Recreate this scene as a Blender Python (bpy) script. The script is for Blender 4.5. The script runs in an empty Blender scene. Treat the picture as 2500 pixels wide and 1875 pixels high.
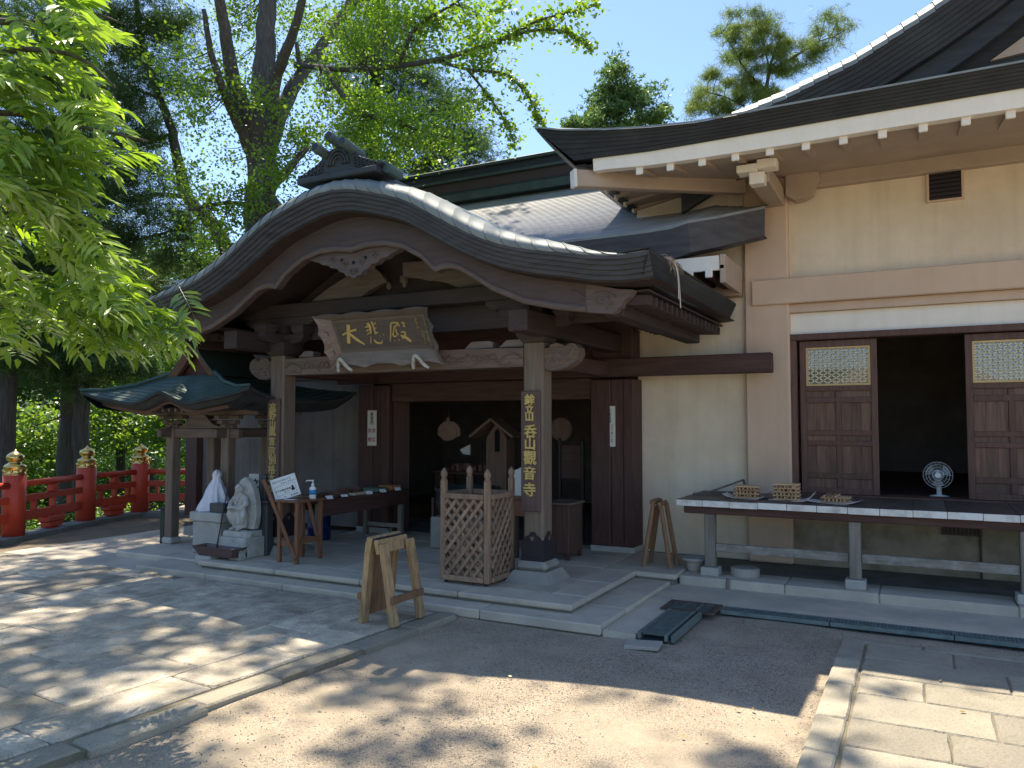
import bpy, bmesh, math, random
import numpy as np
from mathutils import Vector, Matrix, Euler

SC = bpy.context.scene
COL = SC.collection
R = math.radians

# ------------------------------------------------------------------ camera
cam = bpy.data.cameras.new('camera')
cam_o = bpy.data.objects.new('camera', cam)
COL.objects.link(cam_o)
cam.sensor_width = 36.0
cam.lens = 36.0 * 1890 / 2500
cam.clip_start = 0.05
cam.clip_end = 2000
cam_o.location = (0, 0, 1.9)
cam_o.rotation_euler = (R(90 + 2.75), 0, R(27.7))
SC.camera = cam_o

# ------------------------------------------------------------------ sky, sun, exposure
SUN = Vector((-0.347, 0.290, 0.893)).normalized()      # direction towards the sun
SUN_EL = math.asin(SUN.z)
SUN_ROT = math.atan2(SUN.x, SUN.y)
world = bpy.data.worlds.new("World")
SC.world = world
world.use_nodes = True
wn = world.node_tree
bgn = wn.nodes['Background']
sky = wn.nodes.new('ShaderNodeTexSky')
sky.sky_type = 'NISHITA'
sky.sun_disc = False
sky.sun_elevation = SUN_EL
sky.sun_rotation = SUN_ROT
sky.altitude = 300
sky.air_density = 0.9
sky.dust_density = 0.45
sky.ozone_density = 3.2
wn.links.new(sky.outputs['Color'], bgn.inputs['Color'])
bgn.inputs['Strength'].default_value = 0.081
sl = bpy.data.lights.new('sun', 'SUN')
sl.energy = 2.75
sl.angle = R(0.53)
sl.color = (1.0, 0.90, 0.73)
so = bpy.data.objects.new('sun', sl)
COL.objects.link(so)
so.rotation_euler = SUN.to_track_quat('Z', 'Y').to_euler()
so.location = (-20, 16, 50)
SC.view_settings.view_transform = 'Standard'
SC.view_settings.look = 'None'
SC.view_settings.exposure = 1.76
SC.view_settings.gamma = 1.0
SC.view_settings.use_curve_mapping = False
try:
    SC.cycles.use_denoising = True
    SC.cycles.max_bounces = 8
    SC.cycles.diffuse_bounces = 5
    SC.cycles.transparent_max_bounces = 8
    SC.cycles.sample_clamp_indirect = 8
    SC.cycles.caustics_reflective = False
    SC.cycles.caustics_refractive = False
except Exception:
    pass

rng = np.random.default_rng(7)
random.seed(7)

# ------------------------------------------------------------------ materials
def _n(nt, t, **kw):
    n = nt.nodes.new(t)
    for k, v in kw.items():
        setattr(n, k, v)
    return n

def rgba(c):
    return (c[0], c[1], c[2], 1.0)

def mat(name, col, col2=None, rough=0.7, var=0.25, scale=3.0, stretch=(1, 1, 1), bump=0.25, bscale=60.0,
        metal=0.0, spec=0.4, rnd=0.12, stain=None, stain_amt=0.0, stain_scale=1.2, detail=6.0, bdist=0.01, speck=None, speck_scale=300.0, speck_amt=0.5, streak=0.0):
    """procedural surface: two tones mixed by stretched noise, per object variation, stains, bump"""
    m = bpy.data.materials.new(name)
    m.use_nodes = True
    nt = m.node_tree
    b = nt.nodes['Principled BSDF']
    L = nt.links.new
    tc = _n(nt, 'ShaderNodeTexCoord')
    oi = _n(nt, 'ShaderNodeObjectInfo')
    # shift the pattern per object
    addv = _n(nt, 'ShaderNodeVectorMath', operation='MULTIPLY_ADD')
    comb = _n(nt, 'ShaderNodeCombineXYZ')
    for i in range(3):
        L(oi.outputs['Random'], comb.inputs[i])
    L(comb.outputs[0], addv.inputs[0])
    addv.inputs[1].default_value = (37.0, 53.0, 71.0)
    L(tc.outputs['Object'], addv.inputs[2])
    mp = _n(nt, 'ShaderNodeMapping')
    mp.inputs['Scale'].default_value = stretch
    L(addv.outputs[0], mp.inputs['Vector'])
    nz = _n(nt, 'ShaderNodeTexNoise')
    nz.inputs['Scale'].default_value = scale
    nz.inputs['Detail'].default_value = detail
    nz.inputs['Roughness'].default_value = 0.6
    L(mp.outputs[0], nz.inputs['Vector'])
    if col2 is None:
        a = tuple(c * (1 - var) for c in col)
        c2 = tuple(min(1, c * (1 + var)) for c in col)
    else:
        a, c2 = col, col2
    rp = _n(nt, 'ShaderNodeValToRGB')
    rp.color_ramp.elements[0].position = 0.3
    rp.color_ramp.elements[0].color = rgba(a)
    rp.color_ramp.elements[1].position = 0.7
    rp.color_ramp.elements[1].color = rgba(c2)
    L(nz.outputs['Fac'], rp.inputs['Fac'])
    out = rp.outputs['Color']
    if stain is not None:
        ns = _n(nt, 'ShaderNodeTexNoise')
        ns.inputs['Scale'].default_value = stain_scale
        ns.inputs['Detail'].default_value = 8
        ns.inputs['Roughness'].default_value = 0.65
        L(addv.outputs[0], ns.inputs['Vector'])
        rs = _n(nt, 'ShaderNodeValToRGB')
        rs.color_ramp.elements[0].position = 0.45
        rs.color_ramp.elements[0].color = (0, 0, 0, 1)
        rs.color_ramp.elements[1].position = 0.7
        rs.color_ramp.elements[1].color = (stain_amt, stain_amt, stain_amt, 1)
        L(ns.outputs['Fac'], rs.inputs['Fac'])
        mx = _n(nt, 'ShaderNodeMixRGB')
        L(rs.outputs['Color'], mx.inputs['Fac'])
        L(out, mx.inputs['Color1'])
        mx.inputs['Color2'].default_value = rgba(stain)
        out = mx.outputs['Color']
    if streak > 0:
        ms = _n(nt, 'ShaderNodeMapping'); ms.inputs['Scale'].default_value = (5.0, 5.0, 0.28)
        L(tc.outputs['Object'], ms.inputs['Vector'])
        nq = _n(nt, 'ShaderNodeTexNoise'); nq.inputs['Scale'].default_value = 1.3; nq.inputs['Detail'].default_value = 7; nq.inputs['Roughness'].default_value = 0.68
        L(ms.outputs[0], nq.inputs['Vector'])
        rq = _n(nt, 'ShaderNodeValToRGB')
        rq.color_ramp.elements[0].position = 0.46; rq.color_ramp.elements[0].color = (1, 1, 1, 1)
        rq.color_ramp.elements[1].position = 0.74; q_ = 1 - streak; rq.color_ramp.elements[1].color = (q_, q_*0.98, q_*0.95, 1)
        L(nq.outputs['Fac'], rq.inputs['Fac'])
        mq = _n(nt, 'ShaderNodeMixRGB', blend_type='MULTIPLY'); mq.inputs['Fac'].default_value = 1
        L(out, mq.inputs['Color1']); L(rq.outputs['Color'], mq.inputs['Color2'])
        out = mq.outputs['Color']
    if speck is not None:
        nk = _n(nt, 'ShaderNodeTexNoise')
        nk.inputs['Scale'].default_value = speck_scale
        nk.inputs['Detail'].default_value = 2
        L(tc.outputs['Object'], nk.inputs['Vector'])
        rk = _n(nt, 'ShaderNodeValToRGB')
        rk.color_ramp.elements[0].position = 0.52
        rk.color_ramp.elements[0].color = (0, 0, 0, 1)
        rk.color_ramp.elements[1].position = 0.66
        rk.color_ramp.elements[1].color = (speck_amt, speck_amt, speck_amt, 1)
        L(nk.outputs['Fac'], rk.inputs['Fac'])
        mx = _n(nt, 'ShaderNodeMixRGB')
        L(rk.outputs['Color'], mx.inputs['Fac'])
        L(out, mx.inputs['Color1'])
        mx.inputs['Color2'].default_value = rgba(speck)
        out = mx.outputs['Color']
    if rnd > 0:
        hs = _n(nt, 'ShaderNodeHueSaturation')
        mr = _n(nt, 'ShaderNodeMapRange')
        mr.inputs['To Min'].default_value = 1 - rnd
        mr.inputs['To Max'].default_value = 1 + rnd
        L(oi.outputs['Random'], mr.inputs['Value'])
        L(mr.outputs[0], hs.inputs['Value'])
        L(out, hs.inputs['Color'])
        out = hs.outputs['Color']
    L(out, b.inputs['Base Color'])
    b.inputs['Roughness'].default_value = rough
    b.inputs['Metallic'].default_value = metal
    b.inputs['Specular IOR Level'].default_value = spec
    if bump > 0:
        nb = _n(nt, 'ShaderNodeTexNoise')
        nb.inputs['Scale'].default_value = bscale
        nb.inputs['Detail'].default_value = 5
        L(mp.outputs[0], nb.inputs['Vector'])
        bp = _n(nt, 'ShaderNodeBump')
        bp.inputs['Strength'].default_value = bump
        bp.inputs['Distance'].default_value = bdist
        L(nb.outputs['Fac'], bp.inputs['Height'])
        L(bp.outputs[0], b.inputs['Normal'])
    return m

def wood(name, col, axis='z', var=0.35, rough=0.65, scale=1.0, **kw):
    st = {'x': (1.2, 14, 14), 'y': (14, 1.2, 14), 'z': (14, 14, 1.2)}[axis]
    return mat(name, col, rough=rough, var=var, scale=2.2 * scale, stretch=st, bump=kw.pop('bump', 0.35), bscale=6.0, bdist=0.004, **kw)

def leafmat(name, c_lo, c_hi, trans=0.45, gloss=0.12, tmul=(1.5, 1.6, 0.55)):
    m = bpy.data.materials.new(name)
    m.use_nodes = True
    nt = m.node_tree
    nt.nodes.clear()
    L = nt.links.new
    out = _n(nt, 'ShaderNodeOutputMaterial')
    at = _n(nt, 'ShaderNodeAttribute', attribute_name='tint')
    rp = _n(nt, 'ShaderNodeValToRGB')
    rp.color_ramp.elements[0].color = rgba(c_lo)
    rp.color_ramp.elements[1].color = rgba(c_hi)
    L(at.outputs['Fac'], rp.inputs['Fac'])
    df = _n(nt, 'ShaderNodeBsdfDiffuse')
    L(rp.outputs[0], df.inputs['Color'])
    tr = _n(nt, 'ShaderNodeBsdfTranslucent')
    mu = _n(nt, 'ShaderNodeMixRGB', blend_type='MULTIPLY')
    mu.inputs['Fac'].default_value = 1
    mu.inputs['Color2'].default_value = rgba(tmul)
    L(rp.outputs[0], mu.inputs['Color1'])
    L(mu.outputs[0], tr.inputs['Color'])
    m1 = _n(nt, 'ShaderNodeMixShader')
    m1.inputs[0].default_value = trans
    L(df.outputs[0], m1.inputs[1])
    L(tr.outputs[0], m1.inputs[2])
    gl = _n(nt, 'ShaderNodeBsdfGlossy')
    gl.inputs['Roughness'].default_value = 0.42
    gl.inputs['Color'].default_value = (0.9, 0.95, 0.9, 1)
    m2 = _n(nt, 'ShaderNodeMixShader')
    lw = _n(nt, 'ShaderNodeLayerWeight')
    lw.inputs['Blend'].default_value = 0.25
    mm = _n(nt, 'ShaderNodeMath', operation='MULTIPLY_ADD')
    mm.inputs[1].default_value = gloss*1.1
    mm.inputs[2].default_value = gloss * 0.4
    L(lw.outputs['Fresnel'], mm.inputs[0])
    L(mm.outputs[0], m2.inputs[0])
    L(m1.outputs[0], m2.inputs[1])
    L(gl.outputs[0], m2.inputs[2])
    L(m2.outputs[0], out.inputs['Surface'])
    return m

M = {}
M['dark_x'] = wood('dark red brown timber along x', (0.082, 0.040, 0.032), 'x', rnd=0.1)
M['dark_y'] = wood('dark red brown timber along y', (0.082, 0.040, 0.032), 'y', rnd=0.1)
M['dark_z'] = wood('dark red brown timber upright', (0.082, 0.040, 0.032), 'z', rnd=0.1)
M['door'] = wood('door panel timber', (0.150, 0.084, 0.056), 'z', var=0.45, rnd=0.25, stain=(0.16, 0.11, 0.09), stain_amt=0.35, stain_scale=2.5)
M['doorf'] = wood('door frame timber', (0.125, 0.066, 0.048), 'z', var=0.3, rnd=0.12)
M['porch_x'] = wood('weathered porch timber along x', (0.150, 0.105, 0.084), 'x', var=0.3, rnd=0.08)
M['porch_y'] = wood('weathered porch timber along y', (0.12, 0.085, 0.07), 'y', var=0.3, rnd=0.08)
M['porch_z'] = wood('weathered porch timber upright', (0.165, 0.120, 0.092), 'z', var=0.3, rnd=0.08, stain=(0.21, 0.18, 0.12), stain_amt=0.4)
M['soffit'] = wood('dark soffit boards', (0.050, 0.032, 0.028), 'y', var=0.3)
M['pale_wood'] = wood('pale dusty carved timber', (0.18, 0.148, 0.135), 'x', var=0.22, rnd=0.05)
M['grey_wood_z'] = wood('grey weathered leg timber', (0.21, 0.18, 0.145), 'z', var=0.35, stain=(0.30, 0.29, 0.25), stain_amt=0.4)
M['grey_wood_x'] = wood('grey weathered rail timber', (0.22, 0.195, 0.16), 'x', var=0.35, stain=(0.46, 0.46, 0.42), stain_amt=0.55, stain_scale=7)
M['plank'] = wood('grey brown table planks', (0.105, 0.088, 0.078), 'y', var=0.35, rnd=0.25, rough=0.5)
M['lattice'] = wood('weathered lattice timber', (0.27, 0.175, 0.115), 'z', var=0.35, rnd=0.2)
M['saw'] = wood('new tan timber', (0.38, 0.25, 0.125), 'z', var=0.4, rnd=0.18, stain=(0.20, 0.13, 0.07), stain_amt=0.6, stain_scale=3.5)
M['saw_b'] = wood('brown tan timber', (0.25, 0.135, 0.07), 'z', var=0.35, rnd=0.2)
M['stand'] = wood('orange brown stand timber', (0.215, 0.095, 0.05), 'z', var=0.3, rnd=0.15)
M['stick'] = wood('light wooden sticks', (0.46, 0.30, 0.17), 'x', var=0.3, rnd=0.3)
M['plaster'] = mat('pinkish beige plaster', (0.63, 0.465, 0.335), rough=0.9, var=0.07, scale=1.5, bump=0.15, bscale=120, rnd=0.04, stain=(0.53, 0.385, 0.28), stain_amt=0.4, streak=0.07)
M['cream'] = mat('cream plaster wall', (0.79, 0.675, 0.51), rough=0.92, var=0.06, scale=2.0, bump=0.5, bscale=45, bdist=0.012, rnd=0.03, stain=(0.62, 0.49, 0.345), stain_amt=0.6, stain_scale=0.9, streak=0.10)
M['stainwall'] = mat('mossy stained wall base', (0.40, 0.34, 0.25), rough=0.92, var=0.2, scale=2.0, bump=0.5, bscale=45, bdist=0.012, rnd=0.03, stain=(0.13, 0.12, 0.075), stain_amt=0.85, stain_scale=2.2)
M['white'] = mat('white painted timber', (0.82, 0.77, 0.67), rough=0.6, streak=0.07, var=0.04, rnd=0.03, bump=0.08)
M['white_worn'] = mat('chipped white paint', (0.82, 0.80, 0.74), rough=0.55, var=0.04, rnd=0.04, bump=0.2, stain=(0.38, 0.34, 0.30), stain_amt=0.75, stain_scale=6)
M['copper_black'] = mat('blackened copper fascia', (0.020, 0.023, 0.026), rough=0.62, var=0.35, scale=4, stretch=(1, 1, 3), bump=0.1, rnd=0.08, stain=(0.05, 0.06, 0.055), stain_amt=0.5)
M['copper_fascia'] = mat('weathered layered copper', (0.062, 0.062, 0.072), rough=0.6, var=0.3, scale=3, stretch=(1, 1, 6), bump=0.15, rnd=0.1)
M['copper_grey'] = mat('grey green copper sheet', (0.225, 0.245, 0.230), rough=0.56, var=0.14, scale=5, bump=0.06, rnd=0.12, metal=0.1, stain=(0.14, 0.15, 0.14), stain_amt=0.5, stain_scale=3)
M['copper_roof'] = mat('grey copper roof courses', (0.30, 0.30, 0.30), rough=0.38, var=0.2, scale=2, stretch=(1, 4, 4), bump=0.05, rnd=0.05, metal=0.35)
M['copper_green'] = mat('verdigris copper sheet', (0.042, 0.088, 0.078), rough=0.62, var=0.3, scale=4, bump=0.08, rnd=0.12, metal=0.2, stain=(0.04, 0.06, 0.06), stain_amt=0.6, stain_scale=4)
M['ornament'] = mat('dark ridge ornament', (0.040, 0.046, 0.050), rough=0.55, var=0.3, bump=0.4, bscale=40, rnd=0.05)
M['concrete'] = mat('worn concrete', (0.57, 0.495, 0.385), rough=0.9, var=0.13, scale=2.5, bump=0.35, bscale=90, rnd=0.06, stain=(0.29, 0.27, 0.24), stain_amt=0.55, stain_scale=1.6, speck=(0.2, 0.19, 0.18), speck_scale=220, speck_amt=0.35)
M['conc_dark'] = mat('mossy dark concrete edge', (0.19, 0.185, 0.165), rough=0.9, var=0.25, scale=4, bump=0.4, bscale=60, rnd=0.08, stain=(0.10, 0.11, 0.085), stain_amt=0.7, stain_scale=3)
M['granite'] = mat('speckled granite', (0.46, 0.44, 0.39), rough=0.8, var=0.1, scale=8, bump=0.3, bscale=120, rnd=0.06, speck=(0.16, 0.16, 0.16), speck_scale=260, speck_amt=0.55)
M['granite_dark'] = mat('dark polished stone', (0.07, 0.07, 0.078), rough=0.4, var=0.2, scale=8, bump=0.05, rnd=0.08)
M['statue'] = mat('pale weathered statue stone', (0.47, 0.46, 0.42), rough=0.85, var=0.12, scale=6, bump=0.35, bscale=80, rnd=0.05, stain=(0.22, 0.22, 0.19), stain_amt=0.6, stain_scale=7)
M['paver'] = mat('rough paving stone', (0.51, 0.435, 0.33), rough=0.88, var=0.28, scale=5, bump=0.9, bscale=30, bdist=0.016, rnd=0.30, stain=(0.20, 0.175, 0.125), stain_amt=0.85, stain_scale=3.2, speck=(0.14, 0.13, 0.125), speck_scale=95, speck_amt=0.5)
M['paver_pale'] = mat('pale granite paving stone', (0.37, 0.325, 0.24), rough=0.88, var=0.2, scale=6, bump=0.8, bscale=34, bdist=0.014, rnd=0.2, stain=(0.26, 0.23, 0.18), stain_amt=0.7, stain_scale=3, speck=(0.17, 0.16, 0.15), speck_scale=95, speck_amt=0.5)
M['joint'] = mat('sandy joints', (0.24, 0.20, 0.145), rough=0.95, var=0.25, scale=20, bump=0.5, bscale=200, rnd=0, stain=(0.13, 0.14, 0.07), stain_amt=0.8, stain_scale=5)
M['red'] = mat('vermilion lacquer', (0.52, 0.06, 0.028), rough=0.5, var=0.18, scale=3, bump=0.08, rnd=0.08, stain=(0.27, 0.05, 0.035), stain_amt=0.5, stain_scale=3)
M['brass'] = mat('gilt brass', (0.62, 0.43, 0.16), rough=0.22, var=0.2, scale=14, bump=0.15, bscale=90, metal=1.0, rnd=0.05)
M['gold'] = mat('gold leaf lettering', (0.60, 0.44, 0.16), rough=0.42, var=0.15, scale=20, bump=0.1, metal=0.35, rnd=0.05)
M['gold_dull'] = mat('dull gold lettering', (0.42, 0.31, 0.13), rough=0.5, var=0.2, scale=20, bump=0.1, metal=0.2, rnd=0.05)
M['sign_board'] = wood('dark sign board', (0.105, 0.066, 0.056), 'z', var=0.25)
M['plaque'] = wood('faded plaque board', (0.105, 0.082, 0.070), 'x', var=0.2, stain=(0.075, 0.058, 0.052), stain_amt=0.5, stain_scale=5)
M['plaque_f'] = wood('greyed plaque frame', (0.180, 0.145, 0.122), 'x', var=0.2)
M['plaque_s'] = wood('pinkish plaque frame', (0.23, 0.17, 0.145), 'x', var=0.2)
M['iron'] = mat('black iron fitting', (0.030, 0.024, 0.030), rough=0.5, var=0.2, bump=0.1, rnd=0.05)
M['paper'] = mat('white paper', (0.78, 0.78, 0.76), rough=0.8, var=0.02, bump=0.05, rnd=0.03)
M['notice'] = mat('notice board white', (0.70, 0.69, 0.65), rough=0.6, var=0.03, bump=0.02, rnd=0.02)
M['ink'] = mat('black print', (0.02, 0.02, 0.025), rough=0.6, var=0.1, bump=0, rnd=0)
M['ink_red'] = mat('red print', (0.42, 0.06, 0.06), rough=0.6, var=0.1, bump=0, rnd=0)
M['cloth'] = mat('white cloth', (0.74, 0.73, 0.78), rough=0.85, var=0.06, scale=8, bump=0.3, bscale=60, rnd=0)
M['plastic_white'] = mat('white plastic', (0.75, 0.76, 0.76), rough=0.35, var=0.02, bump=0, rnd=0.02)
M['label_blue'] = mat('blue label', (0.03, 0.23, 0.55), rough=0.4, var=0.08, bump=0, rnd=0)
M['blue'] = mat('blue plastic drum', (0.010, 0.030, 0.13), rough=0.4, var=0.1, bump=0.05, rnd=0)
M['grate'] = mat('galvanised green grey grate', (0.17, 0.21, 0.195), rough=0.5, var=0.25, scale=10, bump=0.1, metal=0.2, rnd=0.05)
M['rust'] = mat('rusty brown iron frame', (0.105, 0.07, 0.055), rough=0.75, var=0.3, scale=10, bump=0.3, rnd=0.1)
M['black'] = mat('dark void', (0.006, 0.006, 0.008), rough=0.9, var=0.1, bump=0, rnd=0)
M['room'] = mat('unlit room lining', (0.32, 0.28, 0.24), rough=0.9, var=0.2, bump=0, rnd=0)
M['gold_lattice'] = mat('gilt lattice frame', (0.60, 0.42, 0.17), rough=0.5, var=0.1, bump=0.05, rnd=0.03)
M['gold_wire'] = mat('pale lattice bars', (0.74, 0.64, 0.42), rough=0.5, var=0.08, bump=0, rnd=0.02)
M['shoji'] = mat('grey backing pane', (0.24, 0.22, 0.19), rough=0.5, var=0.1, bump=0, rnd=0.05)
M['terracotta'] = mat('brown plastic trough', (0.135, 0.085, 0.075), rough=0.6, var=0.12, bump=0.1, rnd=0.05)
M['clay'] = mat('pale clay pot', (0.40, 0.36, 0.31), rough=0.85, var=0.12, bump=0.3, rnd=0.05)
M['bark'] = wood('dark tree bark', (0.060, 0.050, 0.042), 'z', var=0.5, rnd=0.1, bump=0.9, rough=0.9, scale=0.8)
M['bark_brown'] = wood('brown tree bark', (0.085, 0.074, 0.062), 'z', var=0.5, rnd=0.1, bump=0.9, rough=0.9, scale=0.8)
M['twig'] = wood('dry pale twig', (0.24, 0.19, 0.15), 'z', var=0.2)
M['soil'] = mat('packed brown earth', (0.20, 0.155, 0.105), rough=0.95, var=0.25, scale=3, bump=0.5, bscale=80, rnd=0, stain=(0.10, 0.085, 0.055), stain_amt=0.6, stain_scale=1.0)
M['hill'] = mat('forest floor', (0.06, 0.095, 0.035), rough=0.95, var=0.4, scale=1, bump=0.5, bscale=10, rnd=0)
M['lamp_paper'] = mat('pale paper cover', (0.62, 0.62, 0.58), rough=0.8, var=0.05, bump=0.05, rnd=0)

# gravel: pale sandy ground with patches of dark grit
def gravel_mat():
    m = bpy.data.materials.new('sandy gravel')
    m.use_nodes = True
    nt = m.node_tree
    b = nt.nodes['Principled BSDF']
    L = nt.links.new
    tc = _n(nt, 'ShaderNodeTexCoord')
    def noise(sc, det=5, ro=0.6):
        n = _n(nt, 'ShaderNodeTexNoise')
        n.inputs['Scale'].default_value = sc
        n.inputs['Detail'].default_value = det
        n.inputs['Roughness'].default_value = ro
        L(tc.outputs['Object'], n.inputs['Vector'])
        return n
    def ramp(src, p0, c0, p1, c1):
        r = _n(nt, 'ShaderNodeValToRGB')
        r.color_ramp.elements[0].position = p0
        r.color_ramp.elements[0].color = c0
        r.color_ramp.elements[1].position = p1
        r.color_ramp.elements[1].color = c1
        L(src, r.inputs['Fac'])
        return r
    patch = noise(0.85, 6, 0.62)
    pr = ramp(patch.outputs['Fac'], 0.38, (0.15, 0.15, 0.15, 1), 0.56, (1, 1, 1, 1))
    grit = noise(105, 3, 0.75)
    gr = ramp(grit.outputs['Fac'], 0.50, (0, 0, 0, 1), 0.60, (1, 1, 1, 1))
    mul = _n(nt, 'ShaderNodeMath', operation='MULTIPLY')
    L(pr.outputs['Color'], mul.inputs[0])
    L(gr.outputs['Color'], mul.inputs[1])
    base = noise(3, 6)
    br = ramp(base.outputs['Fac'], 0.3, (0.39, 0.315, 0.225, 1), 0.7, (0.50, 0.41, 0.295, 1))
    mx = _n(nt, 'ShaderNodeMixRGB')
    L(mul.outputs[0], mx.inputs['Fac'])
    L(br.outputs['Color'], mx.inputs['Color1'])
    mx.inputs['Color2'].default_value = (0.075, 0.07, 0.065, 1)
    gc = noise(48, 3, 0.8)
    gcr = ramp(gc.outputs['Fac'], 0.54, (0, 0, 0, 1), 0.63, (0.9, 0.9, 0.9, 1))
    mulc = _n(nt, 'ShaderNodeMath', operation='MULTIPLY')
    L(pr.outputs['Color'], mulc.inputs[0]); L(gcr.outputs['Color'], mulc.inputs[1])
    mxc = _n(nt, 'ShaderNodeMixRGB')
    L(mulc.outputs[0], mxc.inputs['Fac']); L(mx.outputs['Color'], mxc.inputs['Color1'])
    mxc.inputs['Color2'].default_value = (0.13, 0.115, 0.10, 1)
    mx = mxc
    # light grains
    g2 = noise(150, 2, 0.6)
    g2r = ramp(g2.outputs['Fac'], 0.60, (0, 0, 0, 1), 0.68, (0.6, 0.6, 0.6, 1))
    mx2 = _n(nt, 'ShaderNodeMixRGB')
    L(g2r.outputs['Color'], mx2.inputs['Fac'])
    L(mx.outputs['Color'], mx2.inputs['Color1'])
    mx2.inputs['Color2'].default_value = (0.58, 0.53, 0.45, 1)
    L(mx2.outputs['Color'], b.inputs['Base Color'])
    b.inputs['Roughness'].default_value = 0.95
    b.inputs['Specular IOR Level'].default_value = 0.2
    bp = _n(nt, 'ShaderNodeBump')
    bp.inputs['Strength'].default_value = 0.7
    bp.inputs['Distance'].default_value = 0.008
    L(grit.outputs['Fac'], bp.inputs['Height'])
    L(bp.outputs[0], b.inputs['Normal'])
    return m
M['gravel'] = gravel_mat()

# glass of the door lights
def glass_mat():
    m = bpy.data.materials.new('door glass')
    m.use_nodes = True
    nt = m.node_tree
    nt.nodes.clear()
    L = nt.links.new
    out = _n(nt, 'ShaderNodeOutputMaterial')
    t = _n(nt, 'ShaderNodeBsdfTransparent')
    g = _n(nt, 'ShaderNodeBsdfGlossy')
    g.inputs['Roughness'].default_value = 0.03
    fr = _n(nt, 'ShaderNodeFresnel')
    fr.inputs['IOR'].default_value = 1.7
    mx = _n(nt, 'ShaderNodeMixShader')
    L(fr.outputs[0], mx.inputs[0])
    L(t.outputs[0], mx.inputs[1])
    L(g.outputs[0], mx.inputs[2])
    L(mx.outputs[0], out.inputs['Surface'])
    return m
M['glass'] = glass_mat()

M['leaf_fg'] = leafmat('bright pinnate leaf', (0.12, 0.22, 0.022), (0.33, 0.45, 0.06), 0.58, 0.18)
M['leaf_gk'] = leafmat('light green deciduous leaf', (0.10, 0.19, 0.025), (0.23, 0.33, 0.045), 0.55, 0.06)
M['leaf_dk'] = leafmat('dark conifer needles', (0.045, 0.09, 0.035), (0.11, 0.165, 0.055), 0.35, 0.03, (1.3, 1.4, 0.7))
M['leaf_pine'] = leafmat('olive conifer needles', (0.11, 0.165, 0.045), (0.23, 0.27, 0.085), 0.45, 0.03, (1.3, 1.4, 0.7))
M['leaf_val'] = leafmat('mid green valley leaf', (0.10, 0.18, 0.035), (0.24, 0.33, 0.06), 0.5, 0.06)
M['leaf_valdk'] = leafmat('deep green valley leaf', (0.05, 0.11, 0.04), (0.11, 0.19, 0.06), 0.4, 0.03)
M['leaf_brown'] = leafmat('fallen leaf', (0.25, 0.17, 0.05), (0.45, 0.36, 0.10), 0.2, 0.05)
M['stick_pale'] = mat('pale round discs', (0.55, 0.43, 0.33), rough=.7, var=.25, scale=12, bump=.1, rnd=0)
M['stand_dark'] = wood('brown cabinet timber', (0.085, 0.047, 0.035), 'z', var=.3)
M['dull_bronze'] = mat('dull bronze ornament', (0.30, 0.19, 0.14), rough=.6, var=.2, bump=.1, rnd=0)
M['leafbox'] = mat('dark green painted box', (0.012, 0.035, 0.032), rough=.5, var=.2, bump=.1, rnd=0)
M['blade'] = mat('grey translucent fan blade', (0.22, 0.25, 0.25), rough=.3, var=.05, bump=0, rnd=0)
M['leaf_cyp'] = leafmat('blue green cypress spray', (0.085, 0.155, 0.065), (0.17, 0.25, 0.10), 0.4, 0.03, (1.3, 1.4, 0.7))
M['barge'] = wood('dark bargeboard timber', (0.078, 0.055, 0.052), 'x', var=0.2, rnd=0.05)
M['barge_bead'] = wood('worn carved bargeboard timber', (0.125, 0.092, 0.083), 'x', var=0.2, rnd=0.05)
M['porch_dk'] = wood('shade darkened porch framing', (0.058, 0.043, 0.041), 'x', var=0.25, rnd=0.08)  # shade under the gable is put into this timber colour
M['gable_dark'] = mat('dark weathered gable boards', (0.040, 0.042, 0.042), rough=0.7, var=0.3, stretch=(1, 1, 8), rnd=0.05)
M['copper_tile'] = mat('dull dark green round tile', (0.085, 0.125, 0.115), rough=0.55, var=0.25, scale=6, bump=0.06, rnd=0.08, metal=0.1)
M['ridge_dark'] = mat('dark green black ridge', (0.042, 0.062, 0.055), rough=0.6, var=0.3, scale=4, bump=0.06, rnd=0.08)
M['eave_red'] = wood('dull red eave board', (0.12, 0.06, 0.042), 'x', var=0.3)
M['eave_paint'] = mat('beige brown eave paint', (0.46, 0.36, 0.275), rough=0.85, var=0.08, scale=2, bump=0.1, rnd=0.05, stain=(0.33, 0.25, 0.19), stain_amt=0.4)
M['pit'] = mat('silty channel bottom', (0.03, 0.035, 0.033), rough=0.8, var=0.3, bump=0, rnd=0)
M['twig_pale'] = wood('bleached twig', (0.50, 0.46, 0.40), 'z', var=0.2)
M['porch_wall'] = mat('shade darkened plaster', (0.19, 0.17, 0.15), rough=0.9, var=0.12, scale=2, bump=0.3, bscale=45, rnd=0.03, stain=(0.10, 0.09, 0.085), stain_amt=0.6, streak=0.3)  # deep porch shade worked into the base colour, stains and streaks over it
M['base_stone'] = mat('grey pillar base stone', (0.31, 0.295, 0.26), rough=0.8, var=0.14, scale=8, bump=0.3, bscale=120, rnd=0.06, speck=(0.14, 0.14, 0.14), speck_scale=200, speck_amt=0.5)
M['offer'] = mat('reddish wrapped offerings', (0.20, 0.10, 0.08), rough=.6, var=.4, scale=6, bump=0, rnd=0)
M['shrine_wood'] = wood('light brown shrine timber', (0.22, 0.13, 0.095), 'z', var=.25)
M['pale_box'] = mat('pale buff inner box', (0.42, 0.34, 0.28), rough=.8, var=.2, scale=6, bump=.1, rnd=0)
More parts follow.
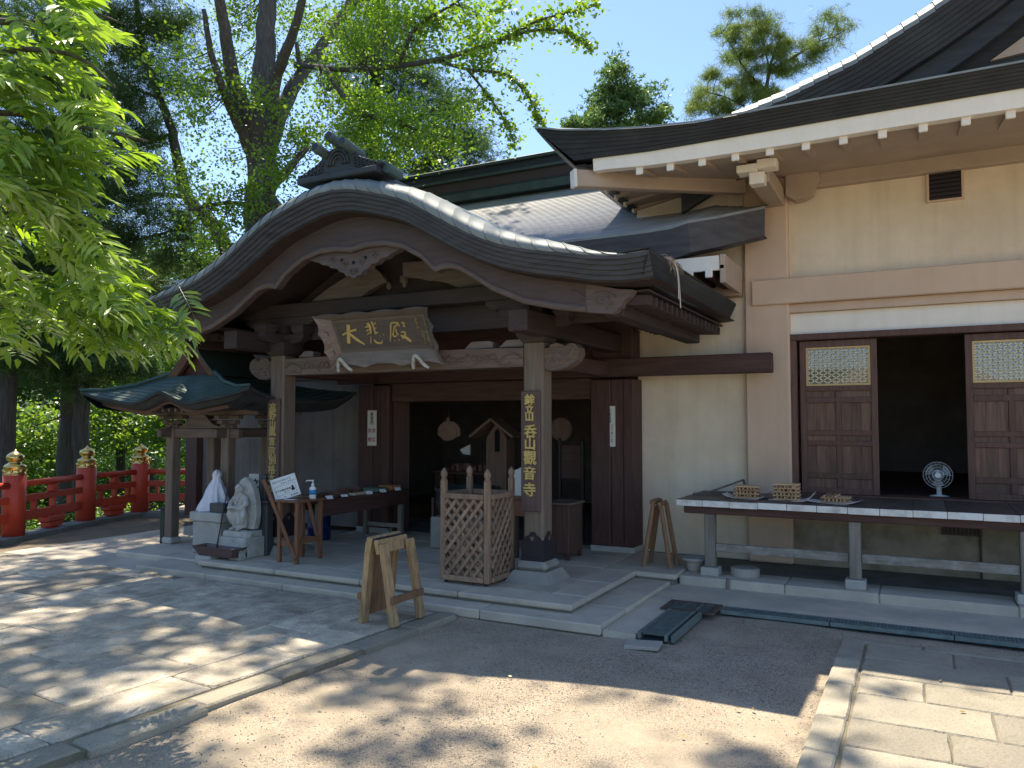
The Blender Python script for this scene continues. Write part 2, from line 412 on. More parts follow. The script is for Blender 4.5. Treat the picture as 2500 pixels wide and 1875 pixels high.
# ------------------------------------------------------------------ mesh helpers
class MB:
    def __init__(s):
        s.v = []; s.f = []; s.mi = []; s.cur = 0
    def add(s, vs, fs):
        o = len(s.v)
        s.v += [tuple(p) for p in vs]
        s.f += [tuple(i + o for i in f) for f in fs]
        s.mi += [s.cur] * len(fs)
        return s
    def box(s, x0, x1, y0, y1, z0, z1):
        vs = [(x0,y0,z0),(x1,y0,z0),(x1,y1,z0),(x0,y1,z0),(x0,y0,z1),(x1,y0,z1),(x1,y1,z1),(x0,y1,z1)]
        return s.add(vs, [(0,3,2,1),(4,5,6,7),(0,1,5,4),(1,2,6,5),(2,3,7,6),(3,0,4,7)])
    def cbox(s, x0, x1, y0, y1, z0, z1, c=0.006):
        """box with chamfered edges"""
        c = min(c, (x1-x0)*.45, (y1-y0)*.45, (z1-z0)*.45)
        X = (x0, x1); Y = (y0, y1); Z = (z0, z1)
        vs = []; idx = {}
        for i in (0,1):
            for j in (0,1):
                for k in (0,1):
                    sx = c if i == 0 else -c; sy = c if j == 0 else -c; sz = c if k == 0 else -c
                    idx[(i,j,k,'x')] = len(vs); vs.append((X[i], Y[j]+sy, Z[k]+sz))
                    idx[(i,j,k,'y')] = len(vs); vs.append((X[i]+sx, Y[j], Z[k]+sz))
                    idx[(i,j,k,'z')] = len(vs); vs.append((X[i]+sx, Y[j]+sy, Z[k]))
        g = lambda i,j,k,a: idx[(i,j,k,a)]
        fs = []
        for i in (0,1):
            f = [g(i,0,0,'x'), g(i,1,0,'x'), g(i,1,1,'x'), g(i,0,1,'x')]
            fs.append(f if i else f[::-1])
            f = [g(0,i,0,'y'), g(1,i,0,'y'), g(1,i,1,'y'), g(0,i,1,'y')]
            fs.append(f[::-1] if i else f)
            f = [g(0,0,i,'z'), g(1,0,i,'z'), g(1,1,i,'z'), g(0,1,i,'z')]
            fs.append(f if i else f[::-1])
        for a in (0,1):
            for b in (0,1):
                fs.append([g(0,a,b,'y'), g(1,a,b,'y'), g(1,a,b,'z'), g(0,a,b,'z')])
                fs.append([g(a,0,b,'x'), g(a,1,b,'x'), g(a,1,b,'z'), g(a,0,b,'z')])
                fs.append([g(a,b,0,'x'), g(a,b,1,'x'), g(a,b,1,'y'), g(a,b,0,'y')])
        for i in (0,1):
            for j in (0,1):
                for k in (0,1):
                    fs.append([g(i,j,k,'x'), g(i,j,k,'y'), g(i,j,k,'z')])
        return s.add(vs, fs)
    def bar(s, p, q, w, h, up=(0,0,1), c=0.0):
        """rectangular bar from p to q, w across, h along up"""
        p = Vector(p); q = Vector(q); d = q - p; Ln = d.length; d.normalize()
        up = Vector(up)
        r = d.cross(up)
        if r.length < 1e-5:
            r = d.cross(Vector((1,0,0)))
        r.normalize(); u = r.cross(d)
        t = MB()
        if c: t.cbox(0, Ln, -w/2, w/2, -h/2, h/2, c)
        else: t.box(0, Ln, -w/2, w/2, -h/2, h/2)
        return s.add([p + d*a + r*b + u*e for a, b, e in t.v], t.f)
    def prism(s, poly, plane, d0, d1):
        """extrude a 2D polygon; plane 'xz' (along y), 'yz' (along x), 'xy' (along z)"""
        n = len(poly)
        mk = {'xz': lambda a, b, d: (a, d, b), 'yz': lambda a, b, d: (d, a, b), 'xy': lambda a, b, d: (a, b, d)}[plane]
        vs = [mk(a, b, d0) for a, b in poly] + [mk(a, b, d1) for a, b in poly]
        fs = [tuple(range(n))[::-1], tuple(range(n, 2*n))]
        for i in range(n):
            j = (i+1) % n
            fs.append((i, j, n+j, n+i))
        return s.add(vs, fs)
    def tube(s, pts, rad, n=6, cap=True):
        pts = [Vector(p) for p in pts]
        if not hasattr(rad, '__len__'): rad = [rad]*len(pts)
        vs = []; fs = []
        prev = None
        for i, p in enumerate(pts):
            d = (pts[min(i+1, len(pts)-1)] - pts[max(i-1, 0)])
            if d.length < 1e-9: d = Vector((0,0,1))
            d.normalize()
            a = prev - d*prev.dot(d) if prev is not None else d.cross(Vector((0.31,0.72,0.62)))
            if a.length < 1e-6: a = d.cross(Vector((1,0,0)))
            a.normalize(); prev = a
            b = d.cross(a)
            for k in range(n):
                t = 2*math.pi*k/n
                vs.append(p + (a*math.cos(t) + b*math.sin(t))*rad[i])
        for i in range(len(pts)-1):
            for k in range(n):
                k2 = (k+1) % n
                fs.append((i*n+k, i*n+k2, (i+1)*n+k2, (i+1)*n+k))
        if cap:
            fs.append(tuple(range(n))[::-1])
            fs.append(tuple((len(pts)-1)*n + k for k in range(n)))
        return s.add(vs, fs)
    def lathe(s, prof, n=16, c=(0,0,0), rot=None, sx=1.0, sy=1.0):
        vs = []; fs = []
        for r, z in prof:
            for k in range(n):
                t = 2*math.pi*k/n
                p = Vector((r*math.cos(t)*sx, r*math.sin(t)*sy, z))
                if rot is not None: p = rot @ p
                vs.append(p + Vector(c))
        m = len(prof)
        for i in range(m-1):
            for k in range(n):
                k2 = (k+1) % n
                fs.append((i*n+k, i*n+k2, (i+1)*n+k2, (i+1)*n+k))
        fs.append(tuple(range(n))[::-1])
        fs.append(tuple((m-1)*n+k for k in range(n)))
        return s.add(vs, fs)
    def ball(s, c, r, n=10, m=7):
        rx, ry, rz = r if hasattr(r, '__len__') else (r, r, r)
        prof = []
        vs = [(c[0], c[1], c[2]-rz)]; fs = []
        for i in range(1, m):
            t = -math.pi/2 + math.pi*i/m
            for k in range(n):
                a = 2*math.pi*k/n
                vs.append((c[0]+rx*math.cos(t)*math.cos(a), c[1]+ry*math.cos(t)*math.sin(a), c[2]+rz*math.sin(t)))
        vs.append((c[0], c[1], c[2]+rz))
        for k in range(n):
            fs.append((0, 1+(k+1) % n, 1+k))
            fs.append((len(vs)-1, 1+(m-2)*n+k, 1+(m-2)*n+(k+1) % n))
        for i in range(m-2):
            for k in range(n):
                k2 = (k+1) % n
                fs.append((1+i*n+k, 1+i*n+k2, 1+(i+1)*n+k2, 1+(i+1)*n+k))
        return s.add(vs, fs)
    def grid(s, rows):
        """rows: list of equally long point lists"""
        w = len(rows[0])
        fs = []
        for i in range(len(rows)-1):
            for j in range(w-1):
                fs.append((i*w+j, i*w+j+1, (i+1)*w+j+1, (i+1)*w+j))
        return s.add([p for r in rows for p in r], fs)
    def mesh(s, name, mats, smooth=False):
        me = bpy.data.meshes.new(name)
        me.from_pydata([tuple(p) for p in s.v], [], s.f)
        for m in (mats if isinstance(mats, (list, tuple)) else [mats]):
            me.materials.append(M[m] if isinstance(m, str) else m)
        if any(s.mi):
            me.polygons.foreach_set('material_index', s.mi)
        if smooth:
            me.polygons.foreach_set('use_smooth', [True]*len(me.polygons))
        bm = bmesh.new(); bm.from_mesh(me)
        bmesh.ops.recalc_face_normals(bm, faces=bm.faces)
        bm.to_mesh(me); bm.free()
        me.update()
        return me

def wl(o):
    p = Vector((0, 0, 0))
    while o is not None:
        p += o.location
        o = o.parent
    return p

def part(name, src, mats=None, parent=None, loc=None, rot=None, label=None, smooth=False, kind=None):
    """one mesh object. src: MB (world coordinates unless loc is given) or a shared mesh (loc required)"""
    base = wl(parent) if parent is not None else Vector((0, 0, 0))
    if isinstance(src, MB):
        if loc is None:
            if parent is None:
                c = np.mean(np.array([tuple(p) for p in src.v]), axis=0)
                base0 = Vector((c[0], c[1], min(p[2] for p in src.v)))
            else:
                base0 = base
            src.v = [Vector(p) - base0 for p in src.v]
            me = src.mesh(name, mats, smooth)
            o = bpy.data.objects.new(name, me)
            if parent is None: o.location = base0
        else:
            me = src.mesh(name, mats, smooth)
            o = bpy.data.objects.new(name, me)
            o.location = Vector(loc) - base
    else:
        o = bpy.data.objects.new(name, src)
        if loc is not None: o.location = Vector(loc) - base
    if rot is not None: o.rotation_euler = rot
    COL.objects.link(o)
    if parent is not None: o.parent = parent
    if label: o['label'] = label
    if kind: o['kind'] = kind
    return o

def tag(o, label, cat, group=None):
    o['label'] = label; o['category'] = cat
    if group: o['group'] = group
    return o

def thing(name, label, cat, loc=(0, 0, 0), group=None):
    o = bpy.data.objects.new(name, None)
    o.empty_display_size = 0.1
    COL.objects.link(o)
    o.location = loc
    return tag(o, label, cat, group)

def struct(name, src, mats, smooth=False):
    o = part(name, src, mats, None, smooth=smooth)
    o['kind'] = 'structure'
    return o

def kids(o):
    return [c for c in o.children]

def dup(root, loc, rotz=0.0, label=None):
    r = root.copy(); COL.objects.link(r)
    r.location = loc; r.rotation_euler = (0, 0, rotz)
    if label: r['label'] = label
    def rec(a, b):
        for ch in kids(a):
            c = ch.copy(); COL.objects.link(c); c.parent = b
            rec(ch, c)
    rec(root, r)
    return r

def interp(xs, ys, x):
    return float(np.interp(x, xs, ys))

def smooth_curve(pts, n=8):
    """Catmull-Rom through points"""
    P = [Vector(p) for p in pts]
    out = []
    for i in range(len(P)-1):
        p0 = P[max(i-1, 0)]; p1 = P[i]; p2 = P[i+1]; p3 = P[min(i+2, len(P)-1)]
        for k in range(n):
            t = k/n
            out.append(0.5*((2*p1) + (p2-p0)*t + (2*p0-5*p1+4*p2-p3)*t*t + (3*p1-p0-3*p2+p3)*t**3))
    out.append(P[-1])
    return out

_tcache = {}
def char_mesh(s, size, mats, extrude=0.006, offset=0.012, bevel=0.0, key=''):
    """a glyph of the built-in font as mesh, centred, in the local xz plane facing -y"""
    k = (s, size, str(mats), extrude, offset, key)
    if k in _tcache: return _tcache[k]
    c = bpy.data.curves.new('glyph', 'FONT')
    c.body = s; c.size = size; c.extrude = extrude; c.offset = offset*size; c.resolution_u = 3
    c.bevel_depth = bevel
    c.align_x = 'CENTER'
    o = bpy.data.objects.new('glyph', c)
    COL.objects.link(o)
    bpy.context.view_layer.update()
    me = bpy.data.meshes.new_from_object(o.evaluated_get(bpy.context.evaluated_depsgraph_get()))
    bpy.data.objects.remove(o); bpy.data.curves.remove(c)
    n = len(me.vertices)
    if n:
        a = np.empty(n*3); me.vertices.foreach_get('co', a); a = a.reshape(-1, 3)
        if len(s) == 1:
            a[:, 0] -= (a[:, 0].min() + a[:, 0].max())/2
        a[:, 1] -= (a[:, 1].min() + a[:, 1].max())/2
        b = np.stack([a[:, 0], -a[:, 2], a[:, 1]], 1)
        me.vertices.foreach_set('co', b.ravel())
    me.materials.clear(); me.materials.append(M[mats])
    me.name = 'character'
    _tcache[k] = me
    return me

# ------------------------------------------------------------------ foliage helpers (numpy)
def leaves_mesh(name, pts, size, mat_name, ratio=0.55, up=0.4, tint=None, shape='rhomb', droop=None, jitter=0.35):
    """one mesh of leaf-sized faces at pts"""
    n = len(pts)
    pts = np.asarray(pts, dtype=np.float64)
    nrm = rng.normal(size=(n, 3)); nrm[:, 2] = np.abs(nrm[:, 2]) + up
    nrm /= np.linalg.norm(nrm, axis=1)[:, None]
    d = rng.normal(size=(n, 3))
    if droop is not None: d = d*0.6 + np.asarray(droop)
    d -= nrm*(d*nrm).sum(1)[:, None]
    d /= np.linalg.norm(d, axis=1)[:, None] + 1e-9
    s = np.cross(nrm, d)
    L = size*(1 + jitter*rng.uniform(-1, 1, n))[:, None]
    W = L*ratio
    if shape == 'rhomb':
        v = np.stack([pts - d*L*.5, pts + s*W*.5 + nrm*L*.06, pts + d*L*.5, pts - s*W*.5 + nrm*L*.06], 1)
        k = 4
    else:
        v = np.stack([pts - s*W*.5, pts + s*W*.5, pts + d*L], 1)
        k = 3
    v = v.reshape(-1, 3)
    me = bpy.data.meshes.new(name)
    me.vertices.add(n*k); me.vertices.foreach_set('co', v.ravel())
    me.loops.add(n*k); me.loops.foreach_set('vertex_index', np.arange(n*k, dtype=np.int32))
    me.polygons.add(n)
    me.polygons.foreach_set('loop_start', np.arange(n, dtype=np.int32)*k)
    me.polygons.foreach_set('loop_total', np.full(n, k, dtype=np.int32))
    a = me.attributes.new('tint', 'FLOAT', 'FACE')
    if tint is None: tint = rng.uniform(0, 1, n)
    a.data.foreach_set('value', np.asarray(tint, dtype=np.float32))
    me.materials.append(M[mat_name])
    me.update()
    me.validate()
    return me

def ellipsoid_pts(n, c, r, shell=0.35):
    d = rng.normal(size=(n, 3)); d /= np.linalg.norm(d, axis=1)[:, None]
    q = rng.uniform(0, 1, n)**shell
    return np.asarray(c) + d*q[:, None]*np.asarray(r)

FWD = Vector((-math.sin(R(27.7))*math.cos(R(2.75)), math.cos(R(27.7))*math.cos(R(2.75)), math.sin(R(2.75))))
RGT = Vector((math.cos(R(27.7)), math.sin(R(27.7)), 0))
UPV = RGT.cross(FWD)
def spot(u, v, D):
    """a place in the world: bearing read off the photo (2212 px wide), at distance D along the view axis"""
    k = 2500/2212
    return Vector((0, 0, 1.9)) + (FWD + RGT*((u*k-1250)/1890) + UPV*((937.5-v*k)/1890))*D
# ================================================================== SETTING: ground
def terrain_z(x, y):
    """flat temple yard; the valley drops away left of the balustrade"""
    # line through the balustrade: (-11.5,5) .. (-13.9,10.9)
    edge = -11.5 - (y - 5.0)*0.41
    d = edge - 0.55 - x
    if d <= 0: return 0.0
    if d < 20: return -min(13.0, d*0.75)
    return -13.0 + min(30.0, (d-20)*0.62)

def ground_sheet():
    xs = sorted(set([-260, -160, -100, -80, -70, -60, -55, -50, -45, -40, -37, -34, -30, -27, -24, -21, -19, -17.5] +
                    [round(-16.5 + .5*i, 2) for i in range(14)] + [round(-9.5 + .2*i, 2) for i in range(70)] + [5, 7, 10, 15, 25, 40, 70, 120, 220]))
    ys = sorted(set([-220, -100, -50, -25, -12, -6, -3, -1] + [round(0 + .2*i, 2) for i in range(60)] + [12.5, 13.5, 15, 18, 22, 28, 36, 50, 80, 130, 260]))
    b = MB()
    rows = []
    for y in ys:
        r = []
        for x in xs:
            z = terrain_z(x, y)
            if z == 0 and -9.5 <= x <= 4.2 and 0 <= y <= 11.8:
                z = 0.010*math.sin(x*1.7+y*0.9)*math.sin(y*1.3-x*.4) + 0.005*math.sin(x*5.1+1)*math.sin(y*4.3)
                z -= 0.012
            r.append((x, y, z))
        rows.append(r)
    b.grid(rows)
    o = struct('ground', b, ['gravel', 'hill'], smooth=True)
    me = o.data
    for p in me.polygons:
        if p.center.z + o.location.z < -0.4 or p.center.x + o.location.x < -16 or p.center.y + o.location.y > 16:
            p.material_index = 1
    return o
ground = ground_sheet()

# scattered grit lying on the sandy ground (real pebbles, uncountable)
def grit():
    n = 17000
    x = rng.uniform(-4.4, 3.2, n); y = rng.uniform(2.2, 7.6, n)
    f = np.sin(x*1.9+.4)*np.sin(y*1.6+1.0) + .5*np.sin(x*3.3+y*2.1) + rng.normal(0, .55, n)
    keep = (f > 0.15) & ~((x > -0.66) & (y < 7.4)) & ~((x < -3.9 - (6.5-y)*.07))
    x = x[keep]; y = y[keep]
    m = len(x)
    s = rng.uniform(.0025, .0085, m)
    tet = np.array([[1, 0, -.3], [-.5, .87, -.3], [-.5, -.87, -.3], [.1, .05, .8]])
    ang = rng.uniform(0, 6.28, m)
    ca, sa = np.cos(ang), np.sin(ang)
    vx = (tet[None, :, 0]*ca[:, None] - tet[None, :, 1]*sa[:, None])*s[:, None]*rng.uniform(.8, 1.5, (m, 1)) + x[:, None]
    vy = (tet[None, :, 0]*sa[:, None] + tet[None, :, 1]*ca[:, None])*s[:, None] + y[:, None]
    gz = 0.010*np.sin(x*1.7+y*0.9)*np.sin(y*1.3-x*.4) + 0.005*np.sin(x*5.1+1)*np.sin(y*4.3) - .011
    vz = tet[None, :, 2]*s[:, None]*.8 + gz[:, None]
    V = np.stack([vx, vy, vz], 2).reshape(-1, 3)
    F = []
    for i in range(m):
        o = 4*i
        F += [(o, o+1, o+3), (o+1, o+2, o+3), (o+2, o, o+3)]
    me = bpy.data.meshes.new('grit'); me.from_pydata(V.tolist(), [], F); me.update()
    me.materials.append(mat('grey grit', (0.16, 0.15, 0.145), rough=.9, var=.4, scale=300, bump=0, rnd=0))
    o = bpy.data.objects.new('gravel', me); COL.objects.link(o)
    tag(o, 'dark loose grit scattered over the sandy yard in front of the porch', 'gravel'); o['kind'] = 'stuff'
grit()

# ------------------------------------------------------------------ stone paving on the left
def stone_mesh(w, l, h, seed, mats, c=0.012, lift=0.004):
    """one paving slab, chamfered, with a slightly uneven outline and top"""
    r = random.Random(seed)
    nx, ny = 2, 3
    b = MB()
    def top(i, j, inset):
        x = -w/2 + w*i/nx; y = -l/2 + l*j/ny
        jx = r.uniform(-.0055, .0055); jy = r.uniform(-.0055, .0055)
        return [x+jx, y+jy]
    g = [[top(i, j, 0) for i in range(nx+1)] for j in range(ny+1)]
    ring = [(i, 0) for i in range(nx+1)] + [(nx, j) for j in range(1, ny+1)] + [(i, ny) for i in range(nx-1, -1, -1)] + [(0, j) for j in range(ny-1, 0, -1)]
    # bottom ring, upper side ring, top ring inset
    vs = []; fs = []
    m = len(ring)
    for z, k in ((0, 1.0), (h-c, 1.0), (h, 0)):
        for i, j in ring:
            x, y = g[j][i]
            if k == 0:
                x -= math.copysign(min(c, abs(x)), x); y -= math.copysign(min(c, abs(y)), y)
            vs.append((x, y, z + (r.uniform(-lift, lift) if k == 0 else 0)))
    for a in range(2):
        for q in range(m):
            q2 = (q+1) % m
            fs.append((a*m+q, a*m+q2, (a+1)*m+q2, (a+1)*m+q))
    inner = {}
    for j in range(1, ny):
        for i in range(1, nx):
            inner[(i, j)] = len(vs); vs.append((g[j][i][0], g[j][i][1], h + r.uniform(-lift, lift)))
    pos = {p: 2*m+q for q, p in enumerate(ring)}
    pos.update(inner)
    for j in range(ny):
        for i in range(nx):
            fs.append((pos[(i, j)], pos[(i+1, j)], pos[(i+1, j+1)], pos[(i, j+1)]))
    b.add(vs, fs)
    return b.mesh('paving_stone', mats)

bed = MB()
bed.prism([(-11.6, .6), (-4.41, .6), (-4.005, 6.4), (-4.0, 6.5), (-11.6, 6.5)], 'xy', -.06, .024)
paving = struct('stone_paving', bed, ['joint'])
def lay_left():
    r = random.Random(3)
    # columns of long slabs running away from the camera
    x = -4.24
    n = 0
    while x > -11.4:
        w = r.choice([.42, .46, .50, .55])
        if x - w < -11.55: w = x + 11.55
        y = 0.9 + r.uniform(0, .6)
        while y < 6.45:
            l = r.choice([.72, .85, .95, 1.1, 1.25])
            if y + l > 6.35: l = 6.45 - y
            if l > .15:
                shift = 0.070*(y + l/2 - 6.4) if x > -6.5 else 0.0
                cx = x - w/2 + (shift if x > -4.6 else shift*max(0, (x+6.5)/1.9)); cy = y + l/2
                up = .012 if (cy > 5.36 and x < -7.4) else .0
                me = stone_mesh(w-.010, l-.010, .055 + up, n, 'paver')
                part('paving_stone', me, None, paving, loc=(cx, cy, -.012 + r.uniform(-.003, .003)), rot=(r.uniform(-.004, .004), r.uniform(-.004, .004), -.07*max(0, min(1, (x+6.5)/1.9)) + r.uniform(-.006, .006)))
                n += 1
            y += l
        x -= w
    # the pale border course against the gravel
    y = 1.2
    k = 0
    for l in [.62, .55, .5, .78, .66, .85, .7, .62, .75]:
        l2 = min(l, 6.46 - y)
        if l2 < .1: break
        cx = -4.10 + .070*(y + l2/2 - 6.4); cy = y + l2/2
        off = [0, .03, -.02, .035, 0, -.015, .01, 0, 0][k]
        me = stone_mesh(.21, l2-.02, .085, 900+k, 'paver_pale', .015)
        part('paving_stone', me, None, paving, loc=(cx+off, cy, -.048), rot=(0, 0, -.07 + r.uniform(-.02, .02)))
        y += l2; k += 1
lay_left()

# ------------------------------------------------------------------ stone path on the right
bed = MB()
bed.box(-0.625, 4.2, 0.6, 7.35, -0.06, 0.030)
path = struct('stone_path', bed, ['joint'])
def lay_right():
    r = random.Random(11)
    y = 7.36; n = 2000
    # kerb course along the left side
    yy = 7.20
    for l in [.55, .62, .7, .58, .66, .74, .6, .68, .72, .6, .5]:
        if yy - l < .7: break
        part('paving_stone', stone_mesh(.185, l-.008, .062, n, 'paver_pale'), None, path, loc=(-.535, yy-l/2, -.015), rot=(0, 0, r.uniform(-.004, .004))); n += 1
        yy -= l
    # narrow edging along the back
    x = -.63
    while x < 4.1:
        l = r.choice([.62, .8, .95])
        part('paving_stone', stone_mesh(l-.014, .14, .062, n, 'paver_pale'), None, path, loc=(x+l/2, 7.28, -.015)); n += 1
        x += l
    y = 7.195; row = 0
    for d in [.42, .46, .44, .5, .46, .48, .5, .46, .5, .48, .5]:
        if y - d < .7: break
        x = -.425 + .0
        first = [.62, .95, .42, .80, .55, 1.0, .7, .5, .9, .6, .8][row]
        while x < 4.1:
            l = first if x < -.4 else r.choice([.75, .9, 1.05])
            part('paving_stone', stone_mesh(l-.009, d-.009, .060, n, 'paver_pale'), None, path, loc=(x+l/2, y-d/2, -.016 + r.uniform(-.002, .002)), rot=(r.uniform(-.003, .003), r.uniform(-.003, .003), 0)); n += 1
            x += l
        y -= d; row += 1
lay_right()

# packed earth strip by the balustrade
b = MB()
b.prism([(-11.62, 6.3), (-11.62, 11.2), (-14.0, 11.2), (-13.75, 10.1), (-12.65, 7.1), (-11.3, 3.5), (-10.2, 0.6), (-9.0, .6), (-11.6, .62)], 'xy', -0.05, 0.022)
struct('earth_walk', b, ['soil'])
b = MB(); b.box(-11.62, -8.05, 6.46, 12.5, -0.05, 0.030)
struct('yard_floor', b, ['concrete'])

# ------------------------------------------------------------------ porch steps
b = MB(); b.box(-8.78, -2.56, 6.62, 10.2, -0.05, 0.078)
step1 = struct('lower_step', b, ['conc_dark'])
x = -8.80
r = random.Random(5)
for w in [1.25, 1.22, 1.30, 1.24, 1.25]:
    bb = MB(); bb.cbox(-w/2+.003, w/2-.003, -.34, .36, 0, .092, .012)
    part('step_slab', bb, 'concrete', step1, loc=(x+w/2, 6.53+.34, -.005))
    x += w
bb = MB(); bb.cbox(-.29, .29, -.80, .80, 0, .092, .010)
part('step_slab', bb, 'concrete', step1, loc=(-2.83, 8.03, -.005))

b = MB(); b.box(-7.96, -2.95, 6.83, 14.0, -.05, .148); b.box(-2.96, -2.49, 8.70, 11, -.05, .148)
step2 = struct('porch_platform', b, ['conc_dark'])
x = -7.98
for w in [1.28, 1.25, 1.26, 1.26]:
    bb = MB(); bb.cbox(-w/2+.002, w/2-.002, -.20, .20, -.058, 0, .014)
    part('nosing_stone', bb, 'concrete', step2, loc=(x+w/2, 6.78+.20, .170))
    x += w
for y0, y1 in ((7.19, 7.9), (7.9, 8.65)):
    bb = MB(); bb.cbox(-.20, .20, -(y1-y0)/2+.002, (y1-y0)/2-.002, -.058, 0, .014)
    part('nosing_stone', bb, 'concrete', step2, loc=(-3.13, (y0+y1)/2, .170))
for i in range(5):
    for j in range(4):
        w = 4.64/5; l = .74
        bb = MB(); bb.cbox(-w/2+.004, w/2-.004, -l/2+.004, l/2-.004, -.05, 0, .006)
        part('floor_slab', bb, 'concrete', step2, loc=(-7.97 + w*(i+.5), 7.19 + l*(j+.5), .168 + random.uniform(-.001, .001)))
bb = MB(); bb.cbox(-.425, .425, -.68, .68, -.058, 0, .012)
part('floor_slab', bb, 'concrete', step2, loc=(-2.89, 9.34, .169))

# ------------------------------------------------------------------ kerb and apron before the side hall
b = MB(); b.box(-2.46, 4.4, 8.86, 10.3, -.05, .128)
kerb = struct('foundation_kerb', b, ['conc_dark'])
x = -2.47
for w in [1.15, .92, 1.2, 1.0, 1.2, 1.3]:
    bb = MB(); bb.cbox(-w/2+.002, w/2-.002, -.25, .25, -.12, 0, .014)
    part('kerb_stone', bb, 'concrete', kerb, loc=(x+w/2, 9.05, .142))
    x += w
b = MB()
b.prism([(-2.535, 6.56), (-2.23, 6.56), (-2.23, 7.96), (4.4, 8.02), (4.4, 8.84), (-2.535, 8.84)], 'xy', -.05, .045)
struct('concrete_apron', b, ['concrete'])
# ================================================================== SIDE HALL (right)
side = thing('side_hall', 'beige plastered hall on the right with white eaves and sliding doors', 'hall', (0.5, 10.2, 0))
W = 10.2
# plaster walls
b = MB()
b.box(-3.40, -1.95, W, W+.25, .14, 5.4)
part('wall', b, 'cream', side)
b = MB()
b.box(-1.45, 4.4, W+.02, W+.25, 3.30, 5.3)
part('wall', b, 'cream', side)
b = MB(); b.box(-1.44, 4.4, W+.05, W+.25, .10, .97)
part('wall_base', b, 'stainwall', side)
b = MB(); b.box(4.2, 4.4, W+.25, W+8, .1, 5.3); b.box(-3.4, -3.2, W+.25, W+8, .1, 5.4)
part('side_wall', b, 'cream', side)
# plastered column and wall beams
b = MB(); b.cbox(-1.945, -1.405, W-.10, W+.22, .14, 4.98, .02)
part('column', b, 'plaster', side)
b = MB(); b.cbox(-1.845, 4.4, W-.155, W+.1, 3.36, 3.68, .012)
part('wall_beam', b, 'plaster', side)
b = MB(); b.box(-1.46, 4.4, W-.06, W+.2, 3.255, 3.357)
part('wall_beam', b, 'plaster', side)
b = MB(); b.cbox(-1.25, 4.4, W-.10, W+.2, 4.79, 4.985, .012)
part('wall_plate', b, 'eave_paint', side)
# carved nose at the column head
b = MB()
b.prism([(-1.40, 4.70), (-1.40, 4.95), (-1.02, 4.97), (-1.005, 4.86), (-1.06, 4.79), (-1.10, 4.68), (-1.2, 4.64), (-1.3, 4.63)], 'xz', W-.22, W-.02)
part('beam_nose', b, 'eave_paint', side)
# white bracket blocks projecting above the column
b = MB()
b.cbox(-1.752, -1.53, 8.75, 8.95, 4.68, 4.765, .006); b.cbox(-1.5295, -1.325, 8.75, 8.95, 4.70, 4.802, .006)
part('bracket_block', b, 'white', side)
b = MB(); b.cbox(-1.625, -1.46, 8.80, 8.96, 4.545, 4.678, .008)
part('bracket_block', b, 'white', side)
b = MB(); b.cbox(-1.65, -1.43, 8.962, 10.1, 4.60, 4.81, .01)
part('bracket_arm', b, 'eave_paint', side)

# soffit sheet, rising to the wall
b = MB()
b.grid([[(x, y, 4.765 + (y-8.3)*.108 + (0.10*max(0, (-2.4-x)/1.1)**2)) for x in np.linspace(-3.4, 4.4, 40)] for y in (8.34, 9.0, 9.6, 10.3)])
b.grid([[(x, y, 4.80 + (y-8.3)*.108 + (0.10*max(0, (-2.4-x)/1.1)**2)) for x in np.linspace(-3.4, 4.4, 40)] for y in (8.34, 9.0, 9.6, 10.3)])
part('soffit', b, 'eave_paint', side)
# left return of the soffit
b = MB()
b.grid([[(-3.42+.02, y, 4.86), (-1.96, y, 4.99)] for y in np.linspace(8.35, 16, 12)])
b.grid([[(-3.42+.02, y, 4.90), (-1.96, y, 5.03)] for y in np.linspace(8.35, 16, 12)])
part('soffit', b, 'eave_paint', side)
def lift(x): return 0.10*max(0, (-2.4-x)/1.1)**2
# rafters with white ends
def rafter_mesh():
    b = MB()
    L = .82
    vs = []
    for y, z in ((0, 0), (L, L*.108 + .035)):
        vs += [(-.036, y, z-(.0 if y else .022)), (.036, y, z-(.0 if y else .022)), (.036, y, z+.05), (-.036, y, z+.05)]
    b.add(vs, [(0,1,5,4), (1,2,6,5), (2,3,7,6), (3,0,4,7), (4,5,6,7)])
    b.cur = 1
    b.cbox(-.040, .040, -.03, .004, -.050, .054, .008)
    return b.mesh('rafter', ['eave_paint', 'white'])
rm = rafter_mesh()
for i in range(20):
    x = -2.745 + .3555*i
    if x > 4.2: break
    part('rafter', rm, None, side, loc=(x, 8.355, 4.735 + lift(x)))
for i in range(9):
    part('rafter', rm, None, side, loc=(-3.42, 8.75 + .3555*i, 4.83), rot=(0, 0, R(-90)))
# corner beam with white end
b = MB(); b.bar((-3.50, 8.27, 4.735), (-1.9, 9.9, 4.86), .13, .20, c=.01)
part('hip_rafter', b, 'eave_paint', side)
b = MB(); b.bar((-3.53, 8.24, 4.733), (-3.50, 8.27, 4.735), .135, .21, c=.008)
part('hip_rafter_end', b, 'white', side)
def fbot(x): return interp([-3.52, -3.25, -2.61, -2.09, -1.13, -.28, 4.5], [4.94, 4.937, 4.912, 4.912, 4.917, 4.922, 4.915], x)
# white eave board
b = MB()
xs = np.linspace(-3.28, 4.5, 60)
top = [fbot(x) + .004 for x in xs]; bot = [interp([-3.13, -2.62, -2.07, -1.13, -.28, .92, 4.5], [4.80, 4.767, 4.757, 4.754, 4.762, 4.755, 4.755], x) for x in xs]
b.grid([[(x, 8.285, t) for x, t in zip(xs, bot)], [(x, 8.265, t) for x, t in zip(xs, top)]])
b.grid([[(x, 8.285, t) for x, t in zip(xs, bot)], [(x, 8.40, t) for x, t in zip(xs, bot)]])
b.grid([[(x, 8.265, t) for x, t in zip(xs, top)], [(x, 8.40, t) for x, t in zip(xs, top)]])
part('eave_board', b, 'white', side)
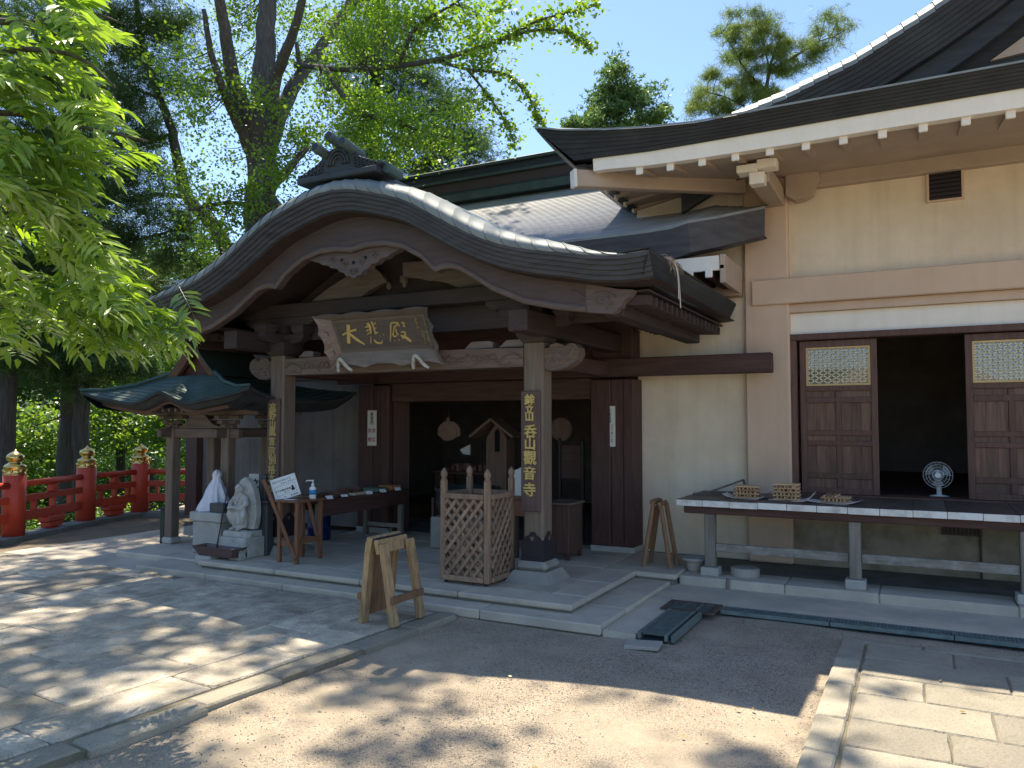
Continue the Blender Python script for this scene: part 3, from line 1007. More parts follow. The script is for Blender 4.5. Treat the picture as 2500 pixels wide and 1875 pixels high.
# blackened copper fascia: front run curving up to the prow, left run going back
def ftop(x): return interp([-3.95, -3.6, -3.1, -2.56, -2.05, -1.1, 4.5], [5.36, 5.262, 5.178, 5.111, 5.072, 5.078, 5.09], x)
NX = 60
def eave_run():
    b = MB()
    rows = []
    for k in range(NX+1):
        t = k/NX
        xt = -3.95 + (4.5+3.95)*t**1.3; xb = -3.50 + (4.5+3.50)*t**1.3
        zt, zb = ftop(xt), fbot(xb)
        col = []
        for j in range(7):
            f = j/6
            # six thin layers, each stepped back a little
            x = xt + (xb-xt)*f; z = zt + (zb-zt)*f; y = 8.08 + .16*f
            if j: col.append((x, y - .012, z + .004))
            col.append((x, y, z))
        col.append((xb + .04, 8.40, zb + .01))
        rows.append(col)
    b.grid(rows)
    return b
part('eave_fascia', eave_run(), 'copper_black', side)
def eave_left():
    b = MB(); rows = []
    for k in range(30):
        y = 8.08 + (17-8.08)*(k/29)**1.4
        yb = 8.24 + (17-8.24)*(k/29)**1.4
        dz = .22*math.exp(-(y-8.08)*.9) - .22
        rows.append([(-3.95, y, 5.36+dz), (-3.72, (y+yb)/2, 5.12+dz*.7), (-3.50, yb, 4.885+dz*.3), (-3.36, yb, 4.885+dz*.3)])
    b.grid(rows); return b
part('eave_fascia', eave_left(), 'copper_black', side)
# copper-clad lip over the eave, catches the light
b = MB()
rows = []
for k in range(NX+1):
    t = k/NX; xt = -3.95 + (4.5+3.95)*t**1.3
    z = ftop(xt)
    rows.append([(xt, 8.05, z-.004), (xt, 8.05, z+.016), (xt, 8.15, z+.032)])
b.grid(rows)
part('eave_lip', b, 'copper_grey', side)
# lower roof slopes behind the eave
b = MB(); rows = []
for k in range(NX+1):
    t = k/NX; xt = -3.95 + (4.5+3.95)*t**1.3
    rows.append([(xt + (max(0, -1.9-xt))*s*.95, 8.15 + s*2.3, ftop(xt)+.03 + s*(5.95-ftop(xt))*(.55+.45*s)) for s in (0, .2, .4, .6, .8, 1)])
b.grid(rows)
part('lower_roof', b, 'copper_roof', side, smooth=True)
b = MB(); rows = []
for k in range(20):
    y = 8.1 + (17-8.1)*k/19
    s0 = min(1, max(0, (y-8.1)/2.2))
    dz = .22*math.exp(-(y-8.08)*.9) - .22
    rows.append([(-3.95 + 2.05*s*s0, y, 5.37+dz + s*s0*.6) for s in (0, .25, .5, .75, 1)])
b.grid(rows)
part('lower_roof', b, 'copper_roof', side, smooth=True)
# gable above: verge, layered fascia, dark gable wall
GX = [-2.7, -2.25, -1.91, -1.31, -.546, .17, .60, 1.2, 1.9, 2.6]
GZ = [5.20, 5.43, 5.56, 5.71, 5.97, 6.33, 6.58, 6.99, 7.54, 8.20]
def gz(x): return interp(GX, GZ, x if x <= 2.6 else 5.2-x)
xs = list(np.linspace(-2.7, 2.6, 44))
b = MB()
rows = []
for x in xs:
    z = gz(x); e = .05; sl_ = (gz(min(2.6, x+e))-gz(x-e))/(min(2.6, x+e)-(x-e)); nx_, nz_ = -sl_/math.hypot(1, sl_), 1/math.hypot(1, sl_)
    col = []
    for j in range(8):
        d = .34*j/7; y = 9.45 + .20*j/7
        if j: col.append((x - nx_*(d-.004), y-.012, z - nz_*(d-.004)))
        col.append((x - nx_*d, y, z - nz_*d))
    col.append((x - nx_*.35, 9.95, z - nz_*.35))
    rows.append(col)
b.grid(rows)
part('gable_fascia', b, 'copper_black', side)
# verge covering sheets, one per tile course
n = 34
for i in range(n):
    xa = -2.7 + 5.3*i/n; xb = -2.7 + 5.3*(i+1)/n
    rows = []
    for x, li in ((xa+.004, .012), ((xa+xb)/2, .006), (xb, .0)):
        z = gz(x)
        rows.append([(x, 9.43, z - .02 + li), (x-.01, 9.43, z + .03 + li), (x - .03, 9.50, z + .11 + li), (x-.05, 9.62, z + .16 + li), (x-.06, 9.80, z + .17 + li), (x-.05, 10.0, z + .12)])
    bb = MB(); bb.grid(rows)
    part('verge_sheet', bb, 'copper_grey', side, smooth=False)
b = MB(); b.grid([[(x, 10.0, gz(x)+.10), (x, 18, gz(x)+.10)] for x in xs]); b.grid([[(5.2-x, 9.5, gz(x)+.10), (5.2-x, 18, gz(x)+.10)] for x in xs])
part('upper_roof', b, 'copper_roof', side)
b = MB(); poly = [(-2.2, 5.0)] + [(x, gz(x)-.33) for x in xs] + [(5.2-x, gz(x)-.33) for x in xs[::-1]] + [(7.4, 5.0)]
b.prism(poly, 'xz', 10.05, 10.2)
part('gable_wall', b, 'gable_dark', side)
# bargeboard and pale gable panel
b = MB(); rows = []
for x in xs:
    z = gz(x)
    rows.append([(x+.05, 9.75, z-.36), (x+.05, 9.75, z-.62), (x+.05, 9.83, z-.62)])
b.grid(rows)
part('bargeboard', b, 'gable_dark', side)
b = MB(); b.prism([(.80, 5.93), (1.9, 6.02), (1.9, 6.45), (1.3, 6.25)], 'xz', 10.0, 10.06)
part('gable_panel', b, 'plaster', side)

# door bay: white lintel panel, frame, dark room
b = MB(); b.box(-1.42, 4.4, W+.03, W+.15, 2.985, 3.252)
part('lintel_panel', b, 'white', side)
b = MB(); b.cbox(-1.42, 4.4, W-.05, W+.16, 2.905, 2.983, .008)
part('door_head', b, 'doorf', side)
b = MB(); b.cbox(-1.425, -1.335, W-.045, W+.16, .96, 2.904, .008); 
part('door_jamb', b, 'doorf', side)
b = MB(); b.box(-1.468, -1.426, W-.03, W+.16, .96, 3.252)
part('door_jamb', b, 'plaster', side)
b = MB(); b.cbox(-1.36, 4.4, W-.06, W+.30, .935, 1.012, .006)
part('door_sill', b, 'doorf', side)
for x0 in (-1.305, .482):
    d = part('sliding_door', MB().box(x0+.01, x0+.865, W+.052, W+.066, 1.02, 2.30), 'doorf', side)
    x1 = x0 + .875
    y0, y1 = W+.03, W+.07
    def rail(xa, xb, za, zb, yy=0.0, m='doorf', nm='door_rail'):
        bb = MB(); bb.cbox(xa, xb, y0-.004+yy, y1+yy, za, zb, .005)
        part(nm, bb, m, d)
    rail(x0, x0+.072, 1.014, 2.895, nm='stile'); rail(x1-.072, x1, 1.014, 2.895, nm='stile')
    rail(x0+.072, x1-.072, 2.80+.015, 2.895); rail(x0+.072, x1-.072, 2.27, 2.335)
    rail(x0+.072, x1-.072, 2.125, 2.195); rail(x0+.072, x1-.072, 1.725, 1.785); rail(x0+.072, x1-.072, 1.60, 1.66); rail(x0+.072, x1-.072, 1.20, 1.268); rail(x0+.072, x1-.072, 1.014, 1.085)
    xm = (x0+x1)/2
    bb = MB(); bb.cbox(xm-.03, xm+.03, y0-.002, y1, 1.09, 2.265, .004); part('mullion', bb, 'doorf', d)
    for za, zb in ((2.195, 2.27), (1.785, 2.125), (1.66, 1.725), (1.268, 1.60), (1.085, 1.20)):
        for xa, xb in ((x0+.072, xm-.03), (xm+.03, x1-.072)):
            nb = 3 if zb-za > .2 else 1
            for q in range(nb):
                bb = MB(); wq = (xb-xa)/nb
                bb.cbox(xa+wq*q+.0005, xa+wq*(q+1)-.0005, y0+.016, y1-.004, za-.004, zb+.004, .002)
                part('door_panel', bb, 'door', d)
    # gilt lattice light
    bb = MB()
    xa, xb, za, zb = x0+.074, x1-.074, 2.337, 2.813
    for (p, q, s_, t_) in ((xa, xa+.022, za, zb), (xb-.022, xb, za, zb), (xa+.022, xb-.022, za, za+.022), (xa+.022, xb-.022, zb-.022, zb)):
        bb.box(p, q, y0+.004, y0+.03, s_, t_)
    part('light_frame', bb, 'gold_lattice', d)
    bb = MB()
    px, pz = .0985, .0635
    def clip(cx, cz, dx, dz):
        # clip an infinite line to the light
        ts = []
        t0, t1 = -9, 9
        for c0, dd, lo, hi in ((cx, dx, xa+.02, xb-.02), (cz, dz, za+.02, zb-.02)):
            a, e = (lo-c0)/dd, (hi-c0)/dd
            t0 = max(t0, min(a, e)); t1 = min(t1, max(a, e))
        if t1 - t0 < .02: return
        bb.bar((cx+dx*t0, y0+.02, cz+dz*t0), (cx+dx*t1, y0+.02, cz+dz*t1), .013, .006, up=(0, 1, 0))
    k = -9
    while k < 18:
        clip(xa + px*k, za, px, pz); clip(xa + px*k, za, -px, pz); k += 1
    part('lattice_bars', bb, 'gold_wire', d)
    bb = MB(); bb.box(xa, xb, y0+.034, y0+.037, za, zb); part('glass_pane', bb, 'glass', d)
    bb = MB(); bb.box(xa, xb, y0+.041, y0+.046, za, zb); part('backing_pane', bb, 'shoji', d)
# third leaf going out of frame and wall beyond
b = MB(); b.box(1.36, 4.4, W+.05, W+.12, 1.014, 2.9)
part('door_leaf', b, 'door', side)
# dark room
b = MB()
b.box(-3.2, 4.2, 15.8, 15.9, .5, 5); b.box(-3.2, -3.1, W+.3, 15.8, .5, 5); b.box(4.1, 4.2, W+.3, 15.8, .5, 5)
b.box(-3.2, 4.2, W+.3, 15.8, 3.6, 3.7)
part('room_lining', b, 'room', side)
b = MB(); b.box(-3.2, 4.2, W+.26, 15.8, .9, .985)
part('room_floor', b, 'dark_x', side)
for xa, xb in ((-1.62, -.98), (-.74, .14), (.5, .9), (1.1, 1.9)):
    b = MB(); b.box(xa, xb, 15.74, 15.79, 2.18, 2.62)
    part('inner_window', b, 'shoji', side)
# square wall vent with frame
v = part('wall_vent', MB().box(.165, .495, W-.012, W+.03, 4.475, 4.845), 'iron', side)
for i in range(7):
    bb = MB(); bb.bar((.17, W-.02, 4.51+.05*i), (.49, W-.02, 4.51+.05*i), .004, .03, up=(0, .6, 1)); part('louvre', bb, 'iron', v)
bb = MB(); 
for (p, q, s_, t_) in ((.14, .165, 4.455, 4.87), (.495, .52, 4.455, 4.87), (.165, .495, 4.845, 4.87), (.165, .495, 4.455, 4.475)):
    bb.box(p, q, W-.022, W+.03, s_, t_)
part('vent_frame', bb, 'plaster', v)
# small round wall caps
for x, z in ((.47, 5.01), (.93, 4.86)):
    b = MB(); b.lathe([(.035, 0), (.035, .01), (.02, .02)], 14, (x, W-.0, z), Matrix.Rotation(R(90), 3, 'X')); part('wall_cap', b, 'plaster', side)
# low iron ventilation grille and conduit
g = part('floor_grille', MB().box(.24, .57, W+.035, W+.05, .62, .71), 'iron', side)
bb = MB()
for (p, q, s_, t_) in ((.21, .24, .60, .73), (.57, .60, .60, .73), (.24, .57, .705, .73), (.24, .57, .60, .62)):
    bb.box(p, q, W+.02, W+.05, s_, t_)
for i in range(8): bb.box(.262+.04*i, .275+.04*i, W+.025, W+.05, .62, .705)
part('grille_frame', bb, 'rust', g)
b = MB(); b.tube([(.585, W+.02, .12), (.585, W+.02, .62)], .013, 8); part('conduit', b, 'rust', side)
# ================================================================== MAIN HALL (behind the porch)
hall = thing('main_hall', 'dark timbered main hall behind the porch with a long grey copper roof', 'temple hall', (-6.5, 10.2, 0))
# copper roof, laid in horizontal courses
NC = 46
def rz(s): return 4.17 + 2.06*(.74*s + .26*s*s)
def roof_front():
    b = MB()
    cols = [-11.3, -10.6, -9.8, -9.0, -8, -7, -6, -5, -4, -3.2, -2.75, -2.5, -2.33, -2.15, -1.95, -1.75, -1.60]
    rows = []
    for k in range(NC+1):
        s = k/NC
        for lip in ((0, 1) if k < NC else (0,)):
            r = []
            for x in cols:
                y = 8.9 + 4.1*s; z = rz(s)
                if x > -2.34:
                    f = (x+2.34)/.74
                    y += .80*f**1.2*(1-s*.4); z += .27*f**1.5*(1-s)
                xx = x
                if x < -9.4:
                    xx = x + s*(max(0, -9.4-x))*1.0
                z += .10*max(0, (-9.6-x)/1.7)**2*(1-s)
                if x > -2.9: z += .06*max(0, (x+2.9)/.6)**2*(1-s) if x <= -2.34 else .06*(1-s)
                if lip: z += .013; y += .002
                r.append((xx, y, z + (0 if lip else 0)))
            rows.append(r)
    # interleave: each course starts with a small raised drip edge
    out = []
    for i, r in enumerate(rows): out.append(r)
    b.grid(out)
    return b
part('roof_courses', roof_front(), 'copper_roof', hall)
b = MB()
b.grid([[(-11.3 + 1.9*s, 8.9 + 4.1*s, rz(s)-.01), (-11.3 + 1.9*s, 17.1 - 4.1*s, rz(s)-.01)] for s in np.linspace(0, 1, 8)])
b.grid([[(-9.4, 13.0, 6.22), (-2.2, 13.0, 6.22)], [(-10.6, 17.1, 4.2), (-2.2, 17.1, 4.2)]])
part('rear_roof', b, 'copper_roof', hall)
# eave fascia
b = MB(); rows = []
P = [(-11.35, 8.88, 4.20), (-10.4, 8.9, 4.17)] + [(x, 8.9, 4.165) for x in (-9.5, -8, -6, -4.5, -3.4, -2.9)] + [(-2.55, 8.9, 4.18), (-2.34, 8.9, 4.225), (-2.05, 9.13, 4.30), (-1.8, 9.4, 4.40), (-1.60, 9.70, 4.50)]
for x, y, z in P:
    t = max(0, min(1, (x+2.34)/.74)); h = .335 - .02*t
    rows.append([(x+.0, y-.012, z+.012), (x, y-.02, z-.01), (x - .03*t, y + .09, z - h), (x - .03*t, y + .30, z - h)])
b.grid(rows)
part('eave_fascia', b, 'copper_fascia', hall)
b = MB(); rows = []
for x, y, z in P: rows.append([(x, y-.024, z-.014), (x, y-.024, z+.018), (x, y+.05, z+.03)])
b.grid(rows)
part('eave_lip', b, 'copper_grey', hall)
b = MB(); b.box(-11.2, -2.03, 9.05, 9.10, 3.665, 3.835)
part('eave_board', b, 'white', hall)
def hr():
    b = MB(); b.box(-.038, .038, 0, 1.3, -.05, .05); b.cur = 1
    b.cbox(-.042, .042, -.03, .004, -.052, .052, .008); return b.mesh('rafter', ['dark_y', 'white'])
hrm = hr()
for i in range(26):
    part('rafter', hrm, None, hall, loc=(-2.145 - .225*i - .0, 9.07, 3.635))
b = MB(); b.box(-11.2, -1.98, 9.10, 10.2, 3.69, 3.73)
part('soffit', b, 'dark_y', hall)
b = MB(); b.cbox(-3.4, -1.98, 9.98, 10.2, 3.50, 3.62); part('wall_plate', b, 'eave_paint', hall)
b = MB(); b.cbox(-2.028, -1.965, 9.10, 10.1, 3.52, 3.86, .008); part('eave_return', b, 'eave_paint', hall)
# stacked ridge
for z0, z1, y0, m in ((6.18, 6.34, 12.70, 'ridge_dark'), (6.34, 6.40, 12.76, 'copper_black'), (6.40, 6.60, 12.80, 'soffit'), (6.60, 6.66, 12.74, 'ridge_dark'), (6.66, 6.80, 12.80, 'copper_black'), (6.80, 6.86, 12.72, 'ridge_dark')):
    b = MB(); b.cbox(-9.5, -2.3, y0, 26-y0, z0, z1, .01); part('ridge_course', b, m, hall)

# walls and posts of the facade
FY = 9.8
for cx in (-7.62, -3.64):
    b = MB(); b.cbox(cx-.30, cx-.02, FY, FY+.38, .24, 2.46, .012); part('door_post', b, 'dark_z', hall)
    b = MB(); b.cbox(cx-.018, cx+.16, FY+.015, FY+.38, .24, 2.46, .01); part('door_post', b, 'dark_z', hall)
    b = MB(); b.cbox(cx+.162, cx+.30, FY, FY+.38, .24, 2.46, .01); part('door_post', b, 'dark_z', hall)
    b = MB(); b.cbox(cx-.31, cx+.31, FY-.012, FY+.39, .15, .24, .01); part('post_plinth', b, 'granite', hall)
    b = MB(); b.cbox(cx-.29, cx+.29, FY+.03, FY+.34, 2.735, 3.69, .01); part('upper_post', b, 'dark_z', hall)
b = MB(); b.cbox(-8.3, -1.56, FY-.075, FY+.06, 2.49, 2.735, .012); part('lintel_beam', b, 'dark_x', hall)
b = MB(); b.cbox(-7.3, -3.95, FY+.05, FY+.2, 2.20, 2.488, .01); part('lintel_board', b, 'dark_x', hall)
b = MB(); b.box(-7.35, -3.90, FY+.08, FY+.18, 2.735, 3.69); part('transom_board', b, 'dark_x', hall)
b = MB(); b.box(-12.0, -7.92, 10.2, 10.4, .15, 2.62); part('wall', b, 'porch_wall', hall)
b = MB(); b.box(-12.0, -7.9, 10.15, 10.4, 2.60, 3.7); part('upper_wall', b, 'dark_x', hall)
b = MB(); b.cbox(-12.2, -11.9, 10.05, 10.42, .15, 3.7, .01); part('corner_post', b, 'dark_z', hall)
b = MB(); b.cbox(-9.95, -9.70, 10.08, 10.3, .15, 2.62, .01); part('wall_post', b, 'dark_z', hall)
b = MB(); b.box(-12.2, -12.0, 10.4, 17, .15, 3.9); b.box(-3.95, -3.4, 10.2, 10.4, .15, 3.7); part('side_wall', b, 'dark_z', hall)
# folded back door leaf on the left jamb
b = MB(); b.bar((-7.30, 9.90, 1.22), (-7.185, 10.16, 1.22), .05, 2.06, c=.006); part('door_leaf', b, 'dark_z', hall)
# interior
b = MB(); b.box(-12, -2.4, 16.9, 17.0, 0, 4); b.box(-12, -2.4, 10.42, 16.9, 3.4, 3.5); b.box(-3.38, -3.30, 10.4, 16.9, .1, 3.5); b.box(-11, -10.9, 10.4, 16.9, .1, 3.5)
part('room_lining', b, 'room', hall)
# ================================================================== ENTRANCE PORCH with undulating gable
porch = thing('entrance_porch', 'timber entrance porch with an undulating copper gable roof on two pillars', 'porch', (-5.66, 7.75, .17))
CX = -5.66
PR_X = [0, .20, .41, .93, 1.32, 1.70, 2.06, 2.43, 2.80, 3.03, 3.30, 3.49, 3.60]
PR_Z = [4.445, 4.428, 4.386, 4.226, 4.017, 3.800, 3.640, 3.535, 3.463, 3.415, 3.385, 3.388, 3.40]
_c = smooth_curve([(x, 0, z) for x, z in zip(PR_X, PR_Z)], 6)
_cx = [p.x for p in _c]; _cz = [p.z for p in _c]
def lipz(d): return interp(_cx, _cz, abs(d))
def nrm(d):
    e = .04
    s = (lipz(d+e) - lipz(d-e))/(2*e)
    l = math.hypot(1, s)
    return (-s/l, 1/l)
NS = 96
DX = [-3.60 + 7.2*i/NS for i in range(NS+1)]
FYK = 6.50
def taper(d):
    t = max(0, min(1, (abs(d)-2.1)/1.5)); return 1 - .88*t*t*(3-2*t)
def sweep(section, dxs=DX):
    """section(dx) -> list of (offset along the curve normal, y)"""
    b = MB(); rows = []
    for d in dxs:
        n = nrm(d) if abs(d) < 3.4 else (0, 1)
        z = lipz(d)
        rows.append([(CX + d + n[0]*o, y, z + n[1]*o) for o, y in section(d)])
    b.grid(rows)
    return b
# layered fascia: five courses, each set back
sec = []
for k in range(5):
    o = -.042*k; y = FYK + .028*k
    sec += [(o, y), (o-.039, y + .006)]
sec += [(-.213, FYK + .15), (-.213, FYK + .36)]
part('gable_fascia', sweep(lambda d: sec), 'copper_fascia', porch)
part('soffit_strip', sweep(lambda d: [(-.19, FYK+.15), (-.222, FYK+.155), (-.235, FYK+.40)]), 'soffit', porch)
# verge: rolled copper sheets, each a piece, standing seams between
n = 40
SECV = [(-.012, 0), (.012, -.006), (.042, .0), (.072, .022), (.10, .055), (.122, .10), (.140, .155), (.155, .23), (.162, .31), (.165, .40)]
for i in range(n):
    d0 = -3.60 + 7.2*i/n; d1 = -3.60 + 7.2*(i+1)/n
    rows = []
    right = (d0 + d1) > -.4
    for q in range(6):
        t = q/5
        d = d0 + (d1-d0)*t
        li = .007*max(0, 1 - 3.2*(t if right else 1-t)) if abs(d) < 3.5 else 0
        col = []
        for j, (o, y) in enumerate(SECV):
            sh = -.030*j*(1 if right else -1)*min(1, abs(d)/.6 + .2)
            dd = max(-3.60, min(3.60, d + sh))
            n2 = nrm(dd) if abs(dd) < 3.4 else (0, 1)
            col.append((CX + dd + n2[0]*(o*taper(dd)+li), FYK + y*(.35+.65*taper(dd)) - li*.5, lipz(dd) + n2[1]*(o*taper(dd)+li)))
        rows.append(col)
    b = MB(); b.grid(rows)
    part('verge_sheet', b, 'copper_grey', porch, smooth=True)
# barrel roof running back to the hall
b = sweep(lambda d: [(.165*taper(d), FYK+.40*(.35+.65*taper(d))), (.16*taper(d), 8.0), (.16*taper(d), 10.1)]); 
part('barrel_roof', b, 'copper_roof', porch, smooth=True)
b = sweep(lambda d: [(-.213, FYK+.36), (-.213, 10.1)])
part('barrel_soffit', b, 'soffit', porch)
# side eaves: black fascia running back to the walls
for sg in (1, -1):
    yend = 10.15 if sg > 0 else 9.6
    b = MB(); rows = []
    for k in range(14):
        y = FYK + (yend-FYK)*k/13
        z0 = 3.40 - .035*math.sin(math.pi*min(1, k/9)) 
        x = CX + sg*3.60
        rows.append([(x, y, z0+.02), (x, y, z0-.004), (x - sg*.03, y, z0-.07), (x - sg*.035, y, z0-.075), (x - sg*.10, y + (.12 if k == 0 else 0), z0-.215), (x - sg*.42, y + (.12 if k == 0 else 0), z0-.205)])
    b.grid(rows)
    part('side_fascia', b, 'copper_black', porch)
    b = MB(); b.grid([[(CX+sg*3.60, y, 3.40+.02), (CX+sg*3.5, y, 3.417), (CX+sg*3.3, y, 3.40)] for y in (FYK, 8, yend)])
    part('eave_lip', b, 'copper_grey', porch)
    # rafters under the side eave, boards stepped at the end
    bb = MB(); bb.box(0, .85, -.03, .03, -.045, .045)
    rme = bb.mesh('rafter', 'soffit')
    for i in range(17):
        part('rafter', rme, None, porch, loc=(CX + sg*(2.62 if sg > 0 else 3.47), 6.98 + .175*i, 3.075), rot=(0, R(3), 0))
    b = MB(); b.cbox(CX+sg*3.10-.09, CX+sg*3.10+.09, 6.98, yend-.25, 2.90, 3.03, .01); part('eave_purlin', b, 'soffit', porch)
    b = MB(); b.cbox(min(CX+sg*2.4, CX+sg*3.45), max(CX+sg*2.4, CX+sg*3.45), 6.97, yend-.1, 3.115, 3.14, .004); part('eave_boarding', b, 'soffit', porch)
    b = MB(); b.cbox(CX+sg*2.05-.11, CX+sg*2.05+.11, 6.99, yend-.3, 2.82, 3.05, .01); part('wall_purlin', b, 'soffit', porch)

# bargeboard with cusped lower edge, bead moulding, carved tips
BB = [(0, 3.811), (.12, 3.835), (.24, 3.850), (.46, 3.845), (.715, 3.783), (.965, 3.645), (1.05, 3.57), (1.107, 3.510), (1.150, 3.487), (1.227, 3.508), (1.33, 3.508), (1.443, 3.478), (1.64, 3.36), (1.83, 3.235), (2.2, 3.073), (2.54, 2.994), (2.87, 2.942)]
bx = [p[0] for p in BB]; bz = [p[1] for p in BB]
def barge_bot(d): return interp(bx, bz, abs(d))
ds = sorted(set([-x for x in bx] + bx + list(np.linspace(-2.87, 2.87, 90))))
b = MB(); rows = []
for d in ds:
    zt = lipz(d) - .185; zb = barge_bot(d)
    rows.append([(CX+d, 6.95, zt), (CX+d, 6.85, zt), (CX+d, 6.85, zb+.055), (CX+d, 6.85, zb), (CX+d, 6.95, zb)])
b.grid(rows)
part('bargeboard', b, 'barge', porch)
b = MB(); rows = []
for d in ds:
    zb = barge_bot(d)
    rows.append([(CX+d, 6.849, zb+.068), (CX+d, 6.832, zb+.058), (CX+d, 6.825, zb+.03), (CX+d, 6.832, zb+.004), (CX+d, 6.849, zb-.004)])
b.grid(rows)
part('bargeboard_bead', b, 'barge_bead', porch, smooth=True)
for sg in (1, -1):
    tip = [(2.87, 2.942), (3.13, 2.907), (3.165, 2.925), (3.19, 2.955), (3.215, 2.962), (3.235, 3.005), (3.262, 3.035), (3.30, 3.06), (3.345, 3.118), (3.30, 3.125), (3.19, 3.137), (2.87, 3.215)]
    b = MB(); b.prism([(CX+sg*x, z) for x, z in tip], 'xz', 6.84, 6.95); part('bargeboard_tip', b, 'barge_bead', porch)
    b = MB()
    # relief scroll
    sc = []
    for k in range(26):
        a = -.6 + k*.36; rr = .088*(1 - k/29)
        sc.append((CX + sg*(3.03 + rr*math.cos(a)), 6.836, 3.035 + rr*.8*math.sin(a)))
    b.tube(sc, .009, 5)
    b.tube(smooth_curve([(CX+sg*2.72, 6.838, 3.16), (CX+sg*2.80, 6.836, 3.12), (CX+sg*2.86, 6.836, 3.075), (CX+sg*2.93, 6.836, 3.07), (CX+sg*2.96, 6.836, 3.11), (CX+sg*3.04, 6.836, 3.125), (CX+sg*3.12, 6.836, 3.10), (CX+sg*3.17, 6.836, 3.06)], 5), .008, 5)
    b.tube(smooth_curve([(CX+sg*3.08, 6.836, 2.95), (CX+sg*3.12, 6.836, 2.99), (CX+sg*3.16, 6.836, 3.0)], 5), .008, 5)
    part('carved_scroll', b, 'barge_bead', porch, smooth=True)
# gable pendant: pierced leaf carving at the peak
b = MB()
pts = []
half = [(0, 3.52), (.05, 3.55), (.11, 3.56), (.14, 3.60), (.20, 3.615), (.25, 3.66), (.33, 3.67), (.38, 3.71), (.46, 3.72), (.52, 3.755), (.62, 3.78), (.66, 3.80), (.40, 3.86), (.2, 3.86), (0, 3.83)]
b.prism([(CX+x, z) for x, z in half] + [(CX-x, z) for x, z in half[-2:0:-1]], 'xz', 6.90, 6.99)
for sg in (1, -1):
    for cxx, czz, rr in ((.12, 3.70, .05), (.30, 3.76, .04), (.02, 3.60, .035)):
        b.tube([(CX + sg*(cxx + rr*(1-k/18)*math.cos(k*.5)), 6.894, czz + rr*(1-k/18)*math.sin(k*.5)) for k in range(16)], .010, 5)
part('gable_pendant', b, 'barge_bead', porch)
b = MB(); 
for dx_, dz_ in ((.0, 3.705), (.17, 3.745), (-.17, 3.745)):
    b.lathe([(.022, 0), (.022, .004)], 10, (CX+dx_, 6.899, dz_), Matrix.Rotation(R(90), 3, 'X'))
part('pendant_piercing', b, 'black', porch)

# pale carved strut panels in the gable
b = MB(); b.prism([(-7.10, 3.40), (-6.95, 3.50), (-6.72, 3.62), (-6.45, 3.735), (-6.15, 3.81), (-6.0, 3.825), (-5.90, 3.75), (-5.83, 3.665), (-5.79, 3.62), (-5.86, 3.605), (-5.95, 3.58), (-6.08, 3.53), (-6.2, 3.47), (-6.42, 3.40)], 'xz', 7.70, 7.80)
b.ball((-5.79, 7.74, 3.575), (.035, .03, .05), 8, 6)
part('carved_strut', b, 'pale_wood', porch)
b = MB(); b.prism([(-5.557, 3.84), (-5.38, 3.835), (-5.22, 3.83), (-5.0, 3.815), (-4.75, 3.75), (-4.5, 3.64), (-4.2, 3.50), (-4.2, 3.40), (-4.55, 3.42), (-4.72, 3.45), (-4.9, 3.53), (-5.05, 3.57), (-5.18, 3.585), (-5.34, 3.63), (-5.545, 3.66)], 'xz', 7.70, 7.80)
b.ball((-5.555, 7.74, 3.59), (.035, .03, .055), 8, 6)
b.cbox(-5.60, -5.53, 7.70, 7.79, 3.60, 3.68)
part('carved_strut', b, 'pale_wood', porch)
b = MB()
poly = [(CX-3.2, 2.98)] + [(CX+d, lipz(d)-.30) for d in np.linspace(-3.2, 3.2, 60)] + [(CX+3.2, 2.98)]
b.prism(poly, 'xz', 7.86, 7.90)
part('gable_board', b, 'porch_dk', porch)

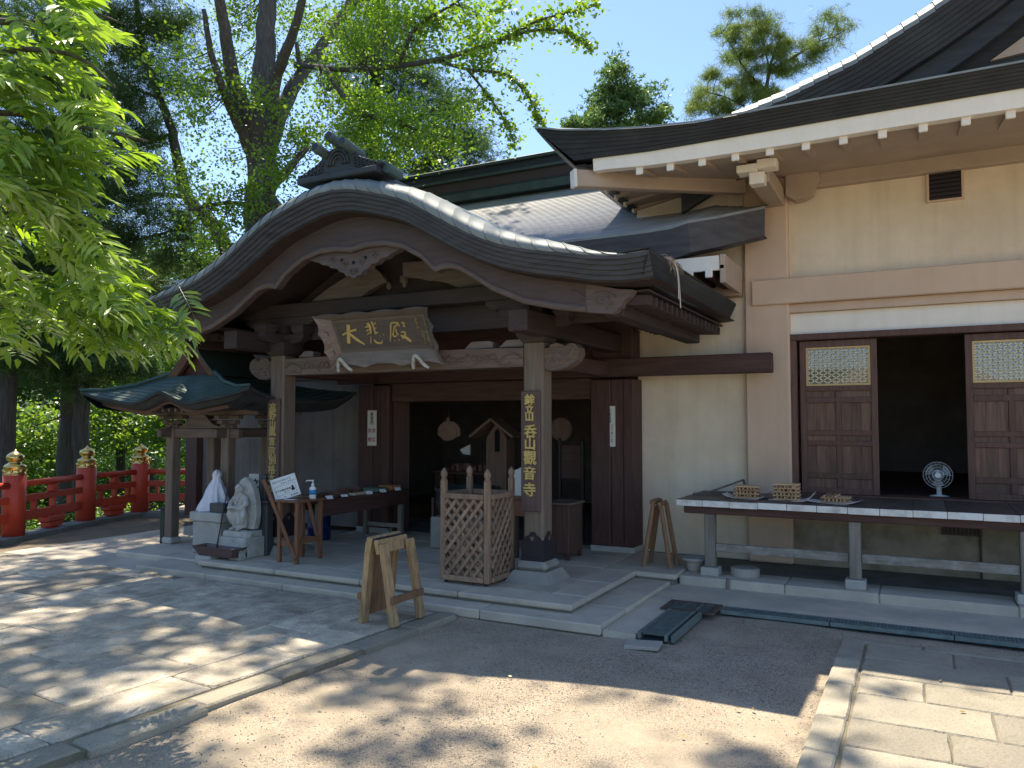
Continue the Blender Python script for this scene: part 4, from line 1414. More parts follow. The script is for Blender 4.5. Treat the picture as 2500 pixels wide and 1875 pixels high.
# pillars
for cx in (-3.745, -7.53):
    hw = .122
    p = thing('pillar', '', '') if False else None
    b = MB(); b.cbox(cx-hw, cx+hw, 7.625, 7.87, .40, 2.78, .022)
    pil = part('pillar', b, 'porch_z', porch)
    # iron shoe with lobed top and heart piercing
    bb = MB()
    f = [(-hw-.012, .40), (hw+.012, .40), (hw+.012, .60), (hw-.02, .615), (hw-.04, .645), (.045, .66), (.03, .69), (0, .70), (-.03, .69), (-.045, .66), (-hw+.04, .645), (-hw+.02, .615), (-hw-.012, .60)]
    bb.prism([(cx+x, z) for x, z in f], 'xz', 7.608, 7.624)
    bb.prism([(7.7475+x, z) for x, z in f], 'yz', cx+hw+.001, cx+hw+.014)
    bb.prism([(7.7475+x, z) for x, z in f], 'yz', cx-hw-.014, cx-hw-.001)
    bb.cbox(cx-hw-.018, cx+hw+.018, 7.60, 7.895, .385, .42, .004)
    shoe = part('iron_shoe', bb, 'iron', pil)
    bb = MB()
    heart = [(0, .585), (.022, .61), (.026, .63), (.012, .642), (0, .632), (-.012, .642), (-.026, .63), (-.022, .61)]
    bb.prism([(cx+x, z+.01) for x, z in heart], 'xz', 7.604, 7.607)
    bb.prism([(7.7475+x, z+.01) for x, z in heart], 'yz', cx+hw+.015, cx+hw+.017)
    part('heart_piercing', bb, 'porch_z', shoe)
    # stone base: chamfered pad over a splayed block
    b = MB()
    b.add([(cx-.27, 7.47, .165), (cx+.27, 7.47, .165), (cx+.27, 8.02, .165), (cx-.27, 8.02, .165), (cx-.20, 7.545, .285), (cx+.20, 7.545, .285), (cx+.20, 7.95, .285), (cx-.20, 7.95, .285)], [(0,3,2,1), (4,5,6,7), (0,1,5,4), (1,2,6,5), (2,3,7,6), (3,0,4,7)])
    part('base_block', b, 'base_stone', porch)
    b = MB(); b.cbox(cx-.185, cx+.185, 7.56, 7.935, .286, .385, .035); part('base_pad', b, 'base_stone', porch)
    # bracket complex
    b = MB()
    def masu(x, y, z, w, h):
        b.add([(x-w*.36, y-w*.36, z), (x+w*.36, y-w*.36, z), (x+w*.36, y+w*.36, z), (x-w*.36, y+w*.36, z), (x-w/2, y-w/2, z+h*.45), (x+w/2, y-w/2, z+h*.45), (x+w/2, y+w/2, z+h*.45), (x-w/2, y+w/2, z+h*.45), (x-w/2, y-w/2, z+h), (x+w/2, y-w/2, z+h), (x+w/2, y+w/2, z+h), (x-w/2, y+w/2, z+h)],
              [(0,3,2,1), (8,9,10,11)] + [(i, (i+1)%4, 4+(i+1)%4, 4+i) for i in range(4)] + [(4+i, 4+(i+1)%4, 8+(i+1)%4, 8+i) for i in range(4)])
    masu(cx, 7.7475, 2.775, .36, .16)
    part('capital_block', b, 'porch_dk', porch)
    for k, (dx, dy) in enumerate(((1, 0), (0, 1))):
        b = MB(); L = .40
        pr = [(-L, 3.05), (-L, 2.99), (-L+.06, 2.945), (-L+.16, 2.925), (L-.16, 2.925), (L-.06, 2.945), (L, 2.99), (L, 3.05)]
        if dx: b.prism([(cx+x, z) for x, z in pr], 'xz', 7.685, 7.81)
        else: b.prism([(7.7475+x, z+.003) for x, z in pr], 'yz', cx-.06, cx+.06)
        part('bracket_arm', b, 'porch_dk', porch)
    for dx, dy in ((-.33, 0), (.33, 0), (0, 0), (0, -.33), (0, .33)):
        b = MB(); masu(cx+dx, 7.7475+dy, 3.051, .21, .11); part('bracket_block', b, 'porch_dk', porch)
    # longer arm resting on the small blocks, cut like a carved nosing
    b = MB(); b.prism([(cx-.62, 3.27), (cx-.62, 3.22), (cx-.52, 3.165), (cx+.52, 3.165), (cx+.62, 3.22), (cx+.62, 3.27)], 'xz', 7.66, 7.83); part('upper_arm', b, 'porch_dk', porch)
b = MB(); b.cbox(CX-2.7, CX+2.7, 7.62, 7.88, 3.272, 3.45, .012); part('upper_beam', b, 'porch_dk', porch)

# head tie beam, bowed upper edge, carved noses
b = MB()
top = []
xs = np.linspace(-7.41, -3.87, 24)
for x in xs:
    t = (x+5.64)/1.77
    top.append((x, 2.715 + .02*(1-t*t)))
b.prism([(x, 2.505) for x in xs] + top[::-1], 'xz', 7.64, 7.86)
tb = part('tie_beam', b, 'porch_x', porch)
# leaf and scroll relief near the ends of the beam
for sg in (1, -1):
    b = MB()
    e = CX + .02 + sg*1.77
    def rl(pts, r_=.009):
        b.tube(smooth_curve([(e - sg*x, 7.636, z) for x, z in pts], 5), r_, 5)
    rl([(.02, 2.60), (.12, 2.66), (.24, 2.62), (.30, 2.55), (.24, 2.525), (.16, 2.56)], .012)
    rl([(.30, 2.56), (.42, 2.60), (.55, 2.58), (.62, 2.54)])
    for q in range(9):
        x0 = .34 + .085*q
        rl([(x0, 2.60 + .02*math.sin(q*2)), (x0+.03, 2.645 + .02*math.cos(q*1.7)), (x0+.075, 2.63), (x0+.06, 2.59), (x0+.015, 2.585)], .008)
    part('beam_relief', b, 'porch_x', tb, smooth=True)
    # cloud nosing beyond the pillar
    b = MB()
    e2 = (-3.745 if sg > 0 else -7.53) + sg*.122
    ns = [(0, 2.47), (.10, 2.45), (.22, 2.462), (.30, 2.50), (.37, 2.55), (.415, 2.62), (.405, 2.69), (.36, 2.735), (.30, 2.742), (.25, 2.715), (.20, 2.735), (.14, 2.752), (.08, 2.735), (.05, 2.70), (0, 2.70)]
    b.prism([(e2 + sg*x, z) for x, z in ns], 'xz', 7.66, 7.835)
    part('cloud_nosing', b, 'porch_x', tb)
    b = MB()
    b.tube(smooth_curve([(e2+sg*x, 7.654, z) for x, z in [(.06, 2.52), (.05, 2.56), (.10, 2.59), (.15, 2.57), (.15, 2.53), (.11, 2.53)]], 5), .012, 5)
    b.tube(smooth_curve([(e2+sg*x, 7.654, z) for x, z in [(.04, 2.64), (.10, 2.62), (.17, 2.63), (.22, 2.60), (.29, 2.61), (.34, 2.65), (.33, 2.70), (.27, 2.70), (.2, 2.68), (.13, 2.69), (.07, 2.68)]], 5), .013, 5)
    b.tube(smooth_curve([(e2+sg*x, 7.654, z) for x, z in [(.03, 2.485), (.14, 2.475), (.24, 2.50), (.32, 2.56)]], 5), .012, 5)
    part('nosing_scroll', b, 'pale_wood', tb, smooth=True)
# pale carved bearers standing on the beam
for xa, xb in ((-4.66, -4.28), (-4.20, -3.89), (-7.2, -6.95)):
    b = MB(); b.prism([(xa, 2.735), (xb, 2.735), (xb, 2.80), (xb-.05, 2.815), (xa+.10, 2.815), (xa+.05, 2.775)], 'xz', 7.68, 7.82); part('carved_bearer', b, 'pale_wood', porch)
# tie beams running back to the hall
for cx in (-3.745, -7.53):
    b = MB(); b.cbox(cx-.085, cx+.085, 7.88, 9.8, 2.50, 2.69, .012); part('linking_beam', b, 'dark_y', porch)

# ridge ornament
orn = part('ridge_ornament', MB().cbox(CX-.56, CX+.56, 6.56, 6.95, 4.585, 4.655, .012), 'ornament', porch)
b = MB()
half = [(.54, 4.656), (.60, 4.69), (.585, 4.72), (.52, 4.70), (.45, 4.72), (.40, 4.76), (.34, 4.77), (.30, 4.81), (.25, 4.84), (.235, 4.875), (.15, 4.92), (.09, 4.94), (0, 4.95)]
b.prism([(CX+x, z) for x, z in half] + [(CX-x, z) for x, z in half[-2::-1]], 'xz', 6.62, 6.82)
part('ornament_plate', b, 'ornament', orn)
b = MB()
for rr, z0 in ((.17, 4.75), (.13, 4.75), (.085, 4.75)):
    b.tube([(CX + rr*math.cos(a)*.85, 6.612, z0 + rr*math.sin(a)) for a in np.linspace(0, math.pi, 14)], .016, 5)
for sg in (1, -1):
    for k in range(6):
        x0 = .24 + .055*k; z0 = 4.785 - .022*k
        b.tube([(CX + sg*(x0 + .035*math.cos(a)*(1-a/9)), 6.612, z0 + .035*math.sin(a)*(1-a/9)) for a in np.linspace(0, 6, 12)], .010, 5)
        b.tube([(CX + sg*(x0 + .01 + .025*math.cos(a)), 6.612, z0 - .06 + .025*math.sin(a)) for a in np.linspace(0, 5, 9)], .009, 5)
part('ornament_scrolls', b, 'ornament', orn, smooth=True)
for dx, dz in ((-.19, 4.90), (0.0, 4.995), (.19, 4.90)):
    b = MB()
    prof = [(.052, 0), (.056, .02), (.056, .34), (.05, .36)]
    rot = Matrix.Rotation(R(80), 3, 'X')
    b.lathe(prof, 14, (CX+dx, 6.80, dz - .03), rot)
    part('round_tile', b, 'copper_tile', orn)
    b = MB(); b.lathe([(.044, .361), (.044, .364)], 14, (CX+dx, 6.80, dz-.03), rot); part('round_tile_end', b, 'iron', orn)
b = MB(); b.cbox(CX-.13, CX+.13, 6.83, 9.6, 4.58, 4.84, .05); part('ridge_box', b, 'copper_fascia', porch)
b = MB(); b.lathe([(.055, 0), (.06, .02), (.06, .22), (.055, .24)], 14, (CX+.62, 6.92, 4.62), Matrix.Rotation(R(85), 3, 'X')); part('round_tile', b, 'copper_tile', porch)
# ================================================================== PLAQUE over the entrance
plq = thing('hall_plaque', 'framed wooden plaque with three large gold characters leaning out over the beam', 'plaque', (0, 0, 0))
PW, PH = 1.676, .706
def plaque():
    # local frame: x across, z up the slant, -y outward
    iw0, iw1, ih0, ih1 = -.655, .70, .175, .60       # inner board
    b = MB(); b.cbox(iw0, iw1, -.015, .02, ih0, ih1, .004); part('inscribed_board', b, 'plaque', plq)
    b = MB()
    for q in (0, 1):
        e = .02*q
        b.box(iw0-.0+e, iw1-e, -.03+.006*q, -.0151, ih0+e, ih0+.016+e); b.box(iw0+e, iw1-e, -.03+.006*q, -.0151, ih1-.016-e, ih1-e)
        b.box(iw0+e, iw0+.016+e, -.03+.006*q, -.0151, ih0+.016+e, ih1-.016-e); b.box(iw1-.016-e, iw1-e, -.03+.006*q, -.0151, ih0+.016+e, ih1-.016-e)
    part('inner_moulding', b, 'plaque_f', plq)
    O = -.13   # how far the outer edge flares forward
    def flare(inner, outer, name, m):
        """inner, outer: equally long 2D lists"""
        b = MB(); n = len(inner)
        vs = [(x, -.02, z) for x, z in inner] + [(x, O, z) for x, z in outer] + [(x, .02, z) for x, z in inner] + [(x, O+.03, z) for x, z in outer]
        fs = []
        for i in range(n-1):
            fs += [(i, i+1, n+i+1, n+i), (2*n+i, 3*n+i, 3*n+i+1, 2*n+i+1), (n+i, n+i+1, 3*n+i+1, 3*n+i), (i, 2*n+i, 2*n+i+1, i+1)]
        fs += [(0, n, 3*n, 2*n), (n-1, 3*n-1, 4*n-1, 2*n-1)]
        b.add(vs, fs)
        part(name, b, m, plq)
    H = PW/2
    N = 40
    # top: three cusps
    ix = [iw0 + (iw1-iw0)*i/N for i in range(N+1)]; ox = [-H + PW*i/N for i in range(N+1)]
    oz = [PH + .022*abs(math.sin(math.pi*(i/N)*4.0)) - .012 for i in range(N+1)]
    flare([(x, ih1) for x in ix], list(zip(ox, oz)), 'top_frame', 'plaque_f')
    r = random.Random(4)
    oz = [0.0 + .05*abs(math.sin(math.pi*(i/N)*3.0)) + r.uniform(0, .012) for i in range(N+1)]
    flare([(x, ih0) for x in ix], list(zip(ox, oz)), 'bottom_frame', 'plaque_f')
    for sg, iw in ((-1, iw0), (1, iw1)):
        iz = [ih0 + (ih1-ih0)*i/N for i in range(N+1)]
        ozs = [0 + PH*i/N for i in range(N+1)]
        oxs = [sg*(H - .045*abs(math.sin(math.pi*(i/N)*3.0)) + r.uniform(-.006, .006)) for i in range(N+1)]
        oxs[0] = oxs[-1] = sg*H
        flare([(iw, z) for z in iz], list(zip(oxs, ozs)), 'side_frame', 'plaque_s' if sg < 0 else 'plaque_f')
        # incised scroll lines
        b = MB()
        for z0 in (.2, .45):
            b.tube([(sg*(.735 + .03*math.cos(a)*(1-a/8)), -.082, z0 + .035*math.sin(a)*(1-a/8)) for a in np.linspace(0, 5, 12)], .005, 5)
        part('frame_scroll', b, 'plaque', plq)
    # brushed gold characters: flat raised ribbons, widths in board pixels of the photo
    STROKES = {
     'dai': [[(688, 425, 60), (682, 560, 52), (680, 720, 56)], [(592, 590, 30), (690, 545, 30), (820, 505, 34)], [(700, 565, 26), (800, 655, 46), (935, 735, 18)]],
     'hi': [[(985, 405, 40), (1020, 470, 36), (1030, 570, 26)], [(955, 470, 22), (1005, 455, 24)], [(965, 525, 22), (1010, 510, 22)], [(978, 575, 24), (1022, 545, 20)], [(1048, 378, 26), (1078, 470, 24), (1105, 580, 22)], [(1075, 425, 18), (1122, 402, 26)], [(1090, 488, 18), (1128, 480, 22)], [(1105, 555, 22), (1148, 552, 24)], [(1034, 600, 12), (1026, 715, 26)], [(1078, 655, 14), (1115, 705, 30), (1185, 708, 28), (1208, 662, 14)], [(1172, 606, 20), (1184, 603, 18)], [(1222, 588, 20), (1232, 585, 18)]],
     'den': [[(1338, 405, 24), (1425, 402, 24), (1415, 450, 24), (1380, 465, 18)], [(1336, 410, 24), (1330, 560, 22), (1322, 685, 14)], [(1392, 455, 22), (1372, 540, 20), (1360, 585, 14)], [(1405, 490, 18), (1422, 560, 20), (1445, 582, 14)], [(1366, 552, 16), (1380, 610, 20), (1428, 592, 14)], [(1390, 655, 14), (1384, 690, 10)], [(1448, 655, 18), (1455, 672, 18)], [(1440, 388, 12), (1458, 458, 20)], [(1492, 398, 14), (1528, 408, 24), (1520, 445, 20), (1552, 464, 22)], [(1480, 545, 18), (1535, 545, 28), (1538, 600, 32), (1500, 640, 22)], [(1475, 592, 14), (1555, 632, 44), (1630, 690, 30)]],
    }
    def to_local(px, py):
        # the board's corners in the close-up: TL (430,370) TR (1820,265) BR (1950,775) BL (570,860)
        s_, t_ = .5, .5
        for _ in range(12):
            X = (1-s_)*(1-t_)*570 + s_*(1-t_)*1950 + (1-s_)*t_*430 + s_*t_*1820
            Y = (1-s_)*(1-t_)*860 + s_*(1-t_)*775 + (1-s_)*t_*370 + s_*t_*265
            s_ += (px - X)/1385 + (py-Y)*(-.28/500*0); t_ -= (py - Y)/500
        return iw0 + (iw1-iw0)*s_, ih0 + (ih1-ih0)*t_
    for nm in ('dai', 'hi', 'den'):
        b = MB()
        for st_ in STROKES[nm]:
            P = smooth_curve([(*to_local(px, py), w) for px, py, w in st_], 5)
            m = len(P); L_ = []; R_ = []
            for i, p in enumerate(P):
                d = Vector((P[min(i+1, m-1)].x - P[max(i-1, 0)].x, P[min(i+1, m-1)].y - P[max(i-1, 0)].y)).normalized()
                hw = p.z*.00097*.5*(.75 if i in (0, m-1) else 1)
                L_.append((p.x - d.y*hw, p.y + d.x*hw)); R_.append((p.x + d.y*hw, p.y - d.x*hw))
            rows = [[(l[0], -.0155, l[1]), (l[0]*.85+r_[0]*.15, -.025, l[1]*.85+r_[1]*.15), ((l[0]+r_[0])/2, -.028, (l[1]+r_[1])/2), (l[0]*.15+r_[0]*.85, -.025, l[1]*.15+r_[1]*.85), (r_[0], -.0155, r_[1])] for l, r_ in zip(L_, R_)]
            b.grid(rows)
        part('character', b, 'gold', plq)
    # faded cursive signature: brushed squiggles
    b = MB()
    rr = random.Random(8)
    for cx_, za, zb, k in ((.565, .555, .42, 4), (.61, .40, .22, 5), (.655, .39, .23, 4)):
        for q in range(k):
            z = za + (zb-za)*q/k
            b.tube(smooth_curve([(cx_ + rr.uniform(-.02, .02), -.020, z), (cx_ + rr.uniform(-.025, .025), -.020, z-.012), (cx_ + rr.uniform(-.02, .02), -.020, z-.02), (cx_ + rr.uniform(-.02, .02), -.020, z-.033)], 3), .0042, 4)
    part('signature', b, 'gold_dull', plq)
    # white bent supports
    for x in (-.60, .52):
        b = MB(); b.tube(smooth_curve([(x-.075, -.17, -.015), (x-.06, -.165, .05), (x-.03, -.16, .125), (x, -.16, .145), (x+.03, -.165, .12), (x+.08, -.17, .04), (x+.15, -.18, -.01)], 5), [.02]*3+[.022]*25+[.018]*3, 8)
        part('support_hook', b, 'pale_hook', plq, smooth=True)
M['pale_hook'] = mat('worn white hooks', (0.52, 0.50, 0.45), rough=.55, var=.2, scale=20, bump=.2, stain=(.30, .22, .10), stain_amt=.7, stain_scale=16)
plaque()
# bottom edge rests at y 7.64 z 2.609, leaning forward to y 7.30 at the top
plq.location = (-5.66, 7.60, 2.609)
plq.rotation_euler = (math.atan2(.34, .619), 0, 0)

# ------------------------------------------------------------------ signboards on the pillars
def signboard(x0, x1, z0, z1, y, chars, label, m):
    t = thing('pillar_signboard', label, 'signboard', ((x0+x1)/2, y, z0), 'tall gold lettered boards on the porch pillars')
    b = MB(); b.cbox(x0, x1, y-.038, y, z0, z1, .008); part('board', b, 'sign_board', t)
    rr = random.Random(len(chars))
    for ch, f, s in chars:
        me = char_mesh(ch, s, m, extrude=.007, offset=.009 if m == 'gold' else .003, bevel=.003)
        part('character', me, None, t, loc=((x0+x1)/2 + rr.uniform(-.006, .006), y-.043, z1 - (z1-z0)*f), rot=(0, rr.uniform(-.05, .05), 0))
    return t
signboard(-3.873, -3.643, .92, 2.23, 7.622, [('鉾', .072, .122), ('立', .150, .105), ('山', .212, .110), ('呑', .335, .150), ('山', .437, .145), ('觀', .555, .158), ('音', .682, .150), ('寺', .818, .155)],
          'dark signboard with bright gold characters on the right porch pillar', 'gold')
signboard(-7.652, -7.436, .87, 2.194, 7.622, [('高', .085, .125), ('野', .165, .125), ('山', .245, .11), ('眞', .325, .13), ('言', .42, .12), ('宗', .515, .125), ('別', .605, .13), ('格', .70, .13), ('本', .79, .125), ('山', .885, .12)],
          'dark signboard with dull gold characters on the left porch pillar', 'gold_dull')

# ------------------------------------------------------------------ white notices on the door posts
def notice(x0, x1, z0, z1, y, items, label):
    t = thing('door_notice', label, 'notice', ((x0+x1)/2, y, z0))
    b = MB(); b.cbox(x0, x1, y-.008, y, z0, z1, .002); part('panel', b, 'notice', t)
    for ch, fx, fz, s, m in items:
        me = char_mesh(ch, s, m, extrude=.0006, offset=.012)
        part('character', me, None, t, loc=(x0 + (x1-x0)*fx, y-.0095, z1 - (z1-z0)*fz))
its = [('本', .5, .105, .072, 'ink'), ('堂', .5, .225, .072, 'ink'), ('内', .5, .345, .072, 'ink')]
its2 = list(its) + [(c, .36, .50+.135*i, .078, 'ink_red') for i, c in enumerate('撮影禁止')] + [(c, .74, .475+.066*i, .036, 'ink_red') for i, c in enumerate('カメラ等による')]
notice(-3.768, -3.592, 1.56, 2.103, FY+.013, its2, 'white notice with black and red characters on the right door post')
its1 = list(its) + [('禁', .73, .57, .072, 'ink_red'), ('煙', .73, .825, .072, 'ink_red'), ('脱', .27, .57, .072, 'ink_red'), ('帽', .27, .825, .072, 'ink_red')]
notice(-7.722, -7.545, 1.515, 2.07, FY-.002, its1, 'white notice in the shade on the left door post')
# ================================================================== WATER PAVILION (left)
b = MB(); b.cbox(-9.92, -7.99, 7.05, 9.3, -.04, .105, .015)
pf = struct('pavilion_platform', b, ['concrete'])
pav = thing('water_pavilion', 'small open pavilion with a green copper roof left of the porch', 'pavilion', (-9.27, 8.0, .105))
PCX = -9.27
for px, py in ((-9.80, 7.86), (-8.66, 7.86), (-9.80, 8.62), (-8.66, 8.62)):
    b = MB(); b.cbox(px-.075, px+.075, py-.075, py+.075, .20, 1.80, .012); part('post', b, 'porch_z', pav)
    b = MB(); b.cbox(px-.10, px+.10, py-.10, py+.10, .106, .20, .02); part('post_stone', b, 'granite', pav)
    # brackets on top
    for k, (w, z) in enumerate(((.24, 1.80), (.34, 1.86), (.46, 1.93))):
        b = MB(); b.cbox(px-w/2, px+w/2, py-.05, py+.05, z, z+.055, .01); b.cbox(px-.05, px+.05, py-w/2, py+w/2, z+.002, z+.057, .01); part('bracket', b, 'porch_x', pav)
for y in (7.86, 8.62):
    b = MB(); b.cbox(-10.05, -8.42, y-.045, y+.045, 1.66, 1.795, .01); part('tie_beam', b, 'porch_x', pav)
    b = MB(); b.cbox(-10.5, -8.04, y-.06, y+.06, 1.99, 2.09, .01); part('purlin', b, 'porch_x', pav)
for x in (-9.80, -8.66):
    b = MB(); b.cbox(x-.045, x+.045, 7.6, 8.9, 1.668, 1.79, .01); part('tie_beam', b, 'porch_y', pav)
# carved front panel between the posts
b = MB(); b.prism([(-9.72, 1.80), (-9.5, 1.86), (-9.35, 1.98), (-9.23, 2.04), (-9.1, 1.98), (-8.96, 1.86), (-8.74, 1.80)], 'xz', 7.83, 7.89); part('carved_panel', b, 'porch_x', pav)
HWD, Y0, Y1 = 1.72, 7.18, 9.30
def pedge(xn, y=None):
    d = abs(xn)*HWD
    bump = .125*math.exp(-(d/.27)**2) - .03*math.exp(-((d-.62)/.22)**2)
    return 2.185 + .160*abs(xn)**3.2 + bump
def pside(yn):
    return 2.185 + .160*abs(yn)**3
KX = [-1 + 2*i/60 for i in range(61)]
def top_pt(xn, t):
    e = pedge(xn)
    half = HWD + (.40-HWD)*t
    y = Y0 + .56*t
    z = e*(1-t) + 2.56*t - .055*math.sin(math.pi*t)
    return (PCX + xn*half, y, z)
b = MB()
rows = []
NT = 9
for k in range(NT+1):
    for lip in ((0, 1) if 0 < k < NT else (0,)):
        rows.append([(p[0], p[1] + .0, p[2] + (.010 if lip else 0)) for p in (top_pt(x, k/NT) for x in KX)])
b.grid(rows)
part('front_slope', b, 'copper_green', pav)
for sg in (1, -1):
    b = MB(); rows = []
    for k in range(NT+1):
        t = k/NT
        for lip in ((0, 1) if 0 < k < NT else (0,)):
            r = []
            for j in range(21):
                yn = -1 + j/10
                ylo, yhi = Y0 + .56*t, Y1 - .56*t
                y = (ylo+yhi)/2 + yn*(yhi-ylo)/2
                e = pside(yn)
                z = e*(1-t) + 2.56*t - .055*math.sin(math.pi*t)
                if yn < -.999: z = top_pt(sg, t)[2]
                r.append((PCX + sg*(HWD + (.40-HWD)*t), y, z + (.010 if lip else 0)))
            rows.append(r)
    b.grid(rows)
    part('side_slope', b, 'copper_green', pav)
# eave fascia: dark, recessed below the lip
b = MB()
rows = [[(PCX + x*HWD, Y0-.004, pedge(x)+.006), (PCX + x*HWD, Y0-.004, pedge(x)-.035), (PCX + x*(HWD-.05), Y0+.05, pedge(x)-.04), (PCX + x*(HWD-.10), Y0+.08, pedge(x)-.105), (PCX + x*(HWD-.3), Y0+.4, pedge(x)*.4+2.09*.6-.1)] for x in KX]
b.grid(rows)
part('eave_fascia', b, 'copper_black', pav)
for sg in (1, -1):
    b = MB(); rows = []
    for j in range(21):
        yn = -1 + j/10; y = (Y0+Y1)/2 + yn*(Y1-Y0)/2; e = pside(yn); X = PCX + sg*HWD
        rows.append([(X + sg*.004, y, e+.006), (X + sg*.004, y, e-.035), (X - sg*.05, y, e-.04), (X - sg*.10, y, e-.105), (X - sg*.4, y, e*.4+2.09*.6-.1)])
    b.grid(rows); part('eave_fascia', b, 'copper_black', pav)
    b = MB(); rows = [[(p[0] - sg*.003, p[1], p[2]-.14), (p[0] - sg*.003, p[1], p[2]-.06)] for p in [(PCX + sg*(HWD-.09), Y0+.1+(Y1-Y0-.2)*j/10, pside(-1+j/5)) for j in range(11)]]
b = MB(); b.grid([[(PCX-1.5, Y0+.2, 2.10), (PCX+1.5, Y0+.2, 2.10)], [(PCX-1.5, Y1-.1, 2.10), (PCX+1.5, Y1-.1, 2.10)]]); part('ceiling', b, 'soffit', pav)
# reddish carved board under the front eave
b = MB(); rows = [[(PCX + x*1.45, Y0+.16, pedge(x*.9)-.11), (PCX + x*1.45, Y0+.16, pedge(x*.9)-.165), (PCX + x*1.45, Y0+.20, pedge(x*.9)-.165)] for x in KX]
b.grid(rows); part('eave_board', b, 'eave_red', pav)
bb = MB(); bb.box(-.022, .022, 0, .6, -.025, .025); rme = bb.mesh('rafter', 'porch_y')
for i in range(24):
    x = PCX - 1.5 + 3.0*i/23
    part('rafter', rme, None, pav, loc=(x, Y0+.22, 2.055 + .10*abs((x-PCX)/1.5)**3))
# gable
def gcv(t): return (.46*(1-t)**1.55, 2.50 + .57*t)      # half width, height
pts = [gcv(i/12) for i in range(13)]
b = MB(); b.prism([(PCX-x, z) for x, z in pts] + [(PCX+x, z) for x, z in pts[::-1]][1:], 'xz', 7.86, 7.9); part('gable_board', b, 'dark_z', pav)
for sg in (1, -1):
    b = MB(); rows = [[(PCX+sg*(x+.07), 7.70, z+.015), (PCX+sg*(x+.055), 7.70, z+.05), (PCX+sg*(x+.05), 8.75, z+.05)] for x, z in pts]
    b.grid(rows); part('upper_roof', b, 'copper_green', pav)
    b = MB(); rows = [[(PCX+sg*(x+.07), 7.702, z+.015), (PCX+sg*max(0, x-.0), 7.73, z-.05), (PCX+sg*max(0, x-.0), 7.8, z-.05)] for x, z in pts]
    b.grid(rows); part('bargeboard', b, 'eave_red', pav)
b = MB(); b.cbox(PCX-.07, PCX+.07, 7.62, 8.8, 3.09, 3.17, .02); b.prism([(PCX-.1, 3.09), (PCX+.1, 3.09), (PCX+.12, 3.2), (PCX+.05, 3.26), (PCX-.05, 3.26), (PCX-.12, 3.2)], 'xz', 7.60, 7.66); part('ridge', b, 'copper_black', pav)
for sg in (1, -1):
    b = MB(); b.tube([(PCX + sg*.46, 7.74, 2.60), (PCX + sg*.9, 7.52, 2.44), (PCX + sg*1.35, 7.32, 2.36), (PCX + sg*1.72, 7.17, 2.365)], [.035, .03, .028, .02], 6); part('hip_ridge', b, 'copper_green', pav)

# ------------------------------------------------------------------ things in and before the pavilion
# relief statue on its block
st = thing('stone_statue', 'pale stone relief statue of a robed monk with a pointed halo slab', 'statue', (-7.74, 7.27, .17))
b = MB(); b.cbox(-7.99, -7.50, 7.10, 7.50, .17, .425, .012); part('pedestal', b, 'statue', st)
b = MB()
prof = [(-.17, .52), (-.205, .62), (-.215, .74), (-.205, .86), (-.175, .98), (-.12, 1.08), (-.06, 1.145), (0, 1.175)]
b.prism([(-7.735+x, z) for x, z in prof] + [(-7.735-x, z) for x, z in prof[-2::-1]], 'xz', 7.30, 7.38)
part('halo_slab', b, 'statue', st)
fig = MB()
X0, Yf = -7.755, 7.25
fig.lathe([(.105, .535), (.118, .60), (.105, .69), (.088, .78), (.080, .84), (.088, .90), (.074, .945), (.030, .97)], 16, (X0, Yf, 0), None, 1.0, .70)
fig.tube([(X0, Yf-.005, .95), (X0, Yf-.012, 1.0)], [.030, .028], 8)
fig.ball((X0, Yf-.030, 1.035), (.046, .048, .060), 14, 10)
fig.ball((X0, Yf-.078, 1.028), (.008, .014, .014), 6, 5)
fig.ball((X0, Yf-.070, 1.004), (.020, .012, .007), 8, 5)
for sg in (1, -1):
    fig.ball((X0+sg*.018, Yf-.072, 1.048), (.012, .008, .006), 6, 5)
    fig.ball((X0+sg*.047, Yf-.022, 1.03), (.009, .016, .026), 6, 5)
    # sleeves: upper arm, forearm across the body, hanging cloth
    fig.tube([(X0+sg*.080, Yf, .925), (X0+sg*.128, Yf-.025, .84), (X0+sg*.10, Yf-.09, .785), (X0+sg*.030, Yf-.115, .80)], [.036, .038, .030, .020], 9)
    fig.tube([(X0+sg*.112, Yf-.055, .80), (X0+sg*.122, Yf-.065, .70), (X0+sg*.105, Yf-.06, .61)], [.026, .040, .018], 8)
    fig.ball((X0+sg*.022, Yf-.128, .808), (.020, .016, .022), 8, 6)
    fig.tube([(X0+sg*.045, Yf-.03, .63), (X0+sg*.05, Yf-.045, .525)], [.036, .028], 8)
    fig.ball((X0+sg*.052, Yf-.075, .528), (.026, .050, .020), 8, 6)
    # collar folds
    fig.tube([(X0+sg*.055, Yf-.035, .955), (X0+sg*.030, Yf-.072, .90), (X0-sg*.015, Yf-.082, .84)], [.010, .012, .010], 6)
for k in range(7):
    x = X0 - .078 + .026*k; q = k-3
    fig.tube([(x*.35+X0*.65, Yf-.062+.006*abs(q), .80), (x, Yf-.088+.010*abs(q), .70), (x+.007*q, Yf-.098+.012*abs(q), .585)], [.006, .011, .012], 6)
fig.tube([(X0-.105, Yf-.02, .745), (X0, Yf-.085, .735), (X0+.105, Yf-.02, .745)], [.012, .013, .012], 6)
fo = part('figure', fig, 'statue', st, smooth=True)
md = fo.modifiers.new('sculpt', 'REMESH'); md.mode = 'VOXEL'; md.voxel_size = .0055; md.use_smooth_shade = True
b = MB()
rr = random.Random(2)
for k in range(16):
    b.ball((-7.93 + .025*k, 7.22 + rr.uniform(-.05, .06), .455 + rr.uniform(-.01, .02)), (.05, .06, .045), 8, 6)
b.cbox(-7.94, -7.53, 7.14, 7.42, .42, .50)
ro = part('rock_base', b, 'statue', st, smooth=True)
